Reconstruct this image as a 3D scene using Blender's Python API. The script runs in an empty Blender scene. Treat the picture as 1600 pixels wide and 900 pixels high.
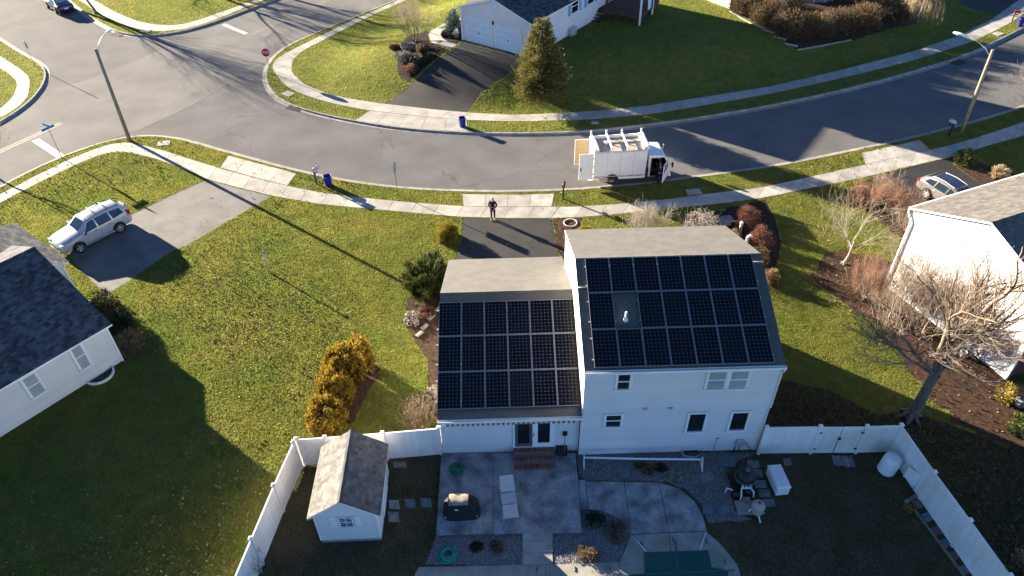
import bpy, bmesh, math, random
import numpy as np
from mathutils import Vector, Matrix
from mathutils.geometry import tessellate_polygon

S = bpy.context.scene
COL = S.collection
PI = math.pi
rng = np.random.default_rng(7)
random.seed(7)

# ---------------------------------------------------------------- camera
F_PX, PITCH, ROLL, CAM_H = 1123.35, 0.6996, -0.0205, 26.418
_c, _s = math.cos(PITCH), math.sin(PITCH)
FW = np.array([0, _c, -_s]); UP0 = np.array([0, _s, _c]); RT0 = np.array([1.0, 0, 0])
_cr, _sr = math.cos(ROLL), math.sin(ROLL)
RT = _cr * RT0 + _sr * UP0; UPV = -_sr * RT0 + _cr * UP0
CAMP = np.array([0, 0, CAM_H])

def G(u, v, z=0.0):
    """the place at height z that the surveyed photo point (u, v) shows"""
    d = FW + (u - 800) / F_PX * RT - (v - 450) / F_PX * UPV
    return CAMP + (z - CAM_H) / d[2] * d

def Gl(pts, z=0.0):
    return [tuple(G(u, v, z)[:2]) for u, v in pts]

cam = bpy.data.cameras.new('camera'); camo = bpy.data.objects.new('camera', cam); COL.objects.link(camo)
camo.matrix_world = Matrix(((RT[0], UPV[0], -FW[0], 0), (RT[1], UPV[1], -FW[1], 0), (RT[2], UPV[2], -FW[2], CAM_H), (0, 0, 0, 1)))
cam.sensor_width = 36.0; cam.lens = 36.0 * F_PX / 1600; cam.clip_end = 3000; cam.clip_start = 0.5
S.camera = camo
S.render.resolution_x, S.render.resolution_y = 1024, 576

# ---------------------------------------------------------------- light
SUN_EL = math.radians(12.9); SHADOW_AZ = math.radians(-38.2)      # direction in which shadows fall
sd = Vector((math.cos(SHADOW_AZ) * math.cos(SUN_EL), math.sin(SHADOW_AZ) * math.cos(SUN_EL), -math.sin(SUN_EL)))
sun = bpy.data.lights.new('sun', 'SUN'); sun.energy = 5.0; sun.angle = math.radians(0.4); sun.color = (1.0, 0.86, 0.67)
suno = bpy.data.objects.new('sun', sun); COL.objects.link(suno); suno.rotation_euler = sd.to_track_quat('-Z', 'Y').to_euler()
W = bpy.data.worlds.new('World'); S.world = W; W.use_nodes = True
wn = W.node_tree.nodes; bg = wn['Background']; bg.inputs[1].default_value = 0.05
sky = wn.new('ShaderNodeTexSky'); sky.sky_type = 'NISHITA'; sky.sun_disc = False
sky.sun_elevation = SUN_EL
sky.sun_rotation = math.atan2(-sd.x, -sd.y)                       # compass bearing of the sun, from +y towards +x
sky.air_density = 0.48; sky.dust_density = 0.0; sky.ozone_density = 3.2
W.node_tree.links.new(sky.outputs[0], bg.inputs[0])
S.view_settings.view_transform = 'Standard'; S.view_settings.look = 'None'
S.view_settings.exposure = 2.82; S.view_settings.gamma = 1.0
S.render.engine = 'CYCLES'
S.cycles.max_bounces = 6; S.cycles.diffuse_bounces = 3; S.cycles.transparent_max_bounces = 6

# ---------------------------------------------------------------- mesh helpers
def prop(o, label=None, cat=None, group=None, kind=None):
    if label: o['label'] = label
    if cat: o['category'] = cat
    if group: o['group'] = group
    if kind: o['kind'] = kind
    return o

def thing(name, label, cat, loc=(0, 0, 0), rz=0.0, group=None):
    o = bpy.data.objects.new(name, None); COL.objects.link(o)
    o.location = loc; o.rotation_euler = (0, 0, rz); o.empty_display_size = 0.2
    return prop(o, label, cat, group)

def struct_root(name):
    o = bpy.data.objects.new(name, None); COL.objects.link(o); o.empty_display_size = 0.2
    o['kind'] = 'structure'
    return o

def link(name, me, parent=None, loc=None, rot=None):
    o = bpy.data.objects.new(name, me); COL.objects.link(o)
    if parent: o.parent = parent
    if loc is not None: o.location = loc
    if rot is not None: o.rotation_euler = rot
    return o

def copy_tree(o, parent=None):
    c = o.copy(); COL.objects.link(c)
    if parent: c.parent = parent
    for ch in list(o.children): copy_tree(ch, c)
    return c

class MB:
    """collects geometry for ONE mesh object"""
    def __init__(s): s.v = []; s.f = []; s.m = []; s.t = []; s.s = []
    def add(s, vs, fs, m=0, t=None, smooth=False):
        b = len(s.v); s.v.extend([tuple(p) for p in vs])
        for f in fs:
            s.f.append(tuple(b + i for i in f)); s.m.append(m); s.t.append(0.5 if t is None else t); s.s.append(smooth)
        return s
    def box(s, x0, x1, y0, y1, z0, z1, m=0, t=None, M=None):
        vs = [(x0, y0, z0), (x1, y0, z0), (x1, y1, z0), (x0, y1, z0), (x0, y0, z1), (x1, y0, z1), (x1, y1, z1), (x0, y1, z1)]
        if M is not None: vs = [M @ Vector(p) for p in vs]
        return s.add(vs, [(3, 2, 1, 0), (4, 5, 6, 7), (0, 1, 5, 4), (1, 2, 6, 5), (2, 3, 7, 6), (3, 0, 4, 7)], m, t)
    def cbox(s, c, h, m=0, t=None, M=None, bev=0.0):
        """box with its upper edges chamfered"""
        x, y, z = c; a, b, d = h
        if bev <= 0:
            return s.box(x - a, x + a, y - b, y + b, z - d, z + d, m, t, M)
        r = bev
        rings = [(a - r, b - r, -d), (a, b, -d + r), (a, b, d - r), (a - r, b - r, d)]
        vs = []
        for (p, q, w) in rings: vs += [(x - p, y - q, z + w), (x + p, y - q, z + w), (x + p, y + q, z + w), (x - p, y + q, z + w)]
        if M is not None: vs = [M @ Vector(p) for p in vs]
        fs = [(3, 2, 1, 0), (12, 13, 14, 15)]
        for k in range(3):
            for i in range(4):
                j = (i + 1) % 4; fs.append((4 * k + i, 4 * k + j, 4 * k + 4 + j, 4 * k + 4 + i))
        return s.add(vs, fs, m, t)
    def prism(s, poly, z0, z1, m=0, t=None, M=None, bottom=False):
        """poly counter-clockwise"""
        n = len(poly)
        if sum(poly[i][0] * poly[(i + 1) % n][1] - poly[(i + 1) % n][0] * poly[i][1] for i in range(n)) < 0: poly = poly[::-1]
        vs = [(p[0], p[1], z0) for p in poly] + [(p[0], p[1], z1) for p in poly]
        if M is not None: vs = [M @ Vector(p) for p in vs]
        fs = [tuple(range(n, 2 * n))] + [(i, (i + 1) % n, n + (i + 1) % n, n + i) for i in range(n)]
        if bottom: fs.append(tuple(range(n))[::-1])
        return s.add(vs, fs, m, t)
    def tube(s, pts, rad, n=6, m=0, t=None, caps=True, smooth=True):
        pts = [Vector(p) for p in pts]
        if not hasattr(rad, '__len__'): rad = [rad] * len(pts)
        d0 = (pts[1] - pts[0]).normalized()
        a = d0.orthogonal().normalized(); vs = []
        for i, p in enumerate(pts):
            d = (pts[min(i + 1, len(pts) - 1)] - pts[max(i - 1, 0)])
            d = d.normalized() if d.length > 1e-9 else d0
            a = (a - d * a.dot(d))
            a = a.normalized() if a.length > 1e-6 else d.orthogonal().normalized()
            b = d.cross(a)
            for k in range(n):
                w = 2 * PI * k / n
                vs.append(p + (a * math.cos(w) + b * math.sin(w)) * rad[i])
        fs = []
        for i in range(len(pts) - 1):
            for k in range(n):
                j = (k + 1) % n
                fs.append((i * n + k, i * n + j, (i + 1) * n + j, (i + 1) * n + k))
        s.add(vs, fs, m, t, smooth)
        if caps:
            b = len(s.v) - len(vs)
            s.f.append(tuple(b + k for k in range(n))[::-1]); s.m.append(m); s.t.append(0.5 if t is None else t); s.s.append(False)
            e = b + (len(pts) - 1) * n
            s.f.append(tuple(e + k for k in range(n))); s.m.append(m); s.t.append(0.5 if t is None else t); s.s.append(False)
        return s
    def lathe(s, prof, n=20, c=(0, 0, 0), m=0, t=None, M=None, smooth=True, cap=True):
        vs = []; fs = []
        for (r, z) in prof:
            for k in range(n):
                w = 2 * PI * k / n; vs.append((c[0] + r * math.cos(w), c[1] + r * math.sin(w), c[2] + z))
        for i in range(len(prof) - 1):
            for k in range(n):
                j = (k + 1) % n; fs.append((i * n + k, i * n + j, (i + 1) * n + j, (i + 1) * n + k))
        if cap and prof[0][0] > 1e-4: fs.append(tuple(range(n))[::-1])
        if cap and prof[-1][0] > 1e-4: fs.append(tuple((len(prof) - 1) * n + k for k in range(n)))
        if M is not None: vs = [M @ Vector(p) for p in vs]
        return s.add(vs, fs, m, t, smooth)
    def mesh(s, name, mats):
        me = bpy.data.meshes.new(name); me.from_pydata(s.v, [], s.f)
        if not isinstance(mats, (list, tuple)): mats = [mats]
        for x in mats: me.materials.append(x)
        me.polygons.foreach_set('material_index', s.m)
        me.polygons.foreach_set('use_smooth', s.s)
        a = me.attributes.new('tint', 'FLOAT', 'FACE'); a.data.foreach_set('value', s.t)
        me.update()
        return me
    def build(s, name, mats, parent=None, loc=None, rot=None):
        return link(name, s.mesh(name, mats), parent, loc, rot)

def np_mesh(name, V, nv, tint, material):
    """V (n, nv, 3): n separate triangles / quads as one mesh"""
    n = len(V)
    me = bpy.data.meshes.new(name)
    me.vertices.add(n * nv); me.vertices.foreach_set('co', V.reshape(-1).astype(np.float32))
    me.loops.add(n * nv); me.loops.foreach_set('vertex_index', np.arange(n * nv, dtype=np.int32))
    me.polygons.add(n)
    me.polygons.foreach_set('loop_start', (np.arange(n) * nv).astype(np.int32))
    me.update(calc_edges=True)
    a = me.attributes.new('tint', 'FLOAT', 'FACE'); a.data.foreach_set('value', tint.astype(np.float32))
    me.materials.append(material)
    me.validate()
    return me

def inside(P, poly):
    """vectorised point in polygon; P (n,2)"""
    A = np.asarray(poly, float); bx = (P[:, 0] >= A[:, 0].min()) & (P[:, 0] <= A[:, 0].max()) & (P[:, 1] >= A[:, 1].min()) & (P[:, 1] <= A[:, 1].max())
    out = np.zeros(len(P), bool)
    if not bx.any(): return out
    x, y = P[bx, 0], P[bx, 1]; r = np.zeros(len(x), bool); n = len(poly); j = n - 1
    for i in range(n):
        xi, yi = poly[i]; xj, yj = poly[j]
        c = ((yi > y) != (yj > y)) & (x < (xj - xi) * (y - yi) / ((yj - yi) or 1e-12) + xi)
        r ^= c; j = i
    out[bx] = r
    return out

def resample(pl, step=None, n=None):
    P = np.array(pl, float); d = np.r_[0, np.cumsum(np.hypot(*np.diff(P[:, :2], axis=0).T))]
    if n is None: n = max(2, int(round(d[-1] / step)) + 1)
    t = np.linspace(0, d[-1], n)
    return np.stack([np.interp(t, d, P[:, k]) for k in range(P.shape[1])], 1)

def smooth_pl(pl, step=1.0, it=6):
    P = resample(pl, step)
    for _ in range(it): P[1:-1] = 0.25 * P[:-2] + 0.5 * P[1:-1] + 0.25 * P[2:]
    return P

def offset_pl(P, d):
    """shift an open polyline to its left by d"""
    P = np.asarray(P, float); T = np.gradient(P, axis=0); T /= np.linalg.norm(T, axis=1)[:, None] + 1e-12
    return P + d * np.stack([-T[:, 1], T[:, 0]], 1)

# ---------------------------------------------------------------- materials
def mat(name, c1, c2=None, rough=0.8, scale=3.0, detail=4.0, tint=0.0, bump=0.0, bscale=40.0, metal=0.0, spec=0.3, lo=0.35, hi=0.65,
        fine=0.0, fscale=60.0, trans=0.0, stretch=None, hue=None):
    m = bpy.data.materials.new(name); m.use_nodes = True
    nt = m.node_tree; N = nt.nodes; L = nt.links.new; P = N['Principled BSDF']
    P.inputs['Roughness'].default_value = rough; P.inputs['Metallic'].default_value = metal
    P.inputs['Specular IOR Level'].default_value = spec
    geo = N.new('ShaderNodeNewGeometry'); pos = geo.outputs['Position']
    if stretch:
        mp = N.new('ShaderNodeMapping'); mp.inputs['Scale'].default_value = stretch; L(pos, mp.inputs[0]); pos = mp.outputs[0]
    c1 = tuple(c1) + (1,); c2 = tuple(c2) + (1,) if c2 else c1
    nz = N.new('ShaderNodeTexNoise'); nz.inputs['Scale'].default_value = scale; nz.inputs['Detail'].default_value = detail; L(pos, nz.inputs['Vector'])
    rp = N.new('ShaderNodeValToRGB'); rp.color_ramp.elements[0].position = lo; rp.color_ramp.elements[1].position = hi
    rp.color_ramp.elements[0].color = c1; rp.color_ramp.elements[1].color = c2; L(nz.outputs[0], rp.inputs[0])
    col = rp.outputs[0]
    def mul(col, fac_out, amt):
        mr = N.new('ShaderNodeMapRange'); mr.inputs[3].default_value = 1 - amt; mr.inputs[4].default_value = 1 + amt; L(fac_out, mr.inputs[0])
        mx = N.new('ShaderNodeVectorMath'); mx.operation = 'MULTIPLY'; L(col, mx.inputs[0]); L(mr.outputs[0], mx.inputs[1])
        return mx.outputs[0]
    if fine:
        n2 = N.new('ShaderNodeTexNoise'); n2.inputs['Scale'].default_value = fscale; n2.inputs['Detail'].default_value = 2; L(pos, n2.inputs['Vector'])
        n2.inputs['Roughness'].default_value = 0.7
        col = mul(col, n2.outputs[0], fine * 2)
    at = N.new('ShaderNodeAttribute'); at.attribute_name = 'tint'
    if hue:
        mx = N.new('ShaderNodeMix'); mx.data_type = 'RGBA'; L(at.outputs['Fac'], mx.inputs[0]); L(col, mx.inputs[6]); mx.inputs[7].default_value = tuple(hue) + (1,)
        col = mx.outputs[2]
    if tint: col = mul(col, at.outputs['Fac'], tint)
    L(col, P.inputs['Base Color'])
    if bump:
        n3 = N.new('ShaderNodeTexNoise'); n3.inputs['Scale'].default_value = bscale; n3.inputs['Detail'].default_value = 3; L(pos, n3.inputs['Vector'])
        b = N.new('ShaderNodeBump'); b.inputs['Strength'].default_value = bump; b.inputs['Distance'].default_value = 0.02
        L(n3.outputs[0], b.inputs['Height']); L(b.outputs[0], P.inputs['Normal'])
    if trans:
        tr = N.new('ShaderNodeBsdfTranslucent'); L(col, tr.inputs[0])
        ms = N.new('ShaderNodeMixShader'); ms.inputs[0].default_value = trans
        L(P.outputs[0], ms.inputs[1]); L(tr.outputs[0], ms.inputs[2]); L(ms.outputs[0], N['Material Output'].inputs[0])
    m['col_socket'] = 1
    return m

def add_cracks(m, scale, width, dark, warp=1.2):
    """thin irregular crack lines (worn joints in old asphalt)"""
    nt = m.node_tree; N = nt.nodes; L = nt.links.new; P = N['Principled BSDF']
    src = P.inputs['Base Color'].links[0].from_socket
    geo = N.new('ShaderNodeNewGeometry'); nz = N.new('ShaderNodeTexNoise'); nz.inputs['Scale'].default_value = 0.7; nz.inputs['Detail'].default_value = 5
    L(geo.outputs['Position'], nz.inputs['Vector'])
    sc = N.new('ShaderNodeVectorMath'); sc.operation = 'SCALE'; sc.inputs['Scale'].default_value = warp; L(nz.outputs['Color'], sc.inputs[0])
    ad = N.new('ShaderNodeVectorMath'); ad.operation = 'ADD'; L(geo.outputs['Position'], ad.inputs[0]); L(sc.outputs[0], ad.inputs[1])
    vo = N.new('ShaderNodeTexVoronoi'); vo.feature = 'DISTANCE_TO_EDGE'; vo.inputs['Scale'].default_value = scale; L(ad.outputs[0], vo.inputs['Vector'])
    mr = N.new('ShaderNodeMapRange'); mr.inputs[1].default_value = 0; mr.inputs[2].default_value = width; mr.inputs[3].default_value = dark; mr.inputs[4].default_value = 1; L(vo.outputs['Distance'], mr.inputs[0])
    n4 = N.new('ShaderNodeTexNoise'); n4.inputs['Scale'].default_value = 0.16; L(geo.outputs['Position'], n4.inputs['Vector'])
    m4 = N.new('ShaderNodeMapRange'); m4.inputs[1].default_value = 0.42; m4.inputs[2].default_value = 0.56; L(n4.outputs[0], m4.inputs[0])
    mx0 = N.new('ShaderNodeMix'); mx0.data_type = 'FLOAT'; mx0.inputs[2].default_value = 1.0; L(m4.outputs[0], mx0.inputs[0]); L(mr.outputs[0], mx0.inputs[3])
    mx = N.new('ShaderNodeVectorMath'); mx.operation = 'MULTIPLY'; L(src, mx.inputs[0]); L(mx0.outputs[0], mx.inputs[1])
    L(mx.outputs[0], P.inputs['Base Color'])
    return m

M = {}
M['asphalt'] = add_cracks(mat('asphalt_old', (.108, .106, .105), (.136, .134, .132), .9, .35, 8, fine=.12, fscale=30, bump=.25, bscale=70, spec=.06), .11, .005, .66)
M['asphalt_b'] = add_cracks(mat('asphalt_through_road', (.132, .129, .124), (.172, .168, .160), .9, .3, 8, fine=.10, fscale=30, bump=.2, bscale=70, spec=.06), .09, .004, .7)
M['asphalt_new'] = mat('asphalt_sealed', (.014, .0132, .0125), (.024, .022, .0205), .7, .9, 6, fine=.2, fscale=50, bump=.3, bscale=80, spec=.4)
M['asphalt_drive'] = add_cracks(mat('asphalt_grey_drive', (.095, .092, .088), (.145, .140, .133), .85, .7, 8, fine=.15, fscale=40, bump=.3, bscale=80), .25, .006, .6)
M['concrete'] = mat('concrete', (.26, .245, .215), (.36, .345, .31), .85, 1.1, 8, tint=.13, fine=.08, fscale=50, bump=.15, bscale=60)
M['kerb'] = mat('kerb_concrete', (.20, .187, .165), (.30, .285, .26), .85, 2, 8, tint=.12, fine=.1, fscale=50, bump=.2, bscale=50)
M['patio'] = mat('patio_concrete', (.12, .12, .122), (.36, .36, .36), .8, 1.5, 10, fine=.22, fscale=9, bump=.15, bscale=50, lo=.3, hi=.68)
M['deck'] = mat('pool_deck_concrete', (.21, .205, .175), (.31, .30, .255), .8, 1.6, 8, fine=.08, fscale=40, bump=.1)
M['lawn'] = mat('lawn_soil_grass', (.098, .122, .023), (.138, .132, .035), .95, .55, 9, fine=.24, fscale=1.6, bump=.2, bscale=16, spec=.05)
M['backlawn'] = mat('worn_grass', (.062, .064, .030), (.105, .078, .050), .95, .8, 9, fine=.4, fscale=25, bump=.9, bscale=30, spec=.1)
M['blade'] = mat('grass_blades', (.172, .220, .044), (.262, .252, .062), .8, .30, 9, tint=.14, fine=.26, fscale=.8, trans=.62, spec=.1)
M['sidelawn'] = mat('littered_grass_shaded', (.052, .062, .020), (.075, .062, .032), .95, .7, 9, fine=.4, fscale=12, bump=.4, bscale=20, spec=.05)  # leaf-littered ground, with the house shade also put into its colour
M['blade_back'] = mat('grass_blades_worn_shaded', (.050, .064, .020), (.095, .080, .034), .8, .6, 8, tint=.5, trans=.3, spec=.1)  # worn back yard grass; in the side yard its dark tone includes shade
M['leaf_litter'] = mat('fallen_leaves', (.075, .046, .028), (.24, .165, .10), .8, 9, 2, tint=.55, spec=.2)
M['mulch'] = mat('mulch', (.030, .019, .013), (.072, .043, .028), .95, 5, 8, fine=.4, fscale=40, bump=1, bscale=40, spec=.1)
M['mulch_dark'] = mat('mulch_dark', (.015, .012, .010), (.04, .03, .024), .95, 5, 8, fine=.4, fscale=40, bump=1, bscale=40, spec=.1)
M['mulch_chip'] = mat('mulch_chips', (.045, .027, .017), (.14, .085, .052), .9, 8, 3, tint=.5)
M['gravel'] = mat('gravel_bed', (.07, .07, .07), (.21, .205, .20), .9, 30, 3, fine=.4, fscale=45, bump=1, bscale=40)
M['stone_chip'] = mat('gravel_stones', (.18, .175, .17), (.44, .43, .42), .85, 30, 2, tint=.6)
M['white_line'] = mat('road_paint_white', (.48, .47, .45), (.30, .29, .28), .7, 6, 6, fine=.1)
M['yellow_line'] = mat('road_paint_yellow', (.30, .235, .11), (.20, .165, .10), .7, 6, 6, fine=.1)
M['white'] = mat('white_vinyl', (.78, .78, .77), (.72, .72, .70), .5, 1.2, 5, tint=.03, spec=.4)
M['siding'] = mat('white_siding', (.66, .635, .625), (.61, .59, .585), .55, .8, 5, tint=.025, spec=.35)
M['siding_cream'] = mat('cream_siding', (.62, .60, .55), (.58, .56, .51), .6, .8, 5, tint=.03, spec=.35)
M['fence'] = mat('fence_vinyl', (.82, .80, .76), (.70, .68, .63), .45, .7, 9, tint=.06, spec=.45)
M['shingle'] = mat('weathered_shingle', (.068, .063, .053), (.086, .080, .067), .72, 1.3, 6, tint=.12, fine=.25, fscale=40, spec=.75)
M['shingle_tan'] = mat('tan_shingle', (.074, .066, .053), (.104, .093, .076), .72, 2.2, 6, tint=.32, fine=.25, fscale=40, spec=.75)
M['shingle_shed'] = mat('shed_shingle', (.100, .096, .090), (.150, .143, .133), .85, 2.2, 6, tint=.28, fine=.2, fscale=40, spec=.15)
M['shingle_grey'] = mat('grey_shingle', (.058, .061, .068), (.084, .087, .094), .85, 1.5, 6, tint=.45, fine=.25, fscale=40, spec=.03)
M['glass'] = mat('window_glass', (.012, .015, .018), None, .06, spec=.7)
M['blind'] = mat('window_blind', (.30, .33, .32), (.36, .39, .38), .25, 2, spec=.6)
M['black'] = mat('black_plastic', (.012, .012, .014), (.018, .018, .02), .45, 4, spec=.4)
M['black_cloth'] = mat('black_fabric', (.010, .010, .012), (.018, .018, .022), .8, 6, bump=.4, bscale=30)
M['grey'] = mat('grey_metal', (.30, .31, .32), (.36, .37, .38), .5, 4, metal=.3)
M['dark_grey'] = mat('dark_grey_trim', (.07, .075, .078), (.10, .105, .105), .5, 4)
M['silver'] = mat('silver_paint', (.44, .46, .48), (.48, .50, .52), .26, 3, metal=.2, spec=.6)
M['silver_warm'] = mat('champagne_paint', (.15, .145, .138), (.18, .173, .165), .26, 3, metal=.4, spec=.6)
M['navy_paint'] = mat('navy_paint', (.012, .018, .045), (.016, .024, .055), .22, 3, spec=.7)
M['truck_white'] = mat('truck_white', (.74, .745, .75), (.68, .685, .69), .4, 1.5, 5, spec=.5)
M['plywood'] = mat('plywood', (.40, .29, .15), (.47, .35, .19), .7, 1.2, 6, stretch=(1, 1, 6))
M['dusty_roof'] = mat('dusty_roof', (.30, .26, .21), (.38, .33, .27), .8, 2, 7)
M['tyre'] = mat('tyre_rubber', (.012, .012, .013), (.02, .02, .02), .8, 8)
M['rim'] = mat('alloy_rim', (.60, .61, .62), None, .35, metal=.5, spec=.5)
M['red_lens'] = mat('red_lens', (.30, .012, .012), None, .2, spec=.6)
M['clear_lens'] = mat('clear_lens', (.60, .62, .64), None, .15, spec=.7)
M['pole_wood'] = mat('utility_wood', (.16, .135, .095), (.26, .225, .165), .85, 3, 6, stretch=(6, 6, .6), bump=.3)
M['galv'] = mat('galvanised', (.42, .43, .44), (.50, .51, .52), .45, 3, metal=.4)
M['lamp_white'] = mat('lamp_head', (.75, .77, .78), None, .4)
M['blue_bin'] = mat('blue_plastic', (.018, .028, .22), (.022, .036, .28), .45, 3)
M['sign_blue'] = mat('sign_blue', (.03, .12, .42), None, .4)
M['sign_red'] = mat('sign_red', (.42, .010, .03), None, .4)
M['sign_back'] = mat('sign_back', (.34, .35, .36), None, .5, metal=.3)
M['bark'] = mat('bark', (.095, .075, .060), (.19, .152, .120), .9, 5, 8, stretch=(3, 3, .8), bump=1, bscale=18, fine=.2, fscale=12)
M['bark_pale'] = mat('pale_bark', (.20, .17, .14), (.32, .285, .24), .85, 4, 6, bump=.4, bscale=25)
M['twig'] = mat('bare_twigs', (.15, .112, .082), (.24, .185, .14), .85, 1.5, 4, tint=.35)
M['twig_pale'] = mat('pale_twigs', (.18, .155, .125), (.29, .255, .21), .85, 1.5, 4, tint=.3)
M['twig_red'] = mat('reddish_twigs', (.13, .065, .045), (.24, .13, .09), .85, 1.5, 4, tint=.35)
M['evergreen'] = mat('evergreen_needles', (.075, .080, .024), (.18, .155, .05), .75, 2.2, 4, tint=.5, trans=.32)
M['conifer_blue'] = mat('blue_spruce_needles', (.07, .10, .09), (.14, .19, .18), .75, 3, 4, tint=.4, trans=.1)
M['gold'] = mat('golden_foliage', (.36, .225, .014), (.48, .32, .028), .75, 2.6, 4, tint=.35, trans=.35, hue=(.045, .034, .012))
M['gold_green'] = mat('golden_green_foliage', (.16, .125, .016), (.30, .23, .03), .75, 3, 4, tint=.5, trans=.25)
M['juniper'] = mat('juniper_foliage', (.022, .038, .010), (.085, .098, .020), .75, 1.8, 5, tint=.5, trans=.2)
M['shrub_dark'] = mat('dark_shrub_leaves', (.016, .024, .011), (.034, .040, .018), .75, 3, 4, tint=.5)
M['shrub_green'] = mat('green_shrub_leaves', (.03, .05, .012), (.075, .095, .025), .7, 3, 4, tint=.5, trans=.2)
M['red_shrub'] = mat('red_shrub_leaves', (.10, .045, .032), (.20, .098, .066), .8, 3, 4, tint=.5, trans=.25)
M['brown_leaf'] = mat('dry_brown_leaves', (.14, .085, .045), (.27, .185, .105), .8, 4, 4, tint=.55, trans=.3)
M['dry_grey'] = mat('dry_flower_heads', (.22, .19, .155), (.36, .32, .275), .85, 5, 4, tint=.5)
M['hedge_brown'] = mat('bronze_hedge', (.075, .052, .026), (.17, .12, .07), .85, .8, 5, tint=.55, trans=.25)
M['straw'] = mat('straw_grass', (.28, .215, .12), (.42, .34, .215), .8, 2, 4, tint=.4, trans=.3)
M['brick'] = mat('red_brick', (.17, .065, .042), (.27, .11, .075), .85, 12, 4, tint=.45, bump=.3)
M['mortar'] = mat('mortar', (.16, .145, .125), (.20, .18, .16), .9, 8)
M['hose'] = mat('green_hose', (.010, .17, .085), (.015, .22, .12), .4, 5)
M['hose_teal'] = mat('teal_hose', (.015, .26, .20), (.025, .34, .27), .4, 5)
M['cover'] = mat('pool_cover', (.005, .060, .050), (.008, .075, .063), .6, 1, 5)
M['cover_strap'] = mat('pool_strap', (.04, .10, .105), None, .6)
M['bluestone'] = mat('bluestone', (.085, .105, .125), (.13, .155, .18), .8, 4, 6, tint=.2, bump=.2)
M['redstone'] = mat('red_paver', (.17, .075, .065), (.24, .115, .10), .85, 4, 6, tint=.2, bump=.2)
M['greystone'] = mat('grey_stone', (.13, .13, .13), (.22, .22, .215), .85, 4, 6, tint=.25, bump=.3)
M['timber'] = mat('grey_timber', (.13, .11, .085), (.22, .195, .155), .85, 3, 6)
M['deck_wood'] = mat('brown_deck', (.045, .030, .022), (.075, .05, .037), .8, 3, 6)
M['cedar'] = mat('weathered_lattice', (.45, .44, .42), (.55, .54, .52), .8, 3, 6)
M['beige'] = mat('beige_plastic', (.34, .30, .25), (.38, .34, .285), .5, 3)
M['tan_cloth'] = mat('tan_cloth', (.20, .175, .14), (.26, .23, .185), .85, 6)
M['sling'] = mat('sling_fabric', (.44, .43, .41), (.50, .49, .47), .75, 10, bump=.2)
M['sling_shaded'] = mat('sling_shadow_cloth', (.40, .42, .43), (.46, .48, .49), .75, 10, bump=.2)  # bluish copy of the sling; the seat's shade is put into its colour
M['stripe_a'] = mat('awning_cream', (.52, .50, .44), None, .8)
M['stripe_b'] = mat('awning_grey', (.10, .105, .10), None, .8)
M['skin'] = mat('skin', (.50, .30, .22), None, .6)
M['hair'] = mat('hair', (.20, .12, .06), (.32, .20, .11), .6, 20)
M['dark_cloth'] = mat('dark_clothes', (.010, .010, .013), (.020, .020, .024), .85, 8, bump=.3)
M['shoe'] = mat('shoe', (.35, .24, .17), None, .7)
M['shutter'] = mat('blue_shutter', (.16, .34, .52), (.19, .38, .56), .5, 4)
M['garage_door'] = mat('pale_blue_white_door', (.62, .70, .76), (.58, .66, .72), .5, 2)
M['solar_cell'] = mat('solar_cell', (.003, .0035, .006), (.0042, .005, .010), .2, 1.5, spec=.28, tint=.25)
M['solar_back'] = mat('solar_backsheet', (.17, .172, .175), None, .5, spec=.1)
M['solar_frame'] = mat('solar_frame', (.30, .31, .33), None, .4, metal=.4)
_n = M['solar_cell'].node_tree; _oi = _n.nodes.new('ShaderNodeObjectInfo'); _mr = _n.nodes.new('ShaderNodeMapRange'); _mr.inputs[3].default_value = .13; _mr.inputs[4].default_value = .30
_n.links.new(_oi.outputs['Random'], _mr.inputs[0]); _n.links.new(_mr.outputs[0], _n.nodes['Principled BSDF'].inputs['Roughness'])   # dust differs from panel to panel
M['pvc'] = mat('white_pvc', (.72, .72, .70), None, .4)
M['rust'] = mat('rusty_iron', (.05, .03, .022), (.09, .05, .035), .85, 8)
M['red_paint'] = mat('red_paint', (.38, .03, .03), None, .5)
M['red_wall'] = mat('dark_red_siding', (.10, .02, .02), (.13, .03, .028), .7, 3)
# ================================================================ GROUND, ROADS, PAVEMENTS
def sheet(name, poly, z, m, parent=None, kind='structure', thick=0.0, jag=0.0):
    if jag:
        P = resample(list(poly) + [poly[0]], 0.35)[:-1]
        poly = [tuple(p + rng.normal(0, jag, 2)) for p in P]
    mb = MB()
    mb.prism([tuple(p) for p in poly], z - thick if thick else z - 0.003, z)
    o = mb.build(name, m, parent)
    if kind and not parent: o['kind'] = kind
    return drape(o) if 'drape' in globals() else o

def strip(mb, P, w, z, m=0, closed=False):
    P = np.asarray(P); A = offset_pl(P, w / 2); B = offset_pl(P, -w / 2)
    for i in range(len(P) - 1):
        mb.add([(*B[i], z), (*B[i + 1], z), (*A[i + 1], z), (*A[i], z)], [(0, 1, 2, 3)], m)

ROADZ = -0.12
g = MB(); g.add([(-1500, -1500, -0.30), (1500, -1500, -0.30), (1500, 1500, -0.30), (-1500, 1500, -0.30)], [(0, 1, 2, 3)])
g.build('ground', M['lawn'])['kind'] = 'structure'
r = MB(); r.add([(-180, 5, ROADZ), (180, 5, ROADZ), (180, 260, ROADZ), (-180, 260, ROADZ)], [(0, 1, 2, 3)])
r.build('road', M['asphalt'])['kind'] = 'structure'

def extend(P, a, b):
    P = [np.array(p) for p in P]
    d0 = P[0] - P[3]; d0 /= np.linalg.norm(d0); d1 = P[-1] - P[-4]; d1 /= np.linalg.norm(d1)
    return [tuple(P[0] + d0 * a)] + [tuple(p) for p in P] + [tuple(P[-1] + d1 * b)]

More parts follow.
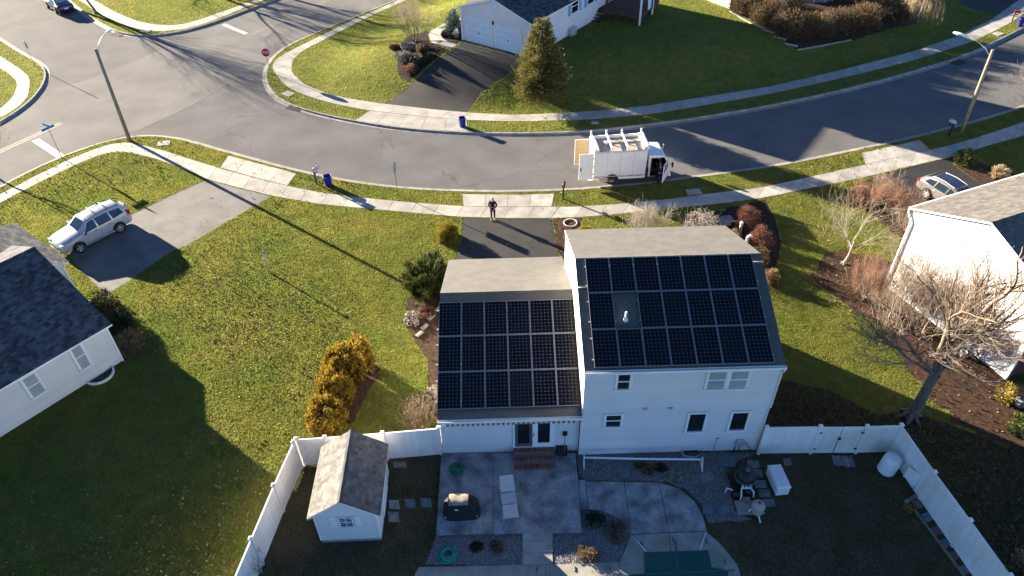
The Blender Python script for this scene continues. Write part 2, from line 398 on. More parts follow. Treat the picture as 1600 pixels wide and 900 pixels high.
edgeS = [(-40, 318), (0, 294), (32, 276), (82, 252), (130, 234), (157, 224), (180, 217), (205, 213), (240, 212), (280, 217), (300, 223), (327, 231), (350, 238), (400, 251), (437, 262), (475, 271), (512, 279), (550, 286), (600, 293), (650, 297), (700, 299.5), (770, 301), (800, 301), (875, 299), (950, 294), (1025, 286), (1100, 276), (1200, 263), (1250, 253.5), (1325, 238), (1412, 220), (1450, 210), (1500, 198), (1550, 184), (1600, 168), (1640, 153)]
edgeN = [(650, -12), (617, 2), (550, 29), (500, 50), (462, 66), (437, 80), (424, 93), (416, 105), (413, 120), (418, 139), (430, 154), (450, 166), (475, 174), (525, 186), (600, 199.5), (675, 207), (750, 210.5), (800, 211), (860, 210.5), (912, 208), (1000, 198.5), (1075, 189), (1200, 168), (1300, 147), (1400, 122), (1500, 92), (1550, 70), (1600, 45), (1640, 22)]
edgeNW = [(75, -22), (107, 1), (115, 8), (140, 28), (180, 51), (192, 55), (205, 57), (225, 58.5), (245, 58), (275, 53), (300, 47.5), (320, 42), (400, 12), (430, 1), (460, -10)]
edgeW = [(-40, 40), (0, 62), (25, 79), (50, 93), (67, 101), (73, 108), (75, 115), (74, 125), (69, 135), (62, 146), (49, 161), (35, 172), (15, 185), (0, 194), (-40, 214)]
def border(e, a=120, b=120):
    P = np.array(extend(Gl(e, ROADZ), a, b))
    core = smooth_pl(P[1:-1], 0.75, 8)
    return core, P
BL = {}
LAWNS = {}
def block(key, e, side, far, m, label):
    core, P = border(e)
    inner = offset_pl(core, side * 0.12)
    poly = [tuple(P[0] + (inner[0] - core[0]))] + [tuple(p) for p in inner] + [tuple(P[-1] + (inner[-1] - core[-1]))] + far
    LAWNS[key] = poly
    sheet('lawn', poly, 0.0, m, thick=0.2)
    # kerb stones, about 2.4 m each
    kr = struct_root('kerb')
    prof = [(-.30, -.20), (-.30, ROADZ + .010), (-.015, ROADZ + .022), (.02, .016), (.165, .022), (.165, -.20)]
    nper = 4
    for k in range(0, len(core) - 1, nper):
        seg = core[k:k + nper + 1]
        if len(seg) < 2: break
        seg = seg.copy(); d = seg[-1] - seg[-2]; L = np.linalg.norm(d); seg[-1] -= d / L * 0.02
        T = np.gradient(core, axis=0)[k:k + len(seg)]; T /= np.linalg.norm(T, axis=1)[:, None]
        Nn = side * np.stack([-T[:, 1], T[:, 0]], 1)
        vs = []; fs = []; n = len(prof)
        for i in range(len(seg)):
            for (o, z) in prof: vs.append((seg[i][0] + Nn[i][0] * o, seg[i][1] + Nn[i][1] * o, z))
        for i in range(len(seg) - 1):
            for q in range(n - 1):
                f = (i * n + q, i * n + q + 1, (i + 1) * n + q + 1, (i + 1) * n + q)
                fs.append(f[::-1] if side > 0 else f)
        e0 = tuple(range(n)); e1 = tuple((len(seg) - 1) * n + q for q in range(n))
        fs += [e0 if side < 0 else e0[::-1], e1[::-1] if side < 0 else e1]
        mb = MB(); mb.add(vs, fs, 0, random.random()); mb.build('kerb_stone', M['kerb'], kr)
    BL[key] = core
block('S', edgeS, -1, [(400, -200), (-400, -200)], M['lawn'], '')
block('N', edgeN, 1, [(300, 300), (60, 320)], M['lawn'], '')
block('NW', edgeNW, 1, [(20, 330), (-150, 330)], M['lawn'], '')
block('W', edgeW, -1, [(-320, 60), (-320, 120)], M['lawn'], '')

# the far lots climb about two metres from the pavement to the house
NPOLY = LAWNS['N']; NH0 = 1.9
def hN(P):
    P = np.atleast_2d(np.asarray(P, float))[:, :2]; h = np.zeros(len(P)); k = inside(P, NPOLY)
    if k.any():
        Q = P[k]; d = np.full(len(Q), 1e9)
        for i in range(0, len(Q), 20000):
            d[i:i + 20000] = np.sqrt(((Q[i:i + 20000, None, :] - BL['N'][None, ::2, :]) ** 2).sum(2).min(1))
        t = np.clip((d - 3.3) / 8.0, 0, 1); h[k] = NH0 * (t * t * (3 - 2 * t)) * np.clip((Q[:, 0] + 19) / 13, .12, 1)
    return h
_G0 = G
def G(u, v, z=0.0):
    P = _G0(u, v, z)
    if z == 0 and inside(P[None, :2], NPOLY)[0]:
        for _ in range(14): P = _G0(u, v, .5 * P[2] + .5 * float(hN(P[:2])[0]))
    return P
def drape(o, cell=.8, cut=True):
    me = o.data; co = np.array([v.co[:] for v in me.vertices])
    if hN(co).max() < 1e-4: return o
    bm = bmesh.new(); bm.from_mesh(me)
    if cut:
        for ax in (0, 1):
            for c in np.arange(math.floor(co[:, ax].min()), co[:, ax].max(), cell):
                n = Vector((0, 0, 0)); n[ax] = 1; p = Vector((0, 0, 0)); p[ax] = c + .137
                bmesh.ops.bisect_plane(bm, geom=bm.verts[:] + bm.edges[:] + bm.faces[:], plane_co=p, plane_no=n)
        bm.normal_update(); bmesh.ops.delete(bm, geom=[f for f in bm.faces if abs(f.normal.z) < .5], context='FACES')
        bmesh.ops.triangulate(bm, faces=bm.faces[:])
    bm.verts.ensure_lookup_table(); h = hN([v.co[:] for v in bm.verts])
    for v, q in zip(bm.verts, h): v.co.z += q
    bm.to_mesh(me); bm.free()
    if cut:
        for p in me.polygons: p.use_smooth = True
    return o
# rising lawn
xs = np.arange(-46, 66, .8); ys = np.arange(46, 112, .8); X, Y = np.meshgrid(xs, ys); PP = np.stack([X.ravel(), Y.ravel()], 1)
hh = hN(PP).reshape(X.shape); inn = inside(PP, NPOLY).reshape(X.shape); idx = np.arange(X.size).reshape(X.shape)
fs = [(idx[j, i], idx[j, i + 1], idx[j + 1, i + 1], idx[j + 1, i]) for j in range(len(ys) - 1) for i in range(len(xs) - 1) if inn[j:j + 2, i:i + 2].all() and hh[j:j + 2, i:i + 2].max() > 0]
tm = bpy.data.meshes.new('lawn'); tm.from_pydata(np.c_[PP, hh.ravel() - .002 * (hh.ravel() <= 0)].tolist(), [], fs)
bm = bmesh.new(); bm.from_mesh(tm); bmesh.ops.delete(bm, geom=[v for v in bm.verts if not v.link_faces], context='VERTS'); bm.to_mesh(tm); bm.free()
for p_ in tm.polygons: p_.use_smooth = True
tm.materials.append(M['lawn']); link('lawn', tm)['kind'] = 'structure'

HARD = []
walk_root = struct_root('sidewalk')
def slabs(name, inner, outer, step, z=0.022, root=None, m='concrete', gap=0.012, n=None, t=0.07, world=False, it=3):
    A = np.array(inner if world else Gl(inner)); B = np.array(outer if world else Gl(outer))
    L = np.linalg.norm(np.diff(A, axis=0), axis=1).sum()
    n = n or max(1, int(round(L / step)))
    A = resample(A, n=n * 4 + 1); B = resample(B, n=n * 4 + 1)
    for _ in range(it):
        A[1:-1] = .25 * A[:-2] + .5 * A[1:-1] + .25 * A[2:]; B[1:-1] = .25 * B[:-2] + .5 * B[1:-1] + .25 * B[2:]
    HARD.append([tuple(p) for p in A] + [tuple(p) for p in B[::-1]])
    for k in range(n):
        a = A[4 * k:4 * k + 5].copy(); b = B[4 * k:4 * k + 5].copy()
        for P in (a, b):
            d = P[1] - P[0]; P[0] += d / np.linalg.norm(d) * gap; d = P[-2] - P[-1]; P[-1] += d / np.linalg.norm(d) * gap
        mb = MB(); dz = random.uniform(-.004, .004)
        mb.prism([tuple(p) for p in a] + [tuple(p) for p in b[::-1]], -t, z + dz, 0, random.random())
        drape(mb.build('slab', M[m], root or walk_root), cut=False)

# sidewalk of the near block
inS1 = [(-40, 340), (0, 317), (50, 291), (112, 260), (155, 242), (180, 236), (207, 239), (250, 250), (300, 269), (322, 280), (400, 300), (425, 306), (500, 319), (575, 326), (640, 332), (720, 339), (800, 341), (862, 341), (912, 339), (962, 335), (1050, 326), (1125, 318), (1200, 308), (1255, 296), (1337, 280), (1375, 271), (1482, 246), (1550, 226), (1600, 212), (1640, 199)]
outS1 = [(-40, 325), (0, 304), (50, 278), (100, 253), (140, 236), (172, 225), (192, 222), (210, 224), (250, 234), (300, 250), (342, 263), (397, 278), (451, 291), (495, 300), (550, 307.5), (625, 315), (700, 321), (722, 322.5), (800, 324), (864, 323), (887, 323.5), (960, 319.5), (1050, 311), (1100, 304), (1175, 295), (1200, 291.5), (1275, 274.5), (1350, 257.5), (1455, 234.5), (1495, 224.5), (1550, 207.5), (1600, 191), (1640, 177)]
slabs('walk', inS1, outS1, 1.55)
# driveway aprons and the corner ramp of the near block
slabs('apron', [(344, 262), (397, 277), (449, 290)], [(357, 243.5), (405, 256), (463, 271.5)], 1.6, n=4)
slabs('apron', [(724, 322), (800, 323.4), (862, 322.4)], [(722, 303.5), (800, 304.6), (866, 303.2)], 1.6, n=4)
slabs('apron', [(1352, 256.5), (1400, 246.5), (1453, 234.5)], [(1347, 239), (1400, 227.5), (1437, 219)], 1.6, n=4)
# far block
inN = [(660, -12), (635, 0), (575, 27), (512, 59), (472, 80), (457, 94), (455, 113), (475, 132), (512, 147), (550, 155), (595, 162), (675, 171), (730, 176), (800, 180), (875, 177), (950, 172), (1015, 165), (1200, 136), (1325, 107), (1425, 81), (1500, 55), (1550, 30), (1585, 5), (1610, -15)]
outN = [(640, -9), (617, 3), (555, 30), (500, 56.5), (467, 73), (437, 88), (424, 104), (434, 120), (450, 137), (485, 152), (525, 163), (576, 172.5), (640, 180), (727, 187.5), (800, 190), (912, 187.5), (1012, 179), (1050, 173), (1200, 147.5), (1325, 120), (1425, 95), (1520, 65), (1575, 38), (1610, 15), (1635, 0)]
slabs('walk', inN, outN, 1.6)
slabs('apron', [(578, 173), (640, 180.5), (729, 188)], [(555, 188), (640, 200.5), (732, 206)], 1.6, n=5)
# corner blocks beyond the junction
slabs('walk', [(130, -8), (150, 2), (182, 20), (215, 33.5), (240, 38.5), (262, 40), (285, 38.5), (320, 28), (400, 0), (420, -8)],
      [(108, -8), (127, 2), (155, 22), (200, 41.5), (225, 47.5), (255, 49), (290, 45.5), (328, 34), (400, 5), (425, -4)], 1.6)
slabs('walk', [(-30, 86), (0, 106), (15, 116), (25, 125), (27, 135), (20, 152), (0, 171), (-30, 188)],
      [(-20, 74), (0, 88), (30, 107), (45, 119), (47, 128), (44, 150), (32, 165), (5, 182)], 1.5)

# private drives
def drive(name, px, m, z=0.012):
    P = Gl(px); HARD.append(P); return sheet(name, P, z, m, thick=0.05, jag=0.03)
drive('driveway', [(322, 281), (400, 301), (424, 307), (397, 322), (350, 349), (300, 379), (272, 391), (235, 415), (205, 437), (165, 461), (135, 430), (108, 400), (77, 369), (100, 362), (205, 336), (260, 309)], M['asphalt_drive'])
drive('driveway', [(722, 341), (863, 342.5), (873, 400), (880, 430), (700, 432), (712, 400), (722, 375)], M['asphalt_new'])
drive('driveway', [(597, 163), (675, 172), (729, 177), (738, 163), (752, 145), (775, 128), (802, 111), (822, 98), (816, 86), (723, 65), (710, 77)], M['asphalt_new'])
drive('driveway', [(1377, 272), (1480, 248), (1500, 266), (1537, 291), (1570, 320), (1500, 350), (1440, 328), (1430, 317), (1400, 290)], M['asphalt_new'])
drive('driveway', [(1495, -10), (1500, 6), (1530, 17), (1562, 22), (1583, 5), (1608, -15)], M['asphalt_new'])
# the through road is paler than the side streets
sheet('road_surface', Gl([(-60, 220), (0, 196), (62, 147), (142, 123), (255, 77), (330, 44), (430, 3), (500, -30), (720, -50), (617, 4), (500, 52), (437, 82), (405, 104), (300, 165), (215, 204), (157, 222), (0, 292), (-60, 325)], ROADZ), ROADZ + .004, M['asphalt_b'])
ln = MB()
for off in (-.16, .16):
    strip(ln, offset_pl(resample(Gl([(386, 57), (450, 29), (520, -3), (600, -40)], ROADZ), 3), off), .11, ROADZ + .008)
    strip(ln, offset_pl(resample(Gl([(-50, 259), (0, 237), (40, 219), (96, 192)], ROADZ), 3), off), .11, ROADZ + .008)
ln.build('road_centre_line', M['yellow_line'])['kind'] = 'structure'
ln = MB(); strip(ln, resample(Gl([(349, 38), (385, 53)], ROADZ), 1), .5, ROADZ + .008); strip(ln, resample(Gl([(55, 218.5), (97, 246)], ROADZ), 1), .55, ROADZ + .008)
ln.build('stop_line', M['white_line'])['kind'] = 'structure'

# planting beds
def bed(name, px, m, z=0.008):
    P = Gl(px); HARD.append(P); return sheet(name, P, z, m, thick=0.03, jag=0.11)
BEDS = {}
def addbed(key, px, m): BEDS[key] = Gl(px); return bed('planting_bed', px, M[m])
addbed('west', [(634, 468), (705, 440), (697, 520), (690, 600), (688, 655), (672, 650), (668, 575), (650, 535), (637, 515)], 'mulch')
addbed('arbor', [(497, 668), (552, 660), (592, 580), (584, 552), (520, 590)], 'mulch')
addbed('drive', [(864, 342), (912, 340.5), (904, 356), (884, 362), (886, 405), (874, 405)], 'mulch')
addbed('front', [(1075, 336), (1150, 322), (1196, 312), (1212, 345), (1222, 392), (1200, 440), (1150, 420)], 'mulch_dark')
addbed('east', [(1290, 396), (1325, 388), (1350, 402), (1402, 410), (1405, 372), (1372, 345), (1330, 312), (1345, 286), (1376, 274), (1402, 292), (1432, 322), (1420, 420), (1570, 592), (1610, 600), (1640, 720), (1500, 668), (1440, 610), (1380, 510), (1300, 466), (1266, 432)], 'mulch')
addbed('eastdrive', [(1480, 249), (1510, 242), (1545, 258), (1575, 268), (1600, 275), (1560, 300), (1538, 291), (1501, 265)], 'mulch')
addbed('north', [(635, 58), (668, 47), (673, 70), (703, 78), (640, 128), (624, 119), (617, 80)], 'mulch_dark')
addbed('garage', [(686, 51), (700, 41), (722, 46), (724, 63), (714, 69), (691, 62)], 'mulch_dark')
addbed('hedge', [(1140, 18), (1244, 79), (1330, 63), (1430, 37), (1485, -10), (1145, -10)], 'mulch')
slabs('path', [(722, 38), (700, 43), (687, 51), (692, 62), (714, 70)], [(721, 27), (695, 37), (669, 50), (673, 68), (704, 77)], 1.4)
# edging strip of pale stones round the hedge bed
eb = struct_root('bed_edging')
P = resample(Gl([(1140, 18), (1170, 36), (1200, 52), (1243, 79), (1285, 72), (1330, 63)]), 1.2)
for i in range(len(P) - 1):
    d = P[i + 1] - P[i]; a = math.atan2(d[1], d[0]); L = np.linalg.norm(d)
    mb = MB(); mb.box(0, L - .03, -.06, .06, -.05, .10, 0, random.random()); mb.build('edging_stone', M['kerb'], eb, (P[i][0], P[i][1], float(hN(P[i])[0])), (0, 0, a))

# ---- back yard
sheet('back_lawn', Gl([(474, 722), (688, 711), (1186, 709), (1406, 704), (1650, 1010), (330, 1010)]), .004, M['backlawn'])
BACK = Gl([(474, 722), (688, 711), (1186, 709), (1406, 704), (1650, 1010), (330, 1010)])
BHARD = []
def bsheet(name, px, z, m, thick=0.03, jag=0.0):
    P = Gl(px, z); BHARD.append(P); return sheet(name, P, z, m, thick=thick, jag=jag)
GR = [[(900, 704), (1186, 707), (1150, 722), (1140, 760), (1150, 800), (1176, 812), (1106, 818), (1098, 788), (1070, 763), (1040, 753), (915, 750), (905, 745)],
      [(683, 836), (816, 834), (819, 884), (664, 882)], [(863, 831), (910, 831), (909, 798), (945, 800), (972, 814), (987, 836), (969, 880), (866, 882)]]
for px in GR: bsheet('gravel_bed', px, .010, M['gravel'], jag=.04)
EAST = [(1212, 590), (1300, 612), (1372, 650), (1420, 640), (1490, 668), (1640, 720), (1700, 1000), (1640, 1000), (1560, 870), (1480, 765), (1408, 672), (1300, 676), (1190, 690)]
sheet('side_yard', Gl(EAST), .006, M['sidelawn'], thick=.002, jag=.07); EASTW = Gl(EAST)  # littered ground, darkened in colour up to the edge of the house shadow
patio = struct_root('patio')
def pslab(px, z, root, m='patio', thick=.2, name='slab'):
    P = Gl(px, z); BHARD.append(P); mb = MB(); mb.prism(P, z - thick, z, 0, random.random()); return mb.build(name, M[m], root)
pslab([(690, 708), (770, 708), (770, 832.5), (681.5, 834)], .15, patio)
pslab([(770.7, 708), (899, 708), (903, 748), (909, 830), (770.7, 832.5)], .15, patio)
pslab([(904, 750), (914.5, 750), (918.5, 796), (907, 796)], .09, patio, thick=.1)
pslab([(915.5, 752), (974.5, 753), (985.5, 834), (971, 813), (951, 802), (934, 797), (919.5, 796)], .03, patio, thick=.06)
pslab([(975.5, 753), (1029, 754), (1045, 831), (986.5, 834.5)], .03, patio, thick=.06)
pslab([(1030, 754), (1060, 763), (1085, 783), (1098, 805), (1104, 829.5), (1046, 831)], .03, patio, thick=.06)
deck = struct_root('pool_deck')
for i, (a, b, c, d) in enumerate([((655, 886), (852, 882), (852, 1000), (590, 1000)), ((852.6, 882), (968, 878), (966, 1000), (852.6, 1000)), ((968.6, 878), (986, 836), (1045, 832.5), (1060, 1000)), ]):
    pslab([a, b, c, (966.6, 1000)] if i == 9 else ([a, b, c, d] if i < 2 else [a, b, c, d, (966.6, 1000)]), .024, deck, 'deck', .05)
pslab([(1046, 832.5), (1104, 831), (1126, 850), (1152, 882), (1160, 910), (1162, 1000), (1061, 1000)], .024, deck, 'deck', .05)
stp = struct_root('garden_steps')
for i, (a, b) in enumerate(((831, 844), (845, 862), (863, 882))):
    P = Gl([(816, a), (863, a - 1), (864, b - 1), (817, b)], .11 - .035 * i); BHARD.append(P)
    mb = MB(); mb.prism(P, -.05, .115 - .035 * i, 0, .5); mb.build('step', M['concrete'], stp)
# ================================================================ BUILDINGS
def onplane(u, v, P0, n):
    d = FW + (u - 800) / F_PX * RT - (v - 450) / F_PX * UPV
    return CAMP + (((np.array(P0) - CAMP) @ np.array(n)) / (d @ np.array(n))) * d

def frame(origin, sdir, out):
    """matrix: x along the wall, y out of it, z up (sdir x out must point up or down; geometry only)"""
    s = Vector((*sdir, 0)) if len(sdir) == 2 else Vector(sdir); o = Vector((*out, 0)) if len(out) == 2 else Vector(out)
    m = Matrix.Identity(4)
    for i in range(3): m[i][0] = s[i]; m[i][1] = o[i]; m[i][2] = (0, 0, 1)[i]; m[i][3] = origin[i]
    return m

def xr(poly, z):
    xs = []
    n = len(poly)
    for i in range(n):
        (x0, z0), (x1, z1) = poly[i], poly[(i + 1) % n]
        if abs(z1 - z0) < 1e-9:
            if abs(z - z0) < 1e-6: xs += [x0, x1]
        elif min(z0, z1) - 1e-9 <= z <= max(z0, z1) + 1e-9: xs.append(x0 + (x1 - x0) * (z - z0) / (z1 - z0))
    return (min(xs), max(xs)) if xs else None

def siding_wall(mb, Mx, poly, course=.115, m=0):
    """lap siding on a convex gable or rectangle: every course leans out at its foot"""
    z0 = min(p[1] for p in poly); z1 = max(p[1] for p in poly); z = z0
    while z < z1 - 1e-4:
        zt = min(z + course, z1); a = xr(poly, z + 1e-5); b = xr(poly, zt - 1e-5)
        if a and b:
            t = random.random()
            vs = [(a[0], .018, z), (a[1], .018, z), (b[1], .003, zt), (b[0], .003, zt), (a[0], .0, z), (a[1], .0, z)]
            mb.add([Mx @ Vector(p) for p in vs], [(0, 1, 2, 3), (4, 5, 1, 0)], m, t)
        z = zt
    return mb

def shingles(mb, O, e1, e2, w, l, m=0, row=.145, tab=.30, lift=.0055, clip=None):
    """overlapping tabs on a roof slope: O lower corner, e1 along the eave, e2 up the slope"""
    O, e1, e2 = Vector(O), Vector(e1).normalized(), Vector(e2).normalized(); n = e1.cross(e2).normalized()
    if n.z < 0: n = -n
    k = 0; y = 0.0
    while y < l - 1e-3:
        y1 = min(y + row * 1.02, l); x = -random.random() * tab
        while x < w:
            x0 = max(x, 0) + .004; x1 = min(x + tab * random.uniform(.85, 1.15), w) - .004
            if x1 > x0 + .02 and (clip is None or clip((O + e1 * (x0 + x1) / 2 + e2 * y))):
                h = lift + random.uniform(-.0015, .002)
                a, b = O + e1 * x0 + e2 * y, O + e1 * x1 + e2 * y; c, d = O + e1 * x1 + e2 * y1, O + e1 * x0 + e2 * y1
                mb.add([a + n * h, b + n * h, c + n * .003, d + n * .003, a, b], [(0, 1, 2, 3), (4, 5, 1, 0)], m, random.random())
            x = max(x, 0) + (x1 - x0) + .008 if x1 > x0 else x + tab
        y += row
    return mb

def gable_roof(parent, x0, x1, y0, yr, y1, ze, zr, zf, mats, th=.10, name='roof', row=.145, tab=.30, trim='white'):
    """deck with two slopes (ridge along x at yr), shingles on both, white rake and eave boards"""
    mb = MB()
    prof = [(y0, ze), (yr, zr), (y1, zf)]
    vs = []
    for x in (x0, x1):
        for (y, z) in prof: vs += [(x, y, z), (x, y, z - th)]
    # per side: 0 eave top 1 eave bot 2 ridge top 3 ridge bot 4 front top 5 front bot
    fs = [(0, 6, 8, 2), (2, 8, 10, 4), (1, 3, 9, 7), (3, 5, 11, 9)]
    mb.add(vs, fs, 0)
    mb.add(vs, [(0, 2, 3, 1), (2, 4, 5, 3), (6, 7, 9, 8), (8, 9, 11, 10), (0, 1, 7, 6), (4, 10, 11, 5)], 1)
    rf = mb.build(name, [mats, M[trim]], parent)
    sh = MB()
    shingles(sh, (x0, y0, ze + .004), (1, 0, 0), (0, yr - y0, zr - ze), x1 - x0, math.hypot(yr - y0, zr - ze), 0, row, tab)
    shingles(sh, (x0, y1, zf + .004), (1, 0, 0), (0, yr - y1, zr - zf), x1 - x0, math.hypot(yr - y1, zr - zf), 0, row, tab)
    # ridge caps
    x = x0
    while x < x1 - .01:
        xe = min(x + .3, x1); h = .022 + random.uniform(0, .008); t = random.random()
        s1 = (zr - ze) / (yr - y0); s2 = (zr - zf) / (y1 - yr); w = .13
        sh.add([(x, yr - w, zr - w * s1 + h), (x, yr, zr + h + .006), (x, yr + w, zr - w * s2 + h), (xe, yr - w, zr - w * s1 + h - .006), (xe, yr, zr + h), (xe, yr + w, zr - w * s2 + h - .006)],
               [(0, 3, 4, 1), (1, 4, 5, 2), (0, 1, 2)], 0, t)
        x = xe
    prop(sh.build('shingles', mats, rf), kind='stuff')
    return rf

def window(parent, Mx, s0, s1, z0, z1, fw=.085, sash=True, pane='glass', mull=False, grid=None, name='window', frame_m='white', y0=.02):
    mb = MB(); d = y0 + .05
    def bx(a, b, c, e, dd=d, o=y0): mb.box(a, b, o, dd, c, e, 0, M=Mx)
    bx(s0, s1, z1 - fw, z1, d + .012); bx(s0, s0 + fw, z0 + fw, z1 - fw); bx(s1 - fw, s1, z0 + fw, z1 - fw)
    bx(s0 - .03, s1 + .03, z0, z0 + fw * .9, d + .03)
    fr = mb.build(name, M[frame_m], parent)
    units = [(s0 + fw, s1 - fw)]
    if mull:
        c = (s0 + s1) / 2; m2 = MB(); m2.box(c - fw * .9, c + fw * .9, y0, d + .006, z0 + fw, z1 - fw, 0, M=Mx); m2.build('mullion', M[frame_m], fr)
        units = [(s0 + fw, c - fw * .9), (c + fw * .9, s1 - fw)]
    for (a, b) in units:
        zm = (z0 + z1) / 2
        for i, (za, zb) in enumerate(((z0 + fw * .9, zm), (zm, z1 - fw)) if sash else ((z0 + fw * .9, z1 - fw),)):
            p = MB(); yy = y0 + .010 + (.012 if i else 0); p.box(a, b, y0, yy, za, zb, 0, M=Mx); p.build('pane', M[pane], fr)
            if grid:
                q = MB()
                for k in range(1, grid[0]): x = a + (b - a) * k / grid[0]; q.box(x - .012, x + .012, yy, yy + .012, za, zb, 0, M=Mx)
                for k in range(1, grid[1]): z = za + (zb - za) * k / grid[1]; q.box(a, b, yy, yy + .010, z - .012, z + .012, 0, M=Mx)
                q.build('glazing_bar', M[frame_m], fr)
        if sash:
            q = MB(); q.box(a, b, y0, y0 + .035, zm - .028, zm + .028, 0, M=Mx)
            q.box(a, a + .03, y0, y0 + .03, z0 + fw * .9, z1 - fw, 0, M=Mx); q.box(b - .03, b, y0, y0 + .03, z0 + fw * .9, z1 - fw, 0, M=Mx)
            q.build('sash', M[frame_m], fr)
    return fr

def corner_board(parent, x, y, z0, z1, w=.09, m='white'):
    mb = MB(); mb.box(x - w / 2, x + w / 2, y - w / 2, y + w / 2, z0, z1); mb.build('corner_board', M[m], parent)

# ---------------------------------------------------------------- the house with the solar panels
HX, HY, HPHI = 2.7868, 19.5704, .0115
H = thing('house', 'pale two-level house with black solar panels on both rear roof slopes', 'house', (HX, HY, 0), HPHI)
SLU, SLL = .3964, .4229
WU, DU, ZU = 8.0, 9.58, 5.5826
WL, BLo, ZL, DL = 6.017, .0375, 2.8042, 10.97
RU, RL = DU / 2, BLo + DL / 2
ZRU, ZRL = ZU + SLU * RU, ZL + SLL * DL / 2
gable_roof(H, 0, WU, 0, RU, DU, ZU, ZRU, ZU, M['shingle'])
gable_roof(H, -WL, 0.06, BLo, RL, BLo + DL, ZL, ZRL, ZL, M['shingle'])
w = MB()
siding_wall(w, frame((0, .06, 0), (1, 0), (0, -1)), [(0.06, 2.98), (7.93, 2.98), (7.93, ZU - .06), (0.06, ZU - .06)])
siding_wall(w, frame((0, .16, 0), (1, 0), (0, -1)), [(0.02, -.2), (7.88, -.2), (7.88, 2.98), (0.02, 2.98)])
siding_wall(w, frame((0, .39, 0), (1, 0), (0, -1)), [(-5.97, -.2), (0.02, -.2), (0.02, ZL - .02), (-5.97, ZL - .02)])
ga = [(.07, 2.3), (DU - .07, 2.3), (DU - .07, ZU - .08), (RU, ZRU - .11), (.07, ZU - .08)]
siding_wall(w, frame((.06, 0, 0), (0, 1), (-1, 0)), ga)
gb = [(.17, -.2), (DU - .07, -.2), (DU - .07, ZU - .08), (RU, ZRU - .11), (.17, ZU - .08)]
siding_wall(w, frame((7.9, 0, 0), (0, 1), (1, 0)), gb)
siding_wall(w, frame((0, DU - .07, 0), (1, 0), (0, 1)), [(0.06, -.2), (7.9, -.2), (7.9, ZU - .06), (.06, ZU - .06)])
gc = [(.40, -.2), (BLo + DL - .25, -.2), (BLo + DL - .25, ZL - .02), (RL, ZRL - .11), (.40, ZL + .02)]
siding_wall(w, frame((-5.97, 0, 0), (0, 1), (-1, 0)), gc)
siding_wall(w, frame((0, BLo + DL - .3, 0), (1, 0), (0, 1)), [(-5.97, -.2), (0.06, -.2), (.06, ZL), (-5.97, ZL)])
w.add([(0.06, .06, 2.975), (7.93, .06, 2.975), (7.93, .2, 2.975), (.06, .2, 2.975)], [(0, 1, 2, 3)])
w.build('wall', M['siding'], H)
for (x, y, a, b) in ((7.90, .10, 2.99, ZU - .1), (7.86, .19, -.2, 2.97), (-5.94, .42, -.2, ZL - .05)): corner_board(H, x, y, a, b)
for (x0, x1, y, z) in ((-.02, WU + .02, -.0, ZU), (-WL - .02, .05, BLo, ZL)):
    mb = MB(); mb.box(x0, x1, y - .12, y - .004, z - .13, z - .115); mb.box(x0, x1, y - .12, y - .105, z - .115, z - .012); mb.box(x0, x1, y - .02, y - .004, z - .115, z - .012)
    mb.box(x0, x0 + .012, y - .105, y - .02, z - .115, z - .012); mb.box(x1 - .012, x1, y - .105, y - .02, z - .115, z - .012)
    mb.build('gutter', M['white'], H)
mb = MB(); mb.tube([(7.98, -.06, ZU - .13), (7.99, -.05, ZU - .28), (7.94, .02, ZU - .40), (7.94, .02, 3.05), (7.92, .10, 2.9), (7.92, .10, .1)], .04, 8)
mb.build('downspout', M['white'], H)
F2 = frame((0, .06, 0), (1, 0), (0, -1)); F1 = frame((0, .16, 0), (1, 0), (0, -1)); FL = frame((0, .39, 0), (1, 0), (0, -1))
window(H, F2, 1.28, 1.97, 4.37, 5.40)
window(H, F2, 4.93, 6.72, 4.22, 5.40, pane='blind', mull=True)
window(H, F1, .99, 1.83, 1.88, 2.80)
window(H, F1, 4.55, 5.42, 1.38, 2.74, sash=False, fw=.10)
window(H, F1, 6.38, 7.24, 1.39, 2.74, sash=False, fw=.10)
window(H, F1, 4.68, 5.40, -.06, .24, sash=False, fw=.045, name='basement_window')
for x in (2.66, 3.71):
    mb = MB(); mb.box(x - .1, x + .1, .02, .06, 3.12, 3.22, 0, M=F2); mb.box(x - .08, x + .08, .06, .075, 3.14, 3.15, 0, M=F2); mb.build('vent', M['galv'], H)
# french door: grey screen leaf beside a white glazed leaf
mb = MB()
for (a, b, c, d) in ((-2.87, -2.79, .50, 2.45), (-1.13, -1.05, .50, 2.45), (-2.79, -1.13, 2.36, 2.45), (-2.02, -1.92, .50, 2.36)): mb.box(a, b, .02, .08, c, d, 0, M=FL)
mb.box(-2.9, -1.02, .02, .12, .46, .50, 0, M=FL)
dr = mb.build('door', M['white'], H)
for (a, b, fm, lab) in ((-2.79, -2.02, 'dark_grey', 'grey screen door leaf'), (-1.92, -1.13, 'white', 'white glazed door leaf')):
    mb = MB(); e = .13
    for (p, q, c, d) in ((a, a + e, .50, 2.36), (b - e, b, .50, 2.36), (a + e, b - e, .50, .70), (a + e, b - e, 2.24, 2.36)): mb.box(p, q, .02, .055, c, d, 0, M=FL)
    lf = mb.build('door_leaf', M[fm], dr); lf['label'] = lab
    mb = MB(); mb.box(a + e, b - e, .02, .032, .70, 2.24, 0, M=FL); mb.build('pane', M['glass'], dr)
for z, nm in ((1.28, 'handle'), (1.42, 'door_lock')): mb = MB(); mb.lathe([(.03, 0), (.035, .03), (.018, .05)], 8, (0, 0, 0), M=FL @ Matrix.Translation((-1.97, .08, z)) @ Matrix.Rotation(-PI / 2, 4, 'X')); mb.build(nm, M['dark_grey'], dr)
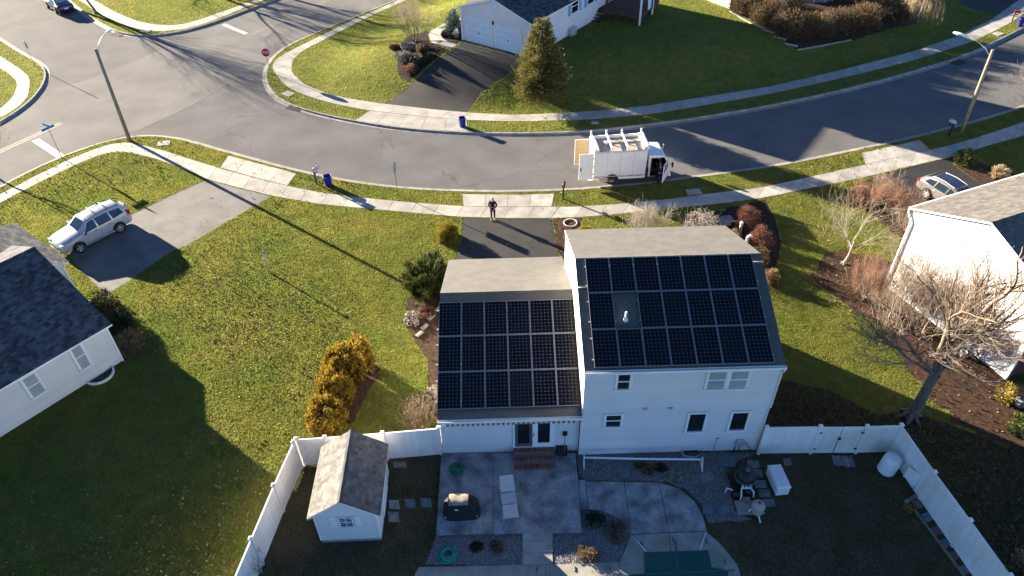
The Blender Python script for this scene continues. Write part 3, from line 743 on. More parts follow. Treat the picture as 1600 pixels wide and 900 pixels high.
mb = MB(); mb.cbox((-.55, .09, 2.12), (.10, .06, .05), 0, M=FL); mb.tube([FL @ Vector((-.60, .12, 2.10)), FL @ Vector((-.62, .22, 2.02))], [.03, .055], 8); mb.tube([FL @ Vector((-.50, .12, 2.10)), FL @ Vector((-.46, .22, 2.02))], [.03, .055], 8); mb.build('floodlight', M['white'], H)
# vent pipes
def slope_pt(a, t, o=0, low=False):
    s = SLL if low else SLU; c = 1 / math.sqrt(1 + s * s); y0 = BLo if low else 0; z0 = ZL if low else ZU
    return Vector((a, y0 + t * c - o * s * c, z0 + t * c * s + o * c))
p = slope_pt(1.86, 2.2)
mb = MB(); mb.lathe([(.13, -.06), (.11, .03), (.065, .09), (.045, .11), (.045, .42), (.03, .42)], 12, p); mb.build('vent_pipe', M['pvc'], H)
mb = MB(); mb.tube([slope_pt(.02, 3.72, .05), slope_pt(.40, 3.72, .06)], .022, 6); mb.build('conduit', M['galv'], H); mb = MB()
mb.tube([slope_pt(7.5, 4.72, .06), slope_pt(7.98, 4.72, .06), slope_pt(8.03, 4.70, -.12)], .025, 6); mb.build('conduit', M['galv'], H)
# racking rails under the arrays
def rails(n, low, a0, t0, w):
    for r in range(3):
        for f in (.36, 1.28):
            t = t0 + r * 1.675 + f
            for x0, x1 in ([(a0 - .07, a0 + 1.06), (a0 + 1.98, a0 + w + .07)] if r == 1 and not low else [(a0 - .07, a0 + w + .07)]):
                mb = MB(); mb.tube([slope_pt(x0, t, .055, low), slope_pt(x1, t, .055, low)], .022, 4, smooth=False)
                mb.build('mounting_rail', M['galv'], H)
rails(7, False, .4075, .0833, 7.12); rails(6, True, -WL - .05, .43, 6.1)
# exhaust pipes at the east gable front, seen past the roof edge
# meter box, pipes and cables on the wall
mb = MB(); mb.cbox((7.12, .09, .62), (.17, .07, .20), 0, M=F1, bev=.015); bx = mb.build('meter_box', M['galv'], H)
mb = MB(); mb.tube([F1 @ Vector(q) for q in ((7.07, .05, .44), (6.98, .05, .30), (6.98, .05, -.1))], .022, 6); mb.tube([F1 @ Vector(q) for q in ((7.18, .05, .44), (7.18, .05, -.1))], .018, 6)
mb.tube([F1 @ Vector(q) for q in ((7.28, .06, .62), (7.40, .07, .60), (7.5, .06, .35), (7.75, .08, .05), (7.9, .3, -.0))], .012, 5); mb.build('cable', M['black'], H)
mb = MB(); mb.tube([F1 @ Vector(q) for q in ((6.10, .05, .95), (6.05, .05, .9), (6.05, .05, .0))], .010, 5); mb.tube([F1 @ Vector((6.02, .05, .93)), F1 @ Vector((6.18, .05, .93))], .012, 5); mb.build('standpipe', M['dark_grey'], H)

# window well of corrugated sheet in front of the basement window
mb = MB(); arc = [(4.62 + .42 - .46 * math.cos(w_) , .14 - .36 * math.sin(w_)) for w_ in np.linspace(0, PI, 13)]
for i in range(12):
    (a, b), (c, d) = arc[i], arc[i + 1]; mb.add([(a, b, -.03), (c, d, -.03), (c, d, .16), (a, b, .16)], [(0, 1, 2, 3)])
ww = mb.build('window_well', M['galv'], H)

# ---------------------------------------------------------------- solar panels (one mesh set, 38 things)
pf = MB(); PWd, PHt, ft = 1.0, 1.65, .016
for (a, b, c, d) in ((0, PWd, 0, ft), (0, PWd, PHt - ft, PHt), (0, ft, ft, PHt - ft), (PWd - ft, PWd, ft, PHt - ft)): pf.box(a, b, c, d, -.04, .004)
pf_me = pf.mesh('panel_frame', M['solar_frame'])
pb = MB(); pb.box(ft, PWd - ft, ft, PHt - ft, -.02, -.006); pb_me = pb.mesh('backsheet', M['solar_back'])
pc = MB(); cw = (PWd - 2 * ft - .012) / 6; ch = (PHt - 2 * ft - .02) / 10; gp, cf = .0014, .021
for i in range(6):
    for j in range(10):
        x0 = ft + .006 + i * cw + gp; x1 = x0 + cw - 2 * gp; y0 = ft + .01 + j * ch + gp; y1 = y0 + ch - 2 * gp
        pc.add([(x0 + cf, y0, -.003), (x1 - cf, y0, -.003), (x1, y0 + cf, -.003), (x1, y1 - cf, -.003), (x1 - cf, y1, -.003), (x0 + cf, y1, -.003), (x0, y1 - cf, -.003), (x0, y0 + cf, -.003)], [tuple(range(8))], 0, random.random())
pc_me = pc.mesh('solar_cells', M['solar_cell'])
ORD = ['first', 'second', 'third', 'fourth', 'fifth', 'sixth', 'seventh']
ROWN = ['bottom', 'middle', 'top']
def array(low, ncol, a0, t0, roof_name, skip=()):
    s = SLL if low else SLU
    for r in range(3):
        for c in range(ncol):
            if (r, c) in skip: continue
            lp = slope_pt(a0 + c * 1.02, t0 + r * 1.675, .12, low)
            cp, sp = math.cos(HPHI), math.sin(HPHI)
            o = bpy.data.objects.new('solar_panel', None); COL.objects.link(o); o.empty_display_size = .2
            o.location = (HX + lp.x * cp - lp.y * sp, HY + lp.x * sp + lp.y * cp, lp.z); o.rotation_euler = (math.atan(s), 0, HPHI)
            k = c + 1 if (r, 1) not in [(q[0], 1) for q in skip] or True else c
            where = f'{ORD[c]} from the left' if (c < ncol - 1) else 'at the right end'
            if c == 0: where = 'at the left end'
            extra = ''
            if skip and r == 1 and c == 0: extra = ', by the vent gap'
            if skip and r == 1 and c == 2: where = 'first after the vent gap'
            elif skip and r == 1 and 2 < c < ncol - 1: where = f'{ORD[c - 2]} after the vent gap'
            if extra: where, extra = 'left of the vent gap in', 'x'
            of_ = '' if extra == 'x' else ' of'
            prop(o, f'solar panel {where}{of_} the {ROWN[r]} row on the {roof_name}', 'solar panel', f'solar panels on the {roof_name}')
            link('panel_frame', pf_me, o); link('backsheet', pb_me, o); prop(link('solar_cells', pc_me, o), kind='stuff')
array(False, 7, .4075, .0833, 'higher roof', skip=((1, 1),))
array(True, 6, -WL - .02, .43, 'lower roof')

# ---------------------------------------------------------------- awning, brick steps
aw = thing('awning', 'rolled striped awning with scalloped valance under the lower rear eave', 'awning', (HX, HY, 0), HPHI)
mb = MB(); mb.cbox((-2.95, .27, 2.50), (2.82, .07, .07), 0, bev=.03); mb.build('cassette', M['white'], aw)
mb = MB(); n = 26; x = -5.75; dx = 5.6 / n
for i in range(n):
    for k, (f0, f1, m_) in enumerate(((0, .28, 0), (.28, .72, 1), (.72, 1, 0))):
        xs = np.linspace(x + f0 * dx, x + f1 * dx, 4)
        for a, b in zip(xs[:-1], xs[1:]):
            za = 2.24 - .055 * math.sin(PI * (a - x) / dx); zb = 2.24 - .055 * math.sin(PI * (b - x) / dx)
            ya = .20 - .018 * math.sin(PI * (a - x) / dx); yb = .20 - .018 * math.sin(PI * (b - x) / dx)
            mb.add([(a, ya, za), (b, yb, zb), (b, .2, 2.44), (a, .2, 2.44), (a, ya + .012, za), (b, yb + .012, zb), (b, .212, 2.44), (a, .212, 2.44)], [(0, 1, 2, 3), (5, 4, 7, 6), (0, 4, 5, 1)], m_)
    x += dx
prop(mb.build('valance', [M['stripe_a'], M['stripe_b']], aw), kind='stuff')
mb = MB(); mb.tube([(-5.80, .22, 2.36), (-5.84, .16, 2.22), (-5.84, .17, 1.95)], .012, 5); mb.build('crank_rod', M['grey'], aw)

bs = thing('brick_steps', 'three red brick steps up to the double patio door', 'steps', (HX, HY, 0), HPHI)
mb = MB(); br = MB()
for i, (yb, yf, z) in enumerate(((.36, .02, .49), (.36, -.32, .38), (.36, -.68, .27))):
    mb.box(-2.86 + .012 * i, -1.06 - .012 * i, yf + .012, yb, -.02, z - .012)
    nb = 25; bw = 1.82 / nb
    for k in range(nb):
        a = -2.87 + k * bw
        br.box(a + .005, a + bw - .005, yf - .004 * (k % 3 == 1), yf + .20, z - .075, z + random.uniform(-.003, .003), 0, random.random())
        if i == 0: br.box(a + .005, a + bw - .005, yf + .21, yb, z - .06, z + random.uniform(-.004, .002), 0, random.random())
    zz = z - .085; 
    while zz > .10 and zz > z - .2:
        xx = -2.87 - random.random() * .1
        while xx < -1.06:
            a, b = max(xx, -2.87), min(xx + .20, -1.06)
            if b - a > .03: br.box(a + .005, b - .005, yf, yf + .09, zz - .055, zz, 0, random.random())
            xx += .21
        zz -= .065
mb.build('mortar_core', M['mortar'], bs); prop(br.build('brickwork', M['brick'], bs), kind='stuff')

# ---------------------------------------------------------------- neighbour on the left
LX, LY = -20.11, 26.24; LR = math.atan2(.789, .615)
LH = thing('bungalow', 'single-storey cream house with dark shingled rear roof and two back windows', 'house', (LX, LY, 0), LR)
EY, EZ = -.52, 2.72; RY, RZ = 5.35, 4.86
def lw(u, v):
    P = onplane(u, v, (LX, LY, 0), (.789, -.615, 0)); d = P - np.array([LX, LY, 0]); return d[0] * .615 + d[1] * .789, d[2]
gable_roof(LH, -18, .15, EY, RY, 10.45, EZ, RZ, 2.70, M['shingle_grey'], row=.15, tab=.24)
w = MB(); FR = frame((0, 0, 0), (1, 0), (0, -1))
siding_wall(w, FR, [(-17.8, -.2), (0, -.2), (0, 2.80), (-17.8, 2.80)], m=0)
siding_wall(w, frame((0, 0, 0), (0, 1), (1, 0)), [(0, -.2), (9.2, -.2), (9.2, 3.0), (RY, RZ - .13), (0, 2.78)], m=0)
siding_wall(w, frame((0, 9.2, 0), (1, 0), (0, 1)), [(-17.8, -.2), (0, -.2), (0, 2.6), (-17.8, 2.6)])
siding_wall(w, frame((-17.8, 0, 0), (0, 1), (-1, 0)), [(0, -.2), (9.2, -.2), (9.2, 2.62), (RY, RZ - .13), (0, 2.78)])
# garage wing
siding_wall(w, frame((1.2, 0, 0), (0, 1), (1, 0)), [(6.55, -.2), (12.3, -.2), (12.3, 2.5), (6.55, 2.5)])
siding_wall(w, frame((0, 6.55, 0), (1, 0), (0, -1)), [(0.02, -.2), (1.2, -.2), (1.2, 2.55), (.02, 2.95)])
siding_wall(w, frame((0, 12.3, 0), (1, 0), (0, 1)), [(-10.4, -.2), (1.2, -.2), (1.2, 2.5), (-4.5, 4.75), (-10.4, 2.5)])
w.build('wall', M['siding_cream'], LH)
corner_board(LH, -.03, -.01, -.2, 2.7, m='white'); corner_board(LH, 1.18, 6.56, -.2, 2.5)
mb = MB(); mb.add([(1.5, 6.38, 2.60), (1.5, 12.45, 2.60), (-4.5, 12.45, 4.84), (-4.5, 6.38, 4.84), (1.5, 6.38, 2.5), (1.5, 12.45, 2.5), (-4.5, 12.45, 4.74), (-4.5, 6.38, 4.74), (-10.5, 12.45, 2.6), (-10.5, 6.38, 2.6)],
                  [(0, 1, 2, 3), (2, 8, 9, 3)], 0)
mb.add([(1.5, 6.38, 2.60), (1.5, 12.45, 2.60), (-4.5, 12.45, 4.84), (-4.5, 6.38, 4.84), (1.5, 6.38, 2.48), (1.5, 12.45, 2.48), (-4.5, 12.45, 4.72), (-4.5, 6.38, 4.72)], [(0, 4, 5, 1), (0, 3, 7, 4), (1, 5, 6, 2)], 1)
rf2 = mb.build('garage_roof', [M['shingle_grey'], M['white']], LH)
sh = MB(); L2 = math.hypot(6.0, 2.24)
shingles(sh, (1.5, 6.38, 2.604), (0, 1, 0), (-6.0, 0, 2.24), 6.07, L2, 0, .16, .34); prop(sh.build('shingles', M['shingle_grey'], rf2), kind='stuff')
mb = MB(); mb.box(1.2, 1.25, 7.4, 11.9, 0, 2.15)
for k in range(1, 4): mb.box(1.25, 1.262, 7.4, 11.9, k * .54 - .012, k * .54 + .012)
mb.build('garage_door', M['white'], LH)
for (a, b, c) in (((107, 545), (127, 535), (143, 567)), ((32, 594), (58, 580), (72, 608))):
    s0, z1a = lw(*a); s1, z1 = lw(*b); s2, z0 = lw(*c)
    window(LH, FR, s0 - .06, s2 + .04, z0 - .08, z1a + .10, pane='blind')
mb = MB(); p = (-7.4, 2.9, 3.93)
mb.lathe([(.12, -.08), (.1, .05), (.05, .08), (.05, .40), (.035, .40)], 10, p); mb.build('vent_pipe', M['pvc'], LH)
mb = MB(); cx = lw(157, 588)[0]
arc = [(cx - .62 * math.cos(a), -.02 - .62 * math.sin(a)) for a in np.linspace(0, PI, 15)]
arc2 = [(cx - .70 * math.cos(a), -.02 - .70 * math.sin(a)) for a in np.linspace(0, PI, 15)]
for i in range(14):
    a, b, c, d = arc[i], arc[i + 1], arc2[i + 1], arc2[i]
    mb.add([(*a, -.25), (*b, -.25), (*b, .13), (*a, .13), (*d, .13), (*c, .13), (*d, -.1), (*c, -.1)], [(0, 1, 2, 3), (3, 2, 5, 4), (4, 5, 7, 6)])
mb.build('window_well', M['white'], LH)
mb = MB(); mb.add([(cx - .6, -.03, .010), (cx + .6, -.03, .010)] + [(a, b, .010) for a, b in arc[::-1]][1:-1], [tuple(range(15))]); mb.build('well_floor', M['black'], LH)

# ---------------------------------------------------------------- neighbour on the right
RX, RYY = 24.0, 23.72; RR = math.atan2(.372, .928)
RH = thing('white_house', 'tall white gabled house with a tan roof and corner downspout', 'house', (RX, RYY, 0), RR)
gable_roof(RH, -.14, 14, -.18, 3.93, 8.05, 5.12, 6.82, 5.12, M['shingle_tan'], row=.15, tab=.32)
w = MB()
siding_wall(w, frame((0, 0, 0), (0, 1), (-1, 0)), [(0, -.2), (7.85, -.2), (7.85, 5.08), (3.93, 6.70), (0, 5.08)])
siding_wall(w, frame((0, 7.85, 0), (1, 0), (0, 1)), [(0, -.2), (13.8, -.2), (13.8, 5.05), (0, 5.05)])
siding_wall(w, frame((13.8, 0, 0), (0, 1), (1, 0)), [(0, -.2), (7.85, -.2), (7.85, 5.08), (3.93, 6.70), (0, 5.08)])
w.build('wall', M['siding'], RH)
w = MB(); siding_wall(w, frame((0, 0, 0), (1, 0), (0, -1)), [(0, -.2), (13.8, -.2), (13.8, 5.05), (0, 5.05)])
o = w.build('rear_wall', M['red_wall'], RH); o['label'] = 'dark red rear wall'
corner_board(RH, .03, 7.82, -.2, 5.0); corner_board(RH, .03, .03, -.2, 5.0, .12)
mb = MB(); mb.tube([(-.10, 8.10, 5.06), (-.10, 8.08, 4.86), (-.075, 7.72, 4.40), (-.075, 7.70, 4.2), (-.075, 7.70, .15)], .045, 8); mb.build('downspout', M['white'], RH)
mb = MB(); mb.tube([(-.10, -.10, 5.0), (-.08, -.10, .1)], .045, 8); mb.build('downspout', M['white'], RH)
mb = MB(); mb.box(-.1, 14, 8.05, 8.17, 5.0, 5.10); mb.build('gutter', M['white'], RH)

# ---------------------------------------------------------------- house across the street
_A, _B = G(723, 62, NH0), G(830, 90, NH0); NX, NY = _B[0], _B[1]; NW_ = float(np.hypot(*(_B - _A)[:2])); nd = (_B - _A)[:2] / NW_; NR = math.atan2(nd[1], nd[0])
NH = thing('garage_house', 'pale house across the street with two garage doors and blue shutters', 'house', (NX, NY, NH0), NR)
def nloc(P): d = np.array(P) - np.array([NX, NY, NH0]); return d[0] * nd[0] + d[1] * nd[1], -d[0] * nd[1] + d[1] * nd[0], d[2]
def nf(u, v): return nloc(onplane(u, v, (NX, NY, NH0), (-nd[1], nd[0], 0)))
def nside(u, v): return nloc(onplane(u, v, (NX, NY, NH0), (nd[0], nd[1], 0)))
ez = 3.05; rz_ = 4.30
# garage wing: ridge along y, so build it turned by 90 degrees
gw = bpy.data.objects.new('garage_roof', None)
mb = MB(); sh = MB()
for sgn, x0 in ((1, .26), (-1, -NW_ - .26)):
    A = Vector((x0, -.25, ez - .1)); e2 = Vector((-sgn * (NW_ / 2 + .26), 0, rz_ - ez + .1)); Lh = e2.length
    mb.add([A, A + Vector((0, 7.2, 0)), A + Vector((0, 7.2, 0)) + e2, A + e2], [(0, 1, 2, 3)], 0)
    B = A - Vector((0, 0, .1))
    mb.add([A, A + Vector((0, 7.2, 0)), B + Vector((0, 7.2, 0)), B, A + e2, B + e2], [(0, 3, 2, 1), (0, 4, 5, 3)], 1)
    shingles(sh, A + Vector((0, 0, .004)), (0, 1, 0), e2, 7.2, Lh, 0, .16, .34)
rf3 = mb.build('garage_roof', [M['shingle_grey'], M['white']], NH); prop(sh.build('shingles', M['shingle_grey'], rf3), kind='stuff')
bpy.data.objects.remove(gw)
w = MB()
siding_wall(w, frame((0, 0, 0), (1, 0), (0, -1)), [(-NW_, -.2), (0, -.2), (0, ez - .08), (-NW_ / 2, rz_ - .1), (-NW_, ez - .08)], .13)
siding_wall(w, frame((0, 0, 0), (0, 1), (1, 0)), [(0, -.2), (7, -.2), (7, ez - .1), (0, ez - .1)], .13)
siding_wall(w, frame((-NW_, 0, 0), (0, 1), (-1, 0)), [(0, -.2), (7, -.2), (7, ez - .1), (0, ez - .1)], .13)
for fr_, pl in ((frame((0, 6.6, 0), (1, 0), (0, -1)), [(-9, 3), (0, 3), (0, 6.2), (-4.5, 9.4), (-9, 6.2)]), (frame((0, 0, 0), (0, 1), (1, 0)), [(6.9, -.2), (18, -.2), (18, 6.2), (6.9, 6.2)]),
                (frame((-9, 0, 0), (0, 1), (-1, 0)), [(6.6, -.2), (18, -.2), (18, 6.2), (6.6, 6.2)]), (frame((0, 18, 0), (1, 0), (0, 1)), [(-9, -.2), (0, -.2), (0, 6.2), (-4.5, 9.4), (-9, 6.2)])): siding_wall(w, fr_, pl, .13)  # last four: unseen two-storey part, placed and sized for the shadow it casts
w.build('wall', M['siding'], NH)
mb = MB(); mb.add([(.4, 6.3, 6.0), (.4, 18.3, 6.0), (-4.5, 18.3, 9.6), (-4.5, 6.3, 9.6), (-9.4, 6.3, 6.0), (-9.4, 18.3, 6.0)], [(0, 1, 2, 3), (3, 2, 5, 4)])
mb.build('roof', M['shingle_grey'], NH)  # roof of the unseen storey, ridge raised to lengthen its shadow
corner_board(NH, .04 - NW_, -.02, -.2, ez - .2, .14); corner_board(NH, -.04, -.02, -.2, ez - .2, .14)
FN = frame((0, 0, 0), (1, 0), (0, -1))
for (a, b, c) in (((729.5, 30), (768, 38), (769, 71)), ((774.5, 40.5), (813, 49), (813, 83))):
    x0, _, zt = nf(*a); x1, _, _ = nf(*b)
    mb = MB(); zt = 2.15
    mb.box(x0 - .10, x0, .02, .06, 0, zt + .1, 0, M=FN); mb.box(x1, x1 + .10, .02, .06, 0, zt + .1, 0, M=FN); mb.box(x0, x1, .02, .06, zt, zt + .1, 0, M=FN)
    gd = mb.build('garage_door', M['white'], NH)
    for k in range(4):
        q = MB(); z0 = .03 + k * (zt - .03) / 4; z1 = z0 + (zt - .03) / 4 - .02; q.box(x0 + .005, x1 - .005, .02, .035, z0, z1, 0, M=FN)
        nn = 4
        for i in range(nn):
            a_ = x0 + (x1 - x0) * i / nn + .08; b_ = x0 + (x1 - x0) * (i + 1) / nn - .08; q.box(a_, b_, .035, .045, z0 + .09, z1 - .09, 0, M=FN)
        q.build('door_panel', M['garage_door'], gd)
    q = MB(); q.cbox(((x0 + x1) / 2, .05, .95), (.05, .015, .06), 0, M=FN); q.build('handle', M['dark_grey'], gd)
xm = nf(771, 42)[0]
q = MB(); q.cbox((xm, .08, 2.2), (.06, .06, .14), 0, M=FN, bev=.02); q.box(xm - .02, xm + .02, .02, .06, 2.3, 2.4, 0, M=FN); q.build('wall_lantern', M['black'], NH)
x, _, z = nf(774, 5)
q = MB(); q.box(x - .25, x + .25, .02, .05, z - .45, z + .45, 0, M=FN)
for k in range(8): q.box(x - .2, x + .2, .05, .065, z - .4 + k * .1, z - .35 + k * .1, 0, M=FN)
q.build('gable_vent', M['garage_door'], NH)
FS = frame((0, 0, 0), (0, 1), (1, 0))
for (ua, ub) in (((891, 15), (905, 5)), ((916, 10), (924, 2))):
    _, ya, za = nside(*ua); _, yb, zb = nside(*ub)
    ya, yb = min(ya, yb), max(ya, yb); y0 = ya + .1
    wn_ = window(NH, FS, y0, y0 + 1.3, 1.75, 3.05, grid=None)
    for k in (-1, 1):
        q = MB(); cxx = y0 + .65 + k * .92; q.box(cxx - .20, cxx + .20, .02, .055, 1.72, 3.08, 0, M=FS)
        for j in range(9): q.box(cxx - .16, cxx + .16, .055, .068, 1.80 + j * .14, 1.88 + j * .14, 0, M=FS)
        q.build('shutter', M['shutter'], wn_)
_, yb, _ = nside(862, 36)
q = MB(); q.box(2.2, 2.75, .02, .05, .45, .95, 0, M=FS); q.build('basement_window', M['glass'], NH)
q = MB(); q.cbox((6.3, .25, .35), (.45, .22, .35), 0, M=FS, bev=.04); q.build('air_unit', M['galv'], NH)

# raised deck beside it
p0 = G(928, 27); dk = thing('wooden_deck', 'dark raised wooden deck with white corner posts behind the garage house', 'deck', (p0[0], p0[1], p0[2]), NR + .10)
mb = MB()
for i in range(24): mb.box(.05, 4.6, i * .2, i * .2 + .18, .85, .89, 0, random.random())
mb.build('decking', M['deck_wood'], dk)
mb = MB(); mb.box(.0, 4.65, -.06, -.01, .55, .88); mb.box(4.6, 4.65, 0, 4.8, .55, .88)
for x in np.arange(.1, 4.6, .14): mb.box(x, x + .04, -.05, -.02, .02, .55)
mb.build('skirt', M['deck_wood'], dk)
mb = MB()
for z in (1.15, 1.75): mb.box(1.2, 4.65, -.05, -.01, z, z + .07); mb.box(4.6, 4.65, 0, 4.8, z, z + .07)
for x in np.arange(1.3, 4.6, .16): mb.box(x, x + .035, -.045, -.015, .9, 1.78)
for y in np.arange(.2, 4.8, .16): mb.box(4.61, 4.64, y, y + .035, .9, 1.78)
mb.build('railing', M['deck_wood'], dk)
for (x, y) in ((4.62, -.03), (4.62, 3.2), (1.2, -.03)):
    mb = MB(); mb.box(x - .07, x + .07, y - .07, y + .07, 0, 2.9); mb.build('post', M['white' if x > 4 else 'deck_wood'], dk)
for k in range(4):
    mb = MB(); mb.box(.1, 1.1, -.3 * (k + 1), -.3 * k - .02, .85 - .2 * (k + 1), .89 - .2 * (k + 1)); mb.build('step', M['deck_wood'], dk)
ft_ = thing('hanging_towel', 'pale towel hung over the deck railing', 'towel', (0, 0, 0)); ft_.location = dk.matrix_basis @ Vector((4.70, 1.5, 0)); ft_.rotation_euler = dk.rotation_euler
mb = MB(); V = []
for j in range(6):
    for i in range(9): V.append((.04 * math.sin(i * 1.3 + j * .4), i * .13, 1.85 - j * .2))
mb.add(V, [(j * 9 + i, j * 9 + i + 1, (j + 1) * 9 + i + 1, (j + 1) * 9 + i) for j in range(5) for i in range(8)], 0, None, True); mb.build('cloth', M['garage_door'], ft_)

# ---------------------------------------------------------------- shed
SXc = G(502, 848); SR = math.atan2(G(594, 844)[1] - SXc[1], G(594, 844)[0] - SXc[0])
SH = thing('garden_shed', 'small white shed with tan and dark roof slopes inside the white fence', 'shed', (SXc[0] + .02, SXc[1] + .02, 0), SR)
SWd, SDp, SEZ, SRZ = 2.42, 3.15, 2.05, 2.93
w = MB()
siding_wall(w, frame((0, 0, 0), (1, 0), (0, -1)), [(0, .17), (SWd, .17), (SWd, SEZ), (SWd / 2, SRZ - .08), (0, SEZ)], .125)
siding_wall(w, frame((0, SDp, 0), (1, 0), (0, 1)), [(0, .17), (SWd, .17), (SWd, SEZ), (SWd / 2, SRZ - .08), (0, SEZ)], .125)
siding_wall(w, frame((SWd, 0, 0), (0, 1), (1, 0)), [(0, .17), (SDp, .17), (SDp, SEZ), (0, SEZ)], .125)
siding_wall(w, frame((0, 0, 0), (0, 1), (-1, 0)), [(0, .17), (SDp, .17), (SDp, SEZ), (0, SEZ)], .125)
w.build('wall', M['siding'], SH)
for x in (0.02, SWd - .02): corner_board(SH, x, 0.0, .17, SEZ - .03, .07)
mb = MB(); sh = MB(); ov = .20
for sgn in (-1, 1):
    xe = SWd / 2 + sgn * (SWd / 2 + ov); ze = SEZ - ov * (SRZ - SEZ) / (SWd / 2)
    e2 = Vector((SWd / 2 - xe, 0, SRZ - ze)); A = Vector((xe, -.14, ze)); Ld = SDp + .28
    dn = Vector((0, 0, -.09)); V = [A, A + Vector((0, Ld, 0)), A + Vector((0, Ld, 0)) + e2, A + e2]
    mb.add(V, [(0, 1, 2, 3)], 0); mb.add(V + [q + dn for q in V], [(0, 3, 7, 4), (0, 4, 5, 1), (1, 5, 6, 2), (4, 7, 6, 5)], 1)
    shingles(sh, A + Vector((0, 0, .004)), (0, 1, 0), e2, Ld, e2.length, 0, .145, .17, .016)
rf4 = mb.build('roof', [M['shingle_shed'], M['white']], SH); prop(sh.build('shingles', M['shingle_shed'], rf4), kind='stuff')
mb = MB(); mb.add([(SWd / 2 - .10, -.15, SRZ - .02), (SWd / 2, -.15, SRZ + .055), (SWd / 2 + .10, -.15, SRZ - .02), (SWd / 2 - .10, SDp + .15, SRZ - .02), (SWd / 2, SDp + .15, SRZ + .055), (SWd / 2 + .10, SDp + .15, SRZ - .02)], [(0, 1, 4, 3), (1, 2, 5, 4), (0, 2, 1)]); mb.build('ridge_vent', M['shingle_grey'], SH)
FSh = frame((0, 0, 0), (1, 0), (0, -1))
sw = window(SH, FSh, .90, 1.52, 1.12, 1.78, fw=.04, sash=True, grid=(2, 2))
for k in (-1, 1):
    q = MB(); c = 1.21 + k * .47; q.box(c - .13, c + .13, .02, .045, 1.10, 1.80, 0, M=FSh)
    for j in range(7): q.box(c - .10, c + .10, .045, .055, 1.15 + j * .085, 1.21 + j * .085, 0, M=FSh)
    q.build('shutter', M['white'], sw)
mb = MB()
n = 26
for k in range(n):
    x = .02 + k * (SWd - .04) / n
    for a, b in ((x, x + .13), (x + .13, x)):
        a, b = min(max(a, 0), SWd), min(max(b, 0), SWd)
        mb.add([(a - .012, -.01, 0), (a + .012, -.01, 0), (b + .012, -.01, .16), (b - .012, -.01, .16)], [(0, 1, 2, 3)])
mb.box(0, SWd, -.02, .0, .155, .175); mb.box(0, SWd, -.02, 0, -.02, .012)
prop(mb.build('lattice_skirt', M['cedar'], SH), kind='stuff')
mb = MB(); mb.box(.02, SWd - .02, .06, SDp - .05, -.05, .17); mb.build('floor_base', M['timber'], SH)
mb = MB()
for (a, b) in ((.9, 1.62), (1.63, 2.35)): mb.box(SWd + .018, SWd + .05, a, b, .2, 1.9)
mb.build('door', M['white'], SH)
# ================================================================ FENCES
def fence_run(root, pts, h=1.83):
    """posts at every point, a tongue-and-groove panel between"""
    for i, (x, y) in enumerate(pts):
        mb = MB(); mb.box(x - .065, x + .065, y - .065, y + .065, -.05, h + .06)
        po = mb.build('post', M['fence'], root)
        mb = MB(); z = h + .06; mb.box(x - .085, x + .085, y - .085, y + .085, z, z + .025)
        mb.add([(x - .075, y - .075, z + .025), (x + .075, y - .075, z + .025), (x + .075, y + .075, z + .025), (x - .075, y + .075, z + .025), (x, y, z + .10)], [(0, 1, 4), (1, 2, 4), (2, 3, 4), (3, 0, 4)])
        mb.build('post_cap', M['fence'], po)
    for (a, b) in zip(pts[:-1], pts[1:]): fence_panel(root, a, b, h)
def fence_panel(root, a, b, h=1.83, inset=.065, name='panel'):
    a = Vector((*a, 0)); b = Vector((*b, 0)); d = b - a; L = d.length; ang = math.atan2(d.y, d.x)
    mb = MB(); x0, x1 = inset, L - inset
    mb.box(x0, x1, -.03, .03, .06, .20); mb.box(x0, x1, -.03, .03, h - .12, h)
    n = max(1, round((x1 - x0) / .152)); wd = (x1 - x0) / n
    for k in range(n): mb.box(x0 + k * wd + .006, x0 + (k + 1) * wd - .006, -.016, .016, .20, h - .12, 0, random.random())
    mb.box(x0, x1, -.006, .006, .2, h - .12)
    return mb.build(name, M['fence'], root, a, (0, 0, ang))
fl = thing('garden_fence', 'white vinyl privacy fence around the shed corner of the back yard', 'fence', group='white vinyl fences of the back yard')
fence_run(fl, [(-3.30, 19.90), (-5.70, 19.70), (-8.15, 19.52), (-9.36, 19.46)])
fence_run(fl, [(-9.44, 19.30), (-9.76, 17.15), (-10.05, 14.8), (-10.35, 12.4), (-10.65, 10.0)])
fr_ = thing('garden_fence', 'white vinyl privacy fence running past the white barrel and paver path', 'fence', group='white vinyl fences of the back yard')
fence_run(fr_, [(10.80, 19.58), (13.10, 19.56)]); fence_run(fr_, [(15.08, 19.52), (16.56, 19.54), (16.86, 17.14), (17.2, 14.96), (17.52, 12.75), (17.85, 10.5)])
gt = thing('garden_gate', 'white double gate in the fence beside the house corner', 'gate')
for (a, b) in (((13.17, 19.56), (14.08, 19.54)), ((14.10, 19.54), (15.01, 19.525))): fence_panel(gt, a, b, 1.80, .01, 'gate_leaf')
mb = MB(); mb.box(14.03, 14.15, 19.47, 19.52, 1.0, 1.12); mb.tube([(14.05, 19.47, .9), (14.05, 19.46, .08)], .012, 5); mb.build('latch', M['black'], gt)
for x, y in ((13.19, 19.51), (14.99, 19.47)):
    for z in (.35, 1.45): mb = MB(); mb.box(x - .09, x + .05, y - .02, y, z, z + .07); mb.build('hinge', M['black'], gt)
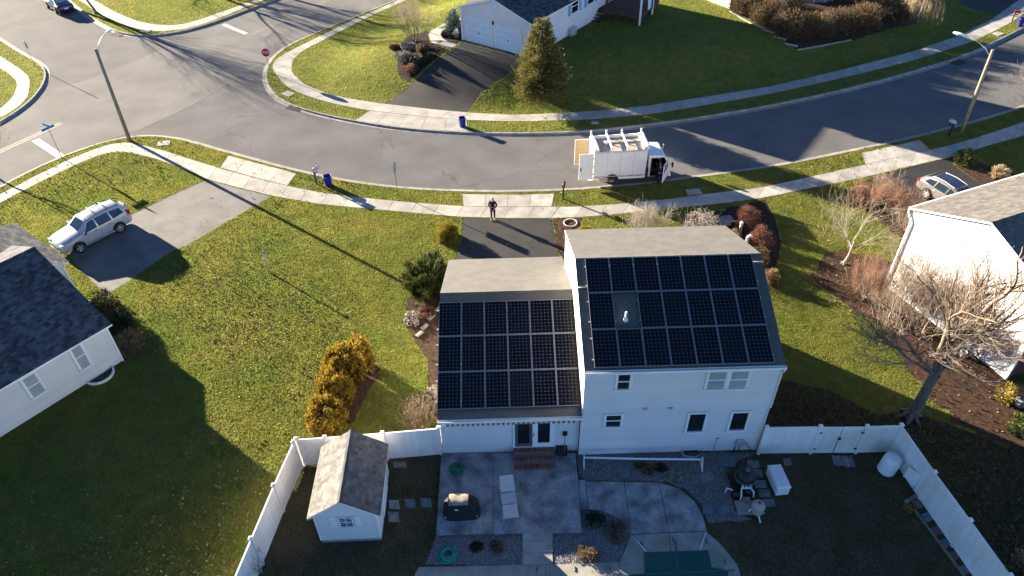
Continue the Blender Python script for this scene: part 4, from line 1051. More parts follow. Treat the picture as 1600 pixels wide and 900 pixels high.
# picket fence far off
pa, pb_ = G(1062, -16), G(1142, 15)
pfn = thing('picket_fence', 'grey white picket fence at the far end of the lawn', 'fence', (pa[0], pa[1], pa[2]), math.atan2(pb_[1] - pa[1], pb_[0] - pa[0]))
Lp = math.hypot(pb_[0] - pa[0], pb_[1] - pa[1]); n = int(Lp / .16)
for k in range(n):
    mb = MB(); x = k * .16; mb.prism([(x, 0), (x + .10, 0), (x + .10, 1.35), (x + .05, 1.45), (x, 1.35)], -.012, .012, 0, random.random(), M=Matrix.Rotation(PI / 2, 4, 'X'), bottom=True)
    mb.build('picket', M['cedar'], pfn)
for z in (.3, 1.0): mb = MB(); mb.box(0, Lp, .014, .06, z, z + .09); mb.build('rail', M['cedar'], pfn)

# ================================================================ STREET FURNITURE
def lamp(base, top_px, arm, label):
    x, y, _ = G(*base)
    t = thing('street_lamp', label, 'street lamp', (x, y, 0), 0, 'wooden street lamp poles')
    h = 7.1 if base[0] < 800 else 6.35
    lean = np.array(onplane(*top_px, (x, y, 0), (0, 1, 0))) ; h = lean[2]; dx = lean[0] - x
    mb = MB(); mb.tube([(0, 0, -.2), (dx * .5, 0, h / 2), (dx, 0, h)], [.145, .125, .105], 10); mb.build('pole', M['pole_wood'], t)
    mb = MB(); pts = [Vector((dx, 0, h - .5)) + Vector(a) for a in arm]; mb.tube(pts, .03, 6); mb.build('arm', M['galv'], t)
    e = pts[-1]; d = (pts[-1] - pts[-2]).normalized(); d.z = 0; d.normalize()
    ang = math.atan2(d.y, d.x)
    mb = MB(); Mx = Matrix.Translation(e) @ Matrix.Rotation(ang, 4, 'Z')
    V = []; prof = [(-.08, .05, .05), (.08, .09, .07), (.28, .15, .09), (.5, .15, .08), (.64, .08, .05), (.68, .02, .02)]
    for (px, wy, hz) in prof:
        for k in range(10): w_ = 2 * PI * k / 10; V.append(Mx @ Vector((px, wy * math.cos(w_), hz * math.sin(w_) + .03)))
    mb.add(V, [(i * 10 + k, i * 10 + (k + 1) % 10, (i + 1) * 10 + (k + 1) % 10, (i + 1) * 10 + k) for i in range(5) for k in range(10)] + [tuple(range(10))[::-1], tuple(50 + k for k in range(10))], 0, None, True)
    hd = mb.build('lamp_head', M['lamp_white'], t)
    mb = MB(); mb.lathe([(.0, -.10), (.08, -.085), (.12, -.03)], 10, (0, 0, 0), M=Mx @ Matrix.Translation((.36, 0, 0))); mb.build('lens', M['clear_lens'], hd)
    mb = MB(); mb.tube([(dx * .1 + .13, -.06, .3), (dx * .9 + .11, -.05, h * .9)], .014, 5); mb.build('ground_wire', M['dark_grey'], t)
lamp((203, 220), (149, 76), [(.05, 0.05, 0), (.02, .5, .55), (.10, 1.1, .85), (.22, 1.7, .95)], 'wooden street lamp on the corner near the blue street name sign')
lamp((1502, 207), (1552, 77), [(-.05, .05, 0), (-.35, .30, .45), (-.95, .8, .85), (-1.6, 1.4, 1.0)], 'wooden street lamp beside the mailbox at the road bend')

def post_thing(name, label, cat, px, rz, group=None):
    x, y, _ = G(*px); return thing(name, label, cat, (x, y, 0), rz, group)
def octagon(r): return [(r * math.cos(PI / 8 + k * PI / 4), r * math.sin(PI / 8 + k * PI / 4)) for k in range(8)]
UPR = Matrix.Rotation(PI / 2, 4, 'X')                                # flat xy art stood upright, facing -y
def lettering(text, size, parent, Mx, m, name='lettering'):
    cu = bpy.data.curves.new(name, 'FONT'); cu.body = text; cu.size = size; cu.align_x = 'CENTER'; cu.align_y = 'CENTER'; cu.extrude = .002
    tmp = bpy.data.objects.new(name, cu); COL.objects.link(tmp)
    dg = bpy.context.evaluated_depsgraph_get(); me = bpy.data.meshes.new_from_object(tmp.evaluated_get(dg))
    bpy.data.objects.remove(tmp); me.transform(Mx); me.materials.clear(); me.materials.append(m)
    return link(name, me, parent)
def stop_sign(root, z, r=.38, rz=0.0, face=True):
    Rz = Matrix.Translation((0, 0, z)) @ Matrix.Rotation(rz, 4, 'Z')
    mb = MB(); mb.prism(octagon(r), .0, .006, 0, M=Rz @ UPR @ Matrix.Translation((0, 0, .04)), bottom=True); s = mb.build('sign_plate', M['white'], root)
    mb = MB(); mb.prism(octagon(r * .93), .0, .003, 0, M=Rz @ UPR @ Matrix.Translation((0, 0, .0475))); mb.build('sign_face', M['sign_red'], s)
    lettering('STOP', r * .82, s, Rz @ UPR @ Matrix.Translation((0, 0, .0535)), M['white'])
    mb = MB(); mb.prism(octagon(r * .99), -.004, .0, 0, M=Rz @ UPR @ Matrix.Translation((0, 0, .038)), bottom=True); mb.build('sign_back', M['sign_back'], s)
t = post_thing('stop_sign', 'red stop sign facing the camera at the far street corner', 'stop sign', (423, 115), math.radians(4))
mb = MB(); mb.box(-.03, .03, -.012, .022, -.1, 2.35); mb.build('post', M['galv'], t); stop_sign(t, 1.95, .40, math.radians(8))
t = post_thing('street_sign', 'blue street name blades on a post with an edge-on stop sign', 'street sign', (97, 247), 0)
mb = MB(); mb.tube([(0, 0, -.1), (0, 0, 2.75)], .03, 8); mb.build('post', M['galv'], t)
d1 = math.atan2(*(G(85, 195) - G(65, 204))[1::-1]); stop_sign(t, 2.0, .36, math.radians(126))
for k, (a, z) in enumerate(((d1, 2.45), (d1 + PI / 2, 2.66))):
    mb = MB(); Mx = Matrix.Translation((0, 0, z)) @ Matrix.Rotation(a, 4, 'Z'); mb.box(-.48, .48, -.012, .012, -.1, .1, 0, M=Mx); bl = mb.build('name_blade', M['sign_blue'], t)
    # the lettering cannot be read in the photograph: plain white border only
    mb = MB()
    for (q0, q1, q2, q3) in ((-.47, .47, .085, .095), (-.47, .47, -.095, -.085), (-.475, -.465, -.085, .085), (.465, .475, -.085, .085)): mb.box(q0, q1, -.0145, .0145, q2, q3, 0, M=Mx)
    mb.build('blade_border', M['white'], bl)
t = post_thing('road_sign', 'thin road sign seen edge-on in the grass verge before the house', 'sign', (622, 305), math.radians(83))
mb = MB(); mb.box(-.025, .025, -.012, .012, -.1, 2.55); mb.build('post', M['dark_grey'], t)
mb = MB(); mb.cbox((0, -.02, 2.15), (.30, .006, .38)); mb.build('sign_plate', M['sign_back'], t)
t = post_thing('road_sign', 'pale octagonal road sign seen from behind by the leftmost street corner', 'sign', (55, 104), math.radians(30))
mb = MB(); mb.tube([(0, 0, -.1), (0, 0, 2.4)], .028, 6); mb.build('post', M['galv'], t); stop_sign(t, 2.05, .36, math.radians(112))

def mailbox(px, rz, label, body_m, post_m, h=1.05, wood=False):
    t = post_thing('mailbox', label, 'mailbox', px, rz, 'mailboxes along the street')
    mb = MB(); mb.box(-.05, .05, -.05, .05, -.1, h, 0); mb.box(-.04, .04, -.30, .05, h - .22, h - .14); mb.build('post', M[post_m], t)
    mb = MB(); prof = [(-.10, 0), (.10, 0)] + [(.10 * math.cos(a), .13 + .10 * math.sin(a)) for a in np.linspace(0, PI, 9)]
    mb.prism(prof, -.10, .40, 0, M=Matrix.Translation((0, 0, h)) @ UPR, bottom=True); b = mb.build('box', M[body_m], t)
    mb = MB(); mb.prism([(p[0] * .96, p[1] * .96 + .003) for p in prof], .401, .412, 0, M=Matrix.Translation((0, 0, h)) @ UPR, bottom=True); mb.build('door', M['dark_grey'], b)
    mb = MB(); mb.box(.102, .112, -.22, -.19, h + .08, h + .26); mb.box(.102, .112, -.30, -.22, h + .20, h + .26); mb.build('flag', M['red_paint'], b)
    return t
mailbox((495, 288), math.radians(150), 'pale mailbox on a dark post beside the blue bin', 'galv', 'dark_grey')
mailbox((880, 311), math.radians(172), 'brown-topped black mailbox in the verge behind the truck', 'rust', 'black', .95)
mailbox((1483, 212), math.radians(200), 'silver mailbox on a black post beside the bend street lamp', 'galv', 'black', 1.0)
mailbox((1581, 33), math.radians(60), 'red mailbox at the end of the far kerb', 'red_paint', 'rust', .85)

def bin_(px, label, group, lean=(0, 0), rz=0):
    x, y, _ = G(*px); t = thing('recycling_bin', label, 'bin', (x, y, 0), rz, group); t.rotation_euler = (lean[0], lean[1], rz)
    mb = MB(); mb.lathe([(.22, .0), (.235, .04), (.27, .72), (.30, .735), (.30, .78), (.275, .785), (.262, .70), (.225, .05), (.0, .045)], 18); b = mb.build('tub', M['blue_bin'], t)
    for s in (-1, 1): mb = MB(); mb.tube([(s * .27, -.07, .62), (s * .34, -.05, .60), (s * .34, .05, .60), (s * .27, .07, .62)], .014, 5); mb.build('handle', M['blue_bin'], b)
    return t
bin_((514, 290), 'blue recycling bin beside the pale mailbox', 'blue recycling bins')
bin_((723, 198), 'blue recycling bin at the apron of the dark far driveway', 'blue recycling bins')
bin_((1593, 41), 'blue recycling bin beside the red mailbox', 'blue recycling bins')

def cover(px, label, sx=.45, sy=.3, rz=0):
    x, y, _ = G(*px); t = thing('utility_cover', label, 'utility cover', (x, y, 0), rz, 'utility covers in the verges')
    mb = MB(); mb.cbox((0, 0, .02), (sx, sy, .025), 0, bev=.008); mb.build('lid', M['concrete'], t)
    mb = MB(); mb.box(-sx * .5, sx * .5, -.02, .02, .045, .052); mb.build('grip', M['grey'], t)
cover((450, 147), 'pale utility cover in the verge below the red stop sign', .5, .35, -.6); cover((256, 224.5), 'pale utility cover in the verge by the corner lamp', .45, .35, .2)
cover((1084, 300), 'blue-grey utility cover in the shaded verge beside the truck', .5, .32, .1); cover((1559, 53), 'pale utility cover in the far verge by the lamp head', .5, .35, .5)
cover((228, 48), 'pale utility cover in the verge of the top corner', .5, .35, -.2); cover((930, 192), 'small pale utility cover in the far verge behind the truck', .3, .2)
def inlet(px, rz, label):
    x, y, _ = G(*px, ROADZ); t = thing('storm_drain', label, 'storm drain', (x, y, ROADZ), rz, 'storm drains along the kerbs')
    mb = MB(); mb.box(-.75, .75, -.42, .42, -.1, .018); mb.build('grate_frame', M['rust'], t)
    for k in range(10): mb = MB(); mb.box(-.70, .70, -.38 + k * .08, -.33 + k * .08, .018, .03); mb.build('grate_bar', M['rust'], t)
inlet((461, 169), math.radians(-25), 'rusty storm drain in the kerb below the stop sign'); inlet((184, 54), math.radians(-30), 'dark storm drain beyond the corner with the parked sedan'); inlet((1497, 98), math.radians(28), 'dark storm drain in the kerb behind the bend lamp')

t = post_thing('grey_post', 'lone grey post standing in the sunny lawn', 'post', (421, 426), 0)
mb = MB(); mb.tube([(0, 0, -.2), (0, 0, 1.5)], .045, 8); mb.build('shaft', M['galv'], t); mb = MB(); mb.cbox((0, 0, 1.53), (.07, .07, .05), 0, bev=.02); mb.build('cap', M['dark_grey'], t)

# ================================================================ VEHICLES
def ring(st):
    x, zs, zb, zt, w, wt = st; zm = zs + (zb - zs) * .55
    half = [(0, zs), (w * .86, zs), (w * .965, zs + .12), (w, zm), (w * .975, zb), (wt, zt - .055), (wt * .84, zt - .004), (0, zt + .02)]
    pts = [(x, y, z) for y, z in half] + [(x, -y, z) for y, z in half[-2:0:-1]]
    return pts
def car(name, label, loc, rz, stn, paint, wb, tr=.335, win=(), roofm=None, rims='rim', group=None, extra=None):
    t = thing(name, label, 'car', loc, rz, group)
    mb = MB(); V = []; n = 14
    for s in stn: V += ring(s)
    fs = []
    for i in range(len(stn) - 1):
        for k in range(n): j = (k + 1) % n; fs.append((i * n + k, (i + 1) * n + k, (i + 1) * n + j, i * n + j))
    fs += [tuple(range(n)), tuple((len(stn) - 1) * n + k for k in range(n))[::-1]]
    mb.add(V, fs, 0, None, True)
    body = mb.build('body', M[paint], t)
    md = body.modifiers.new('b', 'BEVEL'); md.width = .03; md.segments = 2; md.limit_method = 'ANGLE'; md.angle_limit = math.radians(28)
    X = [s[0] for s in stn][::-1]
    def at(x, k): return float(np.interp(x, X, [s[k] for s in stn][::-1]))
    def side(x, f, sg, off=.014):
        w, zb, wt, zt = at(x, 4) * .975, at(x, 2), at(x, 5), at(x, 3) - .055
        return Vector((x, sg * (w + (wt - w) * f + off), zb + (zt - zb) * f + off * .3))
    def top(x, y, off=.014): return Vector((x, y * at(x, 5) * .9, at(x, 3) + off + .012 * (1 - abs(y))))
    for wn_ in win:
        if wn_[0] == 'side':
            _, pts, nm = wn_
            for sg in (1, -1):
                mb = MB(); V = [side(x, f, sg) for x, f in pts]; mb.add(V, [tuple(range(len(V)))], 0); mb.build('window', M[nm], t)
        else:
            _, xa, xb, ya, yb, nm, lab = wn_
            mb = MB(); V = []
            for i in range(5):
                x = xa + (xb - xa) * i / 4; yy = ya + (yb - ya) * i / 4
                for j in range(7): V.append(top(x, yy * (j / 3 - 1)))
            mb.add(V, [(i * 7 + j, i * 7 + j + 1, (i + 1) * 7 + j + 1, (i + 1) * 7 + j) for i in range(4) for j in range(6)], 0, None, True); mb.build(lab, M[nm], t)
    for x in (wb / 2, -wb / 2):
        for sg in (1, -1):
            w_ = at(x, 4)
            mb = MB(); A = [(x + (tr + .07) * math.cos(a), tr + (tr + .07) * math.sin(a)) for a in np.linspace(-.25, PI + .25, 15)]
            mb.add([(p, sg * (w_ + .006), q) for p, q in A], [tuple(range(15))], 0); mb.build('wheel_arch', M['black'], t)
            Mw = Matrix.Translation((x, sg * (w_ - .035), tr)) @ Matrix.Rotation(-sg * PI / 2, 4, 'X')
            mb = MB(); mb.lathe([(tr * .6, -.11), (tr * .93, -.11), (tr, -.07), (tr, .07), (tr * .93, .105), (tr * .66, .11)], 22, M=Mw, cap=False); wh = mb.build('wheel', M['tyre'], t)
            mb = MB(); mb.lathe([(tr * .66, .09), (tr * .62, .105), (tr * .60, .06)], 22, M=Mw, cap=False); mb.lathe([(tr * .6, .055), (0.001, .05)], 22, M=Mw, m=1)
            for k in range(5):
                R5 = Mw @ Matrix.Rotation(k * 2 * PI / 5, 4, 'Z'); mb.box(.02, tr * .62, -.028, .028, .06, .098, 0, M=R5)
            mb.lathe([(.06, .06), (.06, .10), (.0, .105)], 10, M=Mw); mb.build('rim', [M[rims], M['dark_grey']], wh)
    if extra: extra(t, side, top, at)
    return t

SUV = [(2.30, .42, .60, .66, .62, .52), (2.24, .30, .72, .80, .80, .66), (2.0, .26, .87, .95, .89, .74), (1.35, .25, .97, 1.05, .915, .78), (.98, .25, 1.0, 1.11, .92, .76), (.30, .25, 1.02, 1.62, .92, .63), (-.3, .25, 1.03, 1.70, .92, .64), (-1.3, .25, 1.05, 1.70, .92, .63), (-1.9, .27, 1.07, 1.63, .91, .61), (-2.10, .28, 1.08, 1.45, .90, .66), (-2.22, .30, 1.02, 1.12, .88, .74), (-2.30, .38, .80, .90, .82, .70)]
def suv_extra(t, side, top, at):
    for sg in (1, -1):
        mb = MB(); mb.tube([top(x, sg * .92, .05 if -1.75 < x < .1 else .0) for x in (.2, .1, -.8, -1.75, -1.85)], .022, 6); mb.build('roof_rail', M['black'], t)
        mb = MB(); a = side(2.02, -.02, sg, .01); mb.cbox((2.08, sg * .66, .80), (.16, .16, .085), 0, bev=.04); mb.build('headlight', M['clear_lens'], t)
        mb = MB(); mb.cbox((-2.17, sg * .83, 1.06), (.10, .07, .17), 0, bev=.03); mb.build('tail_light', M['red_lens'], t)
        mb = MB(); mb.cbox((.72, sg * 1.02, 1.12), (.07, .10, .075), 0, bev=.025); mb.build('mirror', M['black' if sg > 0 else 'silver'], t)
        mb = MB(); mb.cbox((-.05, sg * .945, .34), (.95, .06, .035), 0, bev=.01); mb.build('side_step', M['grey'], t)
        for x in (.05, -.85): mb = MB(); mb.cbox((x, sg * .935, .93), (.10, .015, .02)); mb.build('door_handle', M['dark_grey'], t)
        for x in (.78, -.2, -1.12):
            mb = MB(); mb.tube([side(x, 0, sg, .004), (x - .02, sg * (at(x, 4) + .002), .66), (x - .02, sg * at(x, 4) * .975, .40)], .006, 4); mb.build('door_seam', M['dark_grey'], t)
    for x in (-.45, -1.2): mb = MB(); mb.tube([top(x, -.93, .05), top(x, 0, .075), top(x, .93, .05)], .02, 6); mb.build('roof_bar', M['dark_grey'], t)
    mb = MB(); mb.cbox((2.285, 0, .62), (.03, .50, .09), 0, bev=.02); mb.build('grille', M['black'], t)
    mb = MB(); mb.cbox((2.30, 0, .42), (.04, .62, .05)); mb.build('bumper_vent', M['dark_grey'], t)
    mb = MB(); mb.cbox((-2.34, 0, 1.0), (.09, .36, .36), 0, bev=.08); mb.build('spare_wheel_cover', M['silver'], t)
fwp, rwp = G(127, 394), G(190, 362)
ang = math.atan2(fwp[1] - rwp[1], fwp[0] - rwp[0]); mid = (fwp + rwp) / 2; nrm = np.array([math.sin(ang), -math.cos(ang)])   # near side wheels: offset to the car centre
ctr = mid[:2] - nrm * (-.84)
side_sign = 1
c1_, c2_ = mid[:2] + np.array([-math.sin(ang), math.cos(ang)]) * .84, mid[:2] - np.array([-math.sin(ang), math.cos(ang)]) * .84
ctr = c1_ if c1_[1] > c2_[1] else c2_
car('parked_suv', 'silver SUV with roof rails parked on the grey driveway', (ctr[0], ctr[1], .012), ang, SUV, 'silver', 2.62,
    .35, [('side', [(.68, .06), (.28, .86), (-.12, .9), (-.14, .06)], 'glass'), ('side', [(-.22, .06), (-.20, .9), (-1.02, .9), (-1.08, .06)], 'glass'), ('side', [(-1.18, .08), (-1.12, .88), (-1.80, .82), (-1.92, .16)], 'glass'),
          ('top', .90, .36, .86, .82, 'glass', 'windscreen'), ('top', -1.93, -2.17, .8, .85, 'glass', 'rear_window')], extra=suv_extra)

WAG = [(2.35, .40, .58, .62, .60, .5), (2.28, .28, .68, .74, .80, .66), (1.9, .24, .78, .86, .87, .74), (1.2, .23, .86, .95, .89, .78), (.95, .23, .88, .99, .895, .76), (.15, .23, .90, 1.42, .895, .60), (-.5, .23, .91, 1.47, .895, .61), (-1.5, .23, .92, 1.44, .89, .59), (-2.05, .25, .93, 1.16, .87, .66), (-2.28, .28, .90, .98, .85, .72), (-2.36, .38, .70, .78, .78, .66)]
def wag_extra(t, side, top, at):
    mb = MB(); V = []
    for i in range(7):
        x = .12 - i * .27
        for j in range(7): V.append(top(x, .84 * (j / 3 - 1), .02))
    mb.add(V, [(i * 7 + j, i * 7 + j + 1, (i + 1) * 7 + j + 1, (i + 1) * 7 + j) for i in range(6) for j in range(6)], 0, None, True); mb.build('dark_roof_panel', M['navy_paint'], t)
    for sg in (1, -1):
        mb = MB(); mb.tube([top(x, sg * .98, .05 if -1.45 < x < .05 else 0) for x in (.12, .05, -.7, -1.45, -1.55)], .02, 6); mb.build('roof_rail', M['silver'], t)
        mb = MB(); mb.cbox((-2.24, sg * .74, .86), (.10, .12, .09), 0, bev=.03); mb.build('tail_light', M['red_lens'], t)
        mb = MB(); mb.cbox((2.2, sg * .64, .66), (.14, .15, .07), 0, bev=.03); mb.build('headlight', M['clear_lens'], t)
        mb = MB(); mb.cbox((.72, sg * .98, .98), (.07, .09, .06), 0, bev=.02); mb.build('mirror', M['silver_warm'], t)
        for x in (-.02, -.95): mb = MB(); mb.cbox((x, sg * .905, .80), (.10, .014, .018)); mb.build('door_handle', M['silver'], t)
rw = G(1446, 309); dv = (G(1500, 330) - G(1446, 309))[:2]; ang = math.radians(-38)
ang = math.atan2(*(G(1560, 342) - G(1472, 290))[1::-1])
d_ = np.array([math.cos(ang), math.sin(ang)]); nl = np.array([-d_[1], d_[0]])
ctr = rw[:2] + d_ * 1.32 + nl * .83
car('parked_estate', 'champagne silver estate car with a dark roof beside the white house', (ctr[0], ctr[1], .012), ang, WAG, 'silver_warm', 2.64,
    .33, [('side', [(.62, .08), (.12, .86), (-.10, .88), (-.14, .08)], 'glass'), ('side', [(-.22, .08), (-.2, .88), (-1.0, .86), (-1.05, .08)], 'glass'), ('side', [(-1.15, .1), (-1.1, .84), (-1.62, .76), (-1.85, .22)], 'glass'),
          ('top', .88, .22, .86, .84, 'glass', 'windscreen'), ('top', -1.6, -2.0, .84, .88, 'glass', 'rear_window')], extra=wag_extra)

SED = [(2.25, .38, .56, .60, .60, .5), (2.18, .27, .66, .72, .78, .64), (1.8, .24, .76, .84, .85, .72), (1.1, .23, .83, .92, .86, .75), (.85, .23, .85, .97, .865, .73), (.1, .23, .88, 1.36, .865, .57), (-.45, .23, .89, 1.40, .865, .57), (-.85, .23, .90, 1.36, .865, .56), (-1.5, .24, .90, 1.02, .86, .70), (-2.1, .26, .88, .96, .84, .72), (-2.22, .30, .80, .88, .80, .68), (-2.27, .40, .66, .72, .74, .62)]
def sed_extra(t, side, top, at):
    for sg in (1, -1):
        mb = MB(); mb.cbox((-2.2, sg * .62, .76), (.07, .14, .07), 0, bev=.02); mb.build('tail_light', M['red_lens'], t)
        mb = MB(); mb.cbox((2.12, sg * .6, .64), (.13, .14, .06), 0, bev=.02); mb.build('headlight', M['clear_lens'], t)
        mb = MB(); mb.cbox((.62, sg * .95, .95), (.07, .08, .055), 0, bev=.02); mb.build('mirror', M['navy_paint'], t)
    mb = MB(); mb.box(-2.275, -2.262, -.22, .22, .56, .68); mb.build('number_plate', M['white'], t)
bw = G(90, 22, ROADZ); ang = math.atan2(*(G(76, 13, ROADZ) - G(90, 22, ROADZ))[1::-1])
d_ = np.array([math.cos(ang), math.sin(ang)]); nl = np.array([-d_[1], d_[0]])
nl = nl if (nl @ (G(112, 18) - G(90, 22))[:2]) > 0 else -nl
ctr = bw[:2] + d_ * 1.3 + nl * .80
car('parked_sedan', 'dark blue sedan parked at the kerb of the top corner', (ctr[0], ctr[1], ROADZ + .005), ang, SED, 'navy_paint', 2.6,
    .32, [('side', [(.55, .08), (.08, .86), (-.12, .88), (-.16, .08)], 'glass'), ('side', [(-.24, .08), (-.22, .88), (-.75, .82), (-1.12, .16)], 'glass'),
          ('top', .78, .18, .86, .84, 'glass', 'windscreen'), ('top', -.9, -1.42, .84, .84, 'blind', 'rear_window')], extra=sed_extra)

# ---- box truck with ladder rack
b0, b1 = G(925, 290, ROADZ), G(1047, 283, ROADZ)
ang = math.atan2(b1[1] - b0[1], b1[0] - b0[0])
TK = thing('box_truck', 'white box truck with a roof rack, open rear doors and open cab', 'truck', (b0[0] + .02, b0[1], ROADZ + .005), ang)
BL_, BW_, BZ0, BZ1 = 3.62, 2.0, .62, 2.55                            # box length, width, floor and roof; near side is y = 0
t_ = .05
mb = MB()
mb.box(0, BL_, 0, t_, BZ0, BZ1); mb.box(0, BL_, BW_ - t_, BW_, BZ0, BZ1); mb.box(BL_ - t_, BL_, t_, BW_ - t_, BZ0, BZ1); mb.box(0, BL_ - t_, t_, BW_ - t_, BZ0 - .08, BZ0 + .02)
mb.box(0, .10, t_, .14, BZ0, BZ1); mb.box(0, .10, BW_ - .14, BW_ - t_, BZ0, BZ1); mb.box(0, .10, .14, BW_ - .14, BZ1 - .16, BZ1)
mb.build('cargo_box', M['truck_white'], TK)
mb = MB(); mb.box(.0, BL_, .0, BW_, BZ1 + .002, BZ1 + .03); mb.build('cargo_roof', M['dusty_roof'], TK)
mb = MB(); mb.box(.05, BL_, .0, .05, .40, BZ0 - .03); mb.box(.05, BL_, BW_ - .05, BW_, .40, BZ0 - .03); mb.build('skirt_panel', M['truck_white'], TK)
mb = MB()
for k in range(6): mb.box(.12 + k * .58, .12 + k * .58 + .38, -.012, .0, BZ0 - .02, BZ0 + .03)
mb.build('marker_strip', M['dark_grey'], TK)
mb = MB(); mb.cbox((.72, -.01, .40), (.30, .03, .15), 0, bev=.01); mb.build('tool_locker', M['beige'], TK)
mb = MB(); mb.box(-.28, .02, .02, .5, .36, .42); mb.box(-.28, .0, 1.4, 1.95, .36, .42); mb.build('rear_step', M['truck_white'], TK)
for x in (.92, 1.82, 2.72):
    for y in (-.006, BW_): mb = MB(); mb.box(x - .012, x + .012, y, y + .006, BZ0 + .06, BZ1 - .02); mb.build('panel_seam', M['galv'], TK)
for z in (BZ0 + .04, BZ1 - .06): mb = MB(); mb.box(.01, BL_, -.014, .0, z - .03, z + .03); mb.build('rub_rail', M['galv'], TK)
for y in (.12, BW_ - .12): mb = MB(); mb.cbox((-.012, y, .50), (.015, .09, .05)); mb.build('tail_light', M['red_lens'], TK)
# rack: side rails stand along the roof, cross bars with upturned ends
mb = MB(); rz0 = BZ1 + .03
mb.box(.0, BL_ + .08, BW_ - .30, BW_ - .22, rz0 + .20, rz0 + .28); mb.box(.0, BL_ + .08, BW_ - .12, BW_ - .02, rz0 + .0, rz0 + .13)
mb.box(.0, .34, .02, BW_ - .02, rz0, rz0 + .16); mb.box(BL_ - .28, BL_ + .12, .02, BW_ - .02, rz0, rz0 + .22)
mb.build('rack_rail', M['truck_white'], TK)
for x in (.10, 1.15, 2.22, BL_ - .05):
    mb = MB(); mb.box(x - .055, x + .055, -.02, BW_ + .02, rz0 + .24, rz0 + .32); mb.box(x - .055, x + .055, BW_ - .02, BW_ + .04, rz0 + .32, rz0 + .52); mb.box(x - .04, x + .04, -.03, .03, rz0 - .25, rz0 + .24); mb.box(x - .04, x + .04, BW_ - .05, BW_ + .01, rz0 - .2, rz0 + .24)
    mb.build('rack_crossbar', M['truck_white'], TK)
mb = MB(); mb.lathe([(.16, 0), (.17, .04), (.12, .12), (.0, .13)], 12, (.95, 1.1, rz0)); mb.build('roof_vent', M['truck_white'], TK)
# rear doors: near one swung in line with the side, far one with a bare plywood inside
mb = MB(); mb.box(-.98, -.02, -.05, .0, .52, BZ1 - .06); d1_ = mb.build('rear_door', M['truck_white'], TK)
for z in (.9, 1.5, 2.1): mb = MB(); mb.box(-.12, .03, -.065, -.05, z, z + .05); mb.build('hinge', M['grey'], d1_)
mb = MB(); mb.box(-.90, -.82, -.07, -.05, 1.2, 1.45); mb.build('handle', M['rust'], d1_)
mb = MB(); mb.box(-.98, -.02, BW_, BW_ + .04, .52, BZ1 - .06); d2_ = mb.build('rear_door', M['truck_white'], TK); d2_['label'] = 'rear door with a plywood inner face'
mb = MB(); mb.box(-.95, -.05, BW_ - .012, BW_, .56, BZ1 - .10); mb.build('plywood_lining', M['plywood'], d2_)
# cab
cx0 = BL_ + .16; CW0, CW1 = .06, BW_ - .06
prof = [(cx0, .42), (cx0 + 1.50, .42), (cx0 + 1.58, .62), (cx0 + 1.55, 1.05), (cx0 + 1.16, 1.86), (cx0 + 1.0, 2.0), (cx0 + .05, 2.06), (cx0, 2.0)]
def cabside(y0, y1, pf_, m, name, parent=TK):
    mb = MB(); n = len(pf_); V = [(x, y0, z) for x, z in pf_] + [(x, y1, z) for x, z in pf_]
    mb.add(V, [tuple(range(n)), tuple(range(n, 2 * n))[::-1]] + [(i, n + i, n + (i + 1) % n, (i + 1) % n) for i in range(n)], 0); return mb.build(name, M[m], parent)
# shell without its near side: roof, back, nose, floor, far side
mb = MB(); 
for i in (1, 2, 4, 5, 6, 7):
    (xa, za), (xb, zb_) = prof[i], prof[(i + 1) % 8]
    mb.add([(xa, CW0, za), (xb, CW0, zb_), (xb, CW1, zb_), (xa, CW1, za)], [(0, 1, 2, 3)])
V = [(x, CW1, z) for x, z in prof]; mb.add(V, [tuple(range(8))[::-1]])
mb.add([(cx0, CW0, .42), (cx0 + 1.5, CW0, .42), (cx0 + 1.5, CW1, .42), (cx0, CW1, .42)], [(0, 1, 2, 3)])
fpil = [(cx0 + 1.20, .62), (cx0 + 1.50, .62), (cx0 + 1.55, 1.05), (cx0 + 1.30, 1.60), (cx0 + 1.16, 1.86), (cx0 + 1.06, 1.86), (cx0 + 1.24, 1.1)]
mb.add([(x, CW0, z) for x, z in [(cx0 + 1.38, .42), (cx0 + 1.50, .42), (cx0 + 1.58, .62), (cx0 + 1.55, 1.05), (cx0 + 1.42, 1.05)]], [tuple(range(5))])
mb.add([(x, CW0, z) for x, z in [(cx0 + 1.42, 1.05), (cx0 + 1.55, 1.05), (cx0 + 1.16, 1.86), (cx0 + 1.06, 1.86)]], [tuple(range(4))])
mb.add([(x, CW0, z) for x, z in [(cx0 + .1, 1.86), (cx0 + 1.16, 1.86), (cx0 + 1.0, 2.0), (cx0 + .05, 2.06), (cx0, 2.0)]], [tuple(range(5))])
mb.add([(x, CW0, z) for x, z in [(cx0, .42), (cx0 + .16, .42), (cx0 + .16, 1.86), (cx0 + .1, 1.86), (cx0, 2.0)]], [tuple(range(5))])
cab = mb.build('cab', M['truck_white'], TK)
mb = MB(); (xa, za), (xb, zb_) = prof[3], prof[4]
def ws(f, y): return (xa + (xb - xa) * f + .012, y, za + (zb_ - za) * f + .006)
mb.add([(xa, CW0, za), (xb, CW0, zb_), (xb, CW1, zb_), (xa, CW1, za)], [(0, 1, 2, 3)]); mb.build('windscreen', M['glass'], cab)
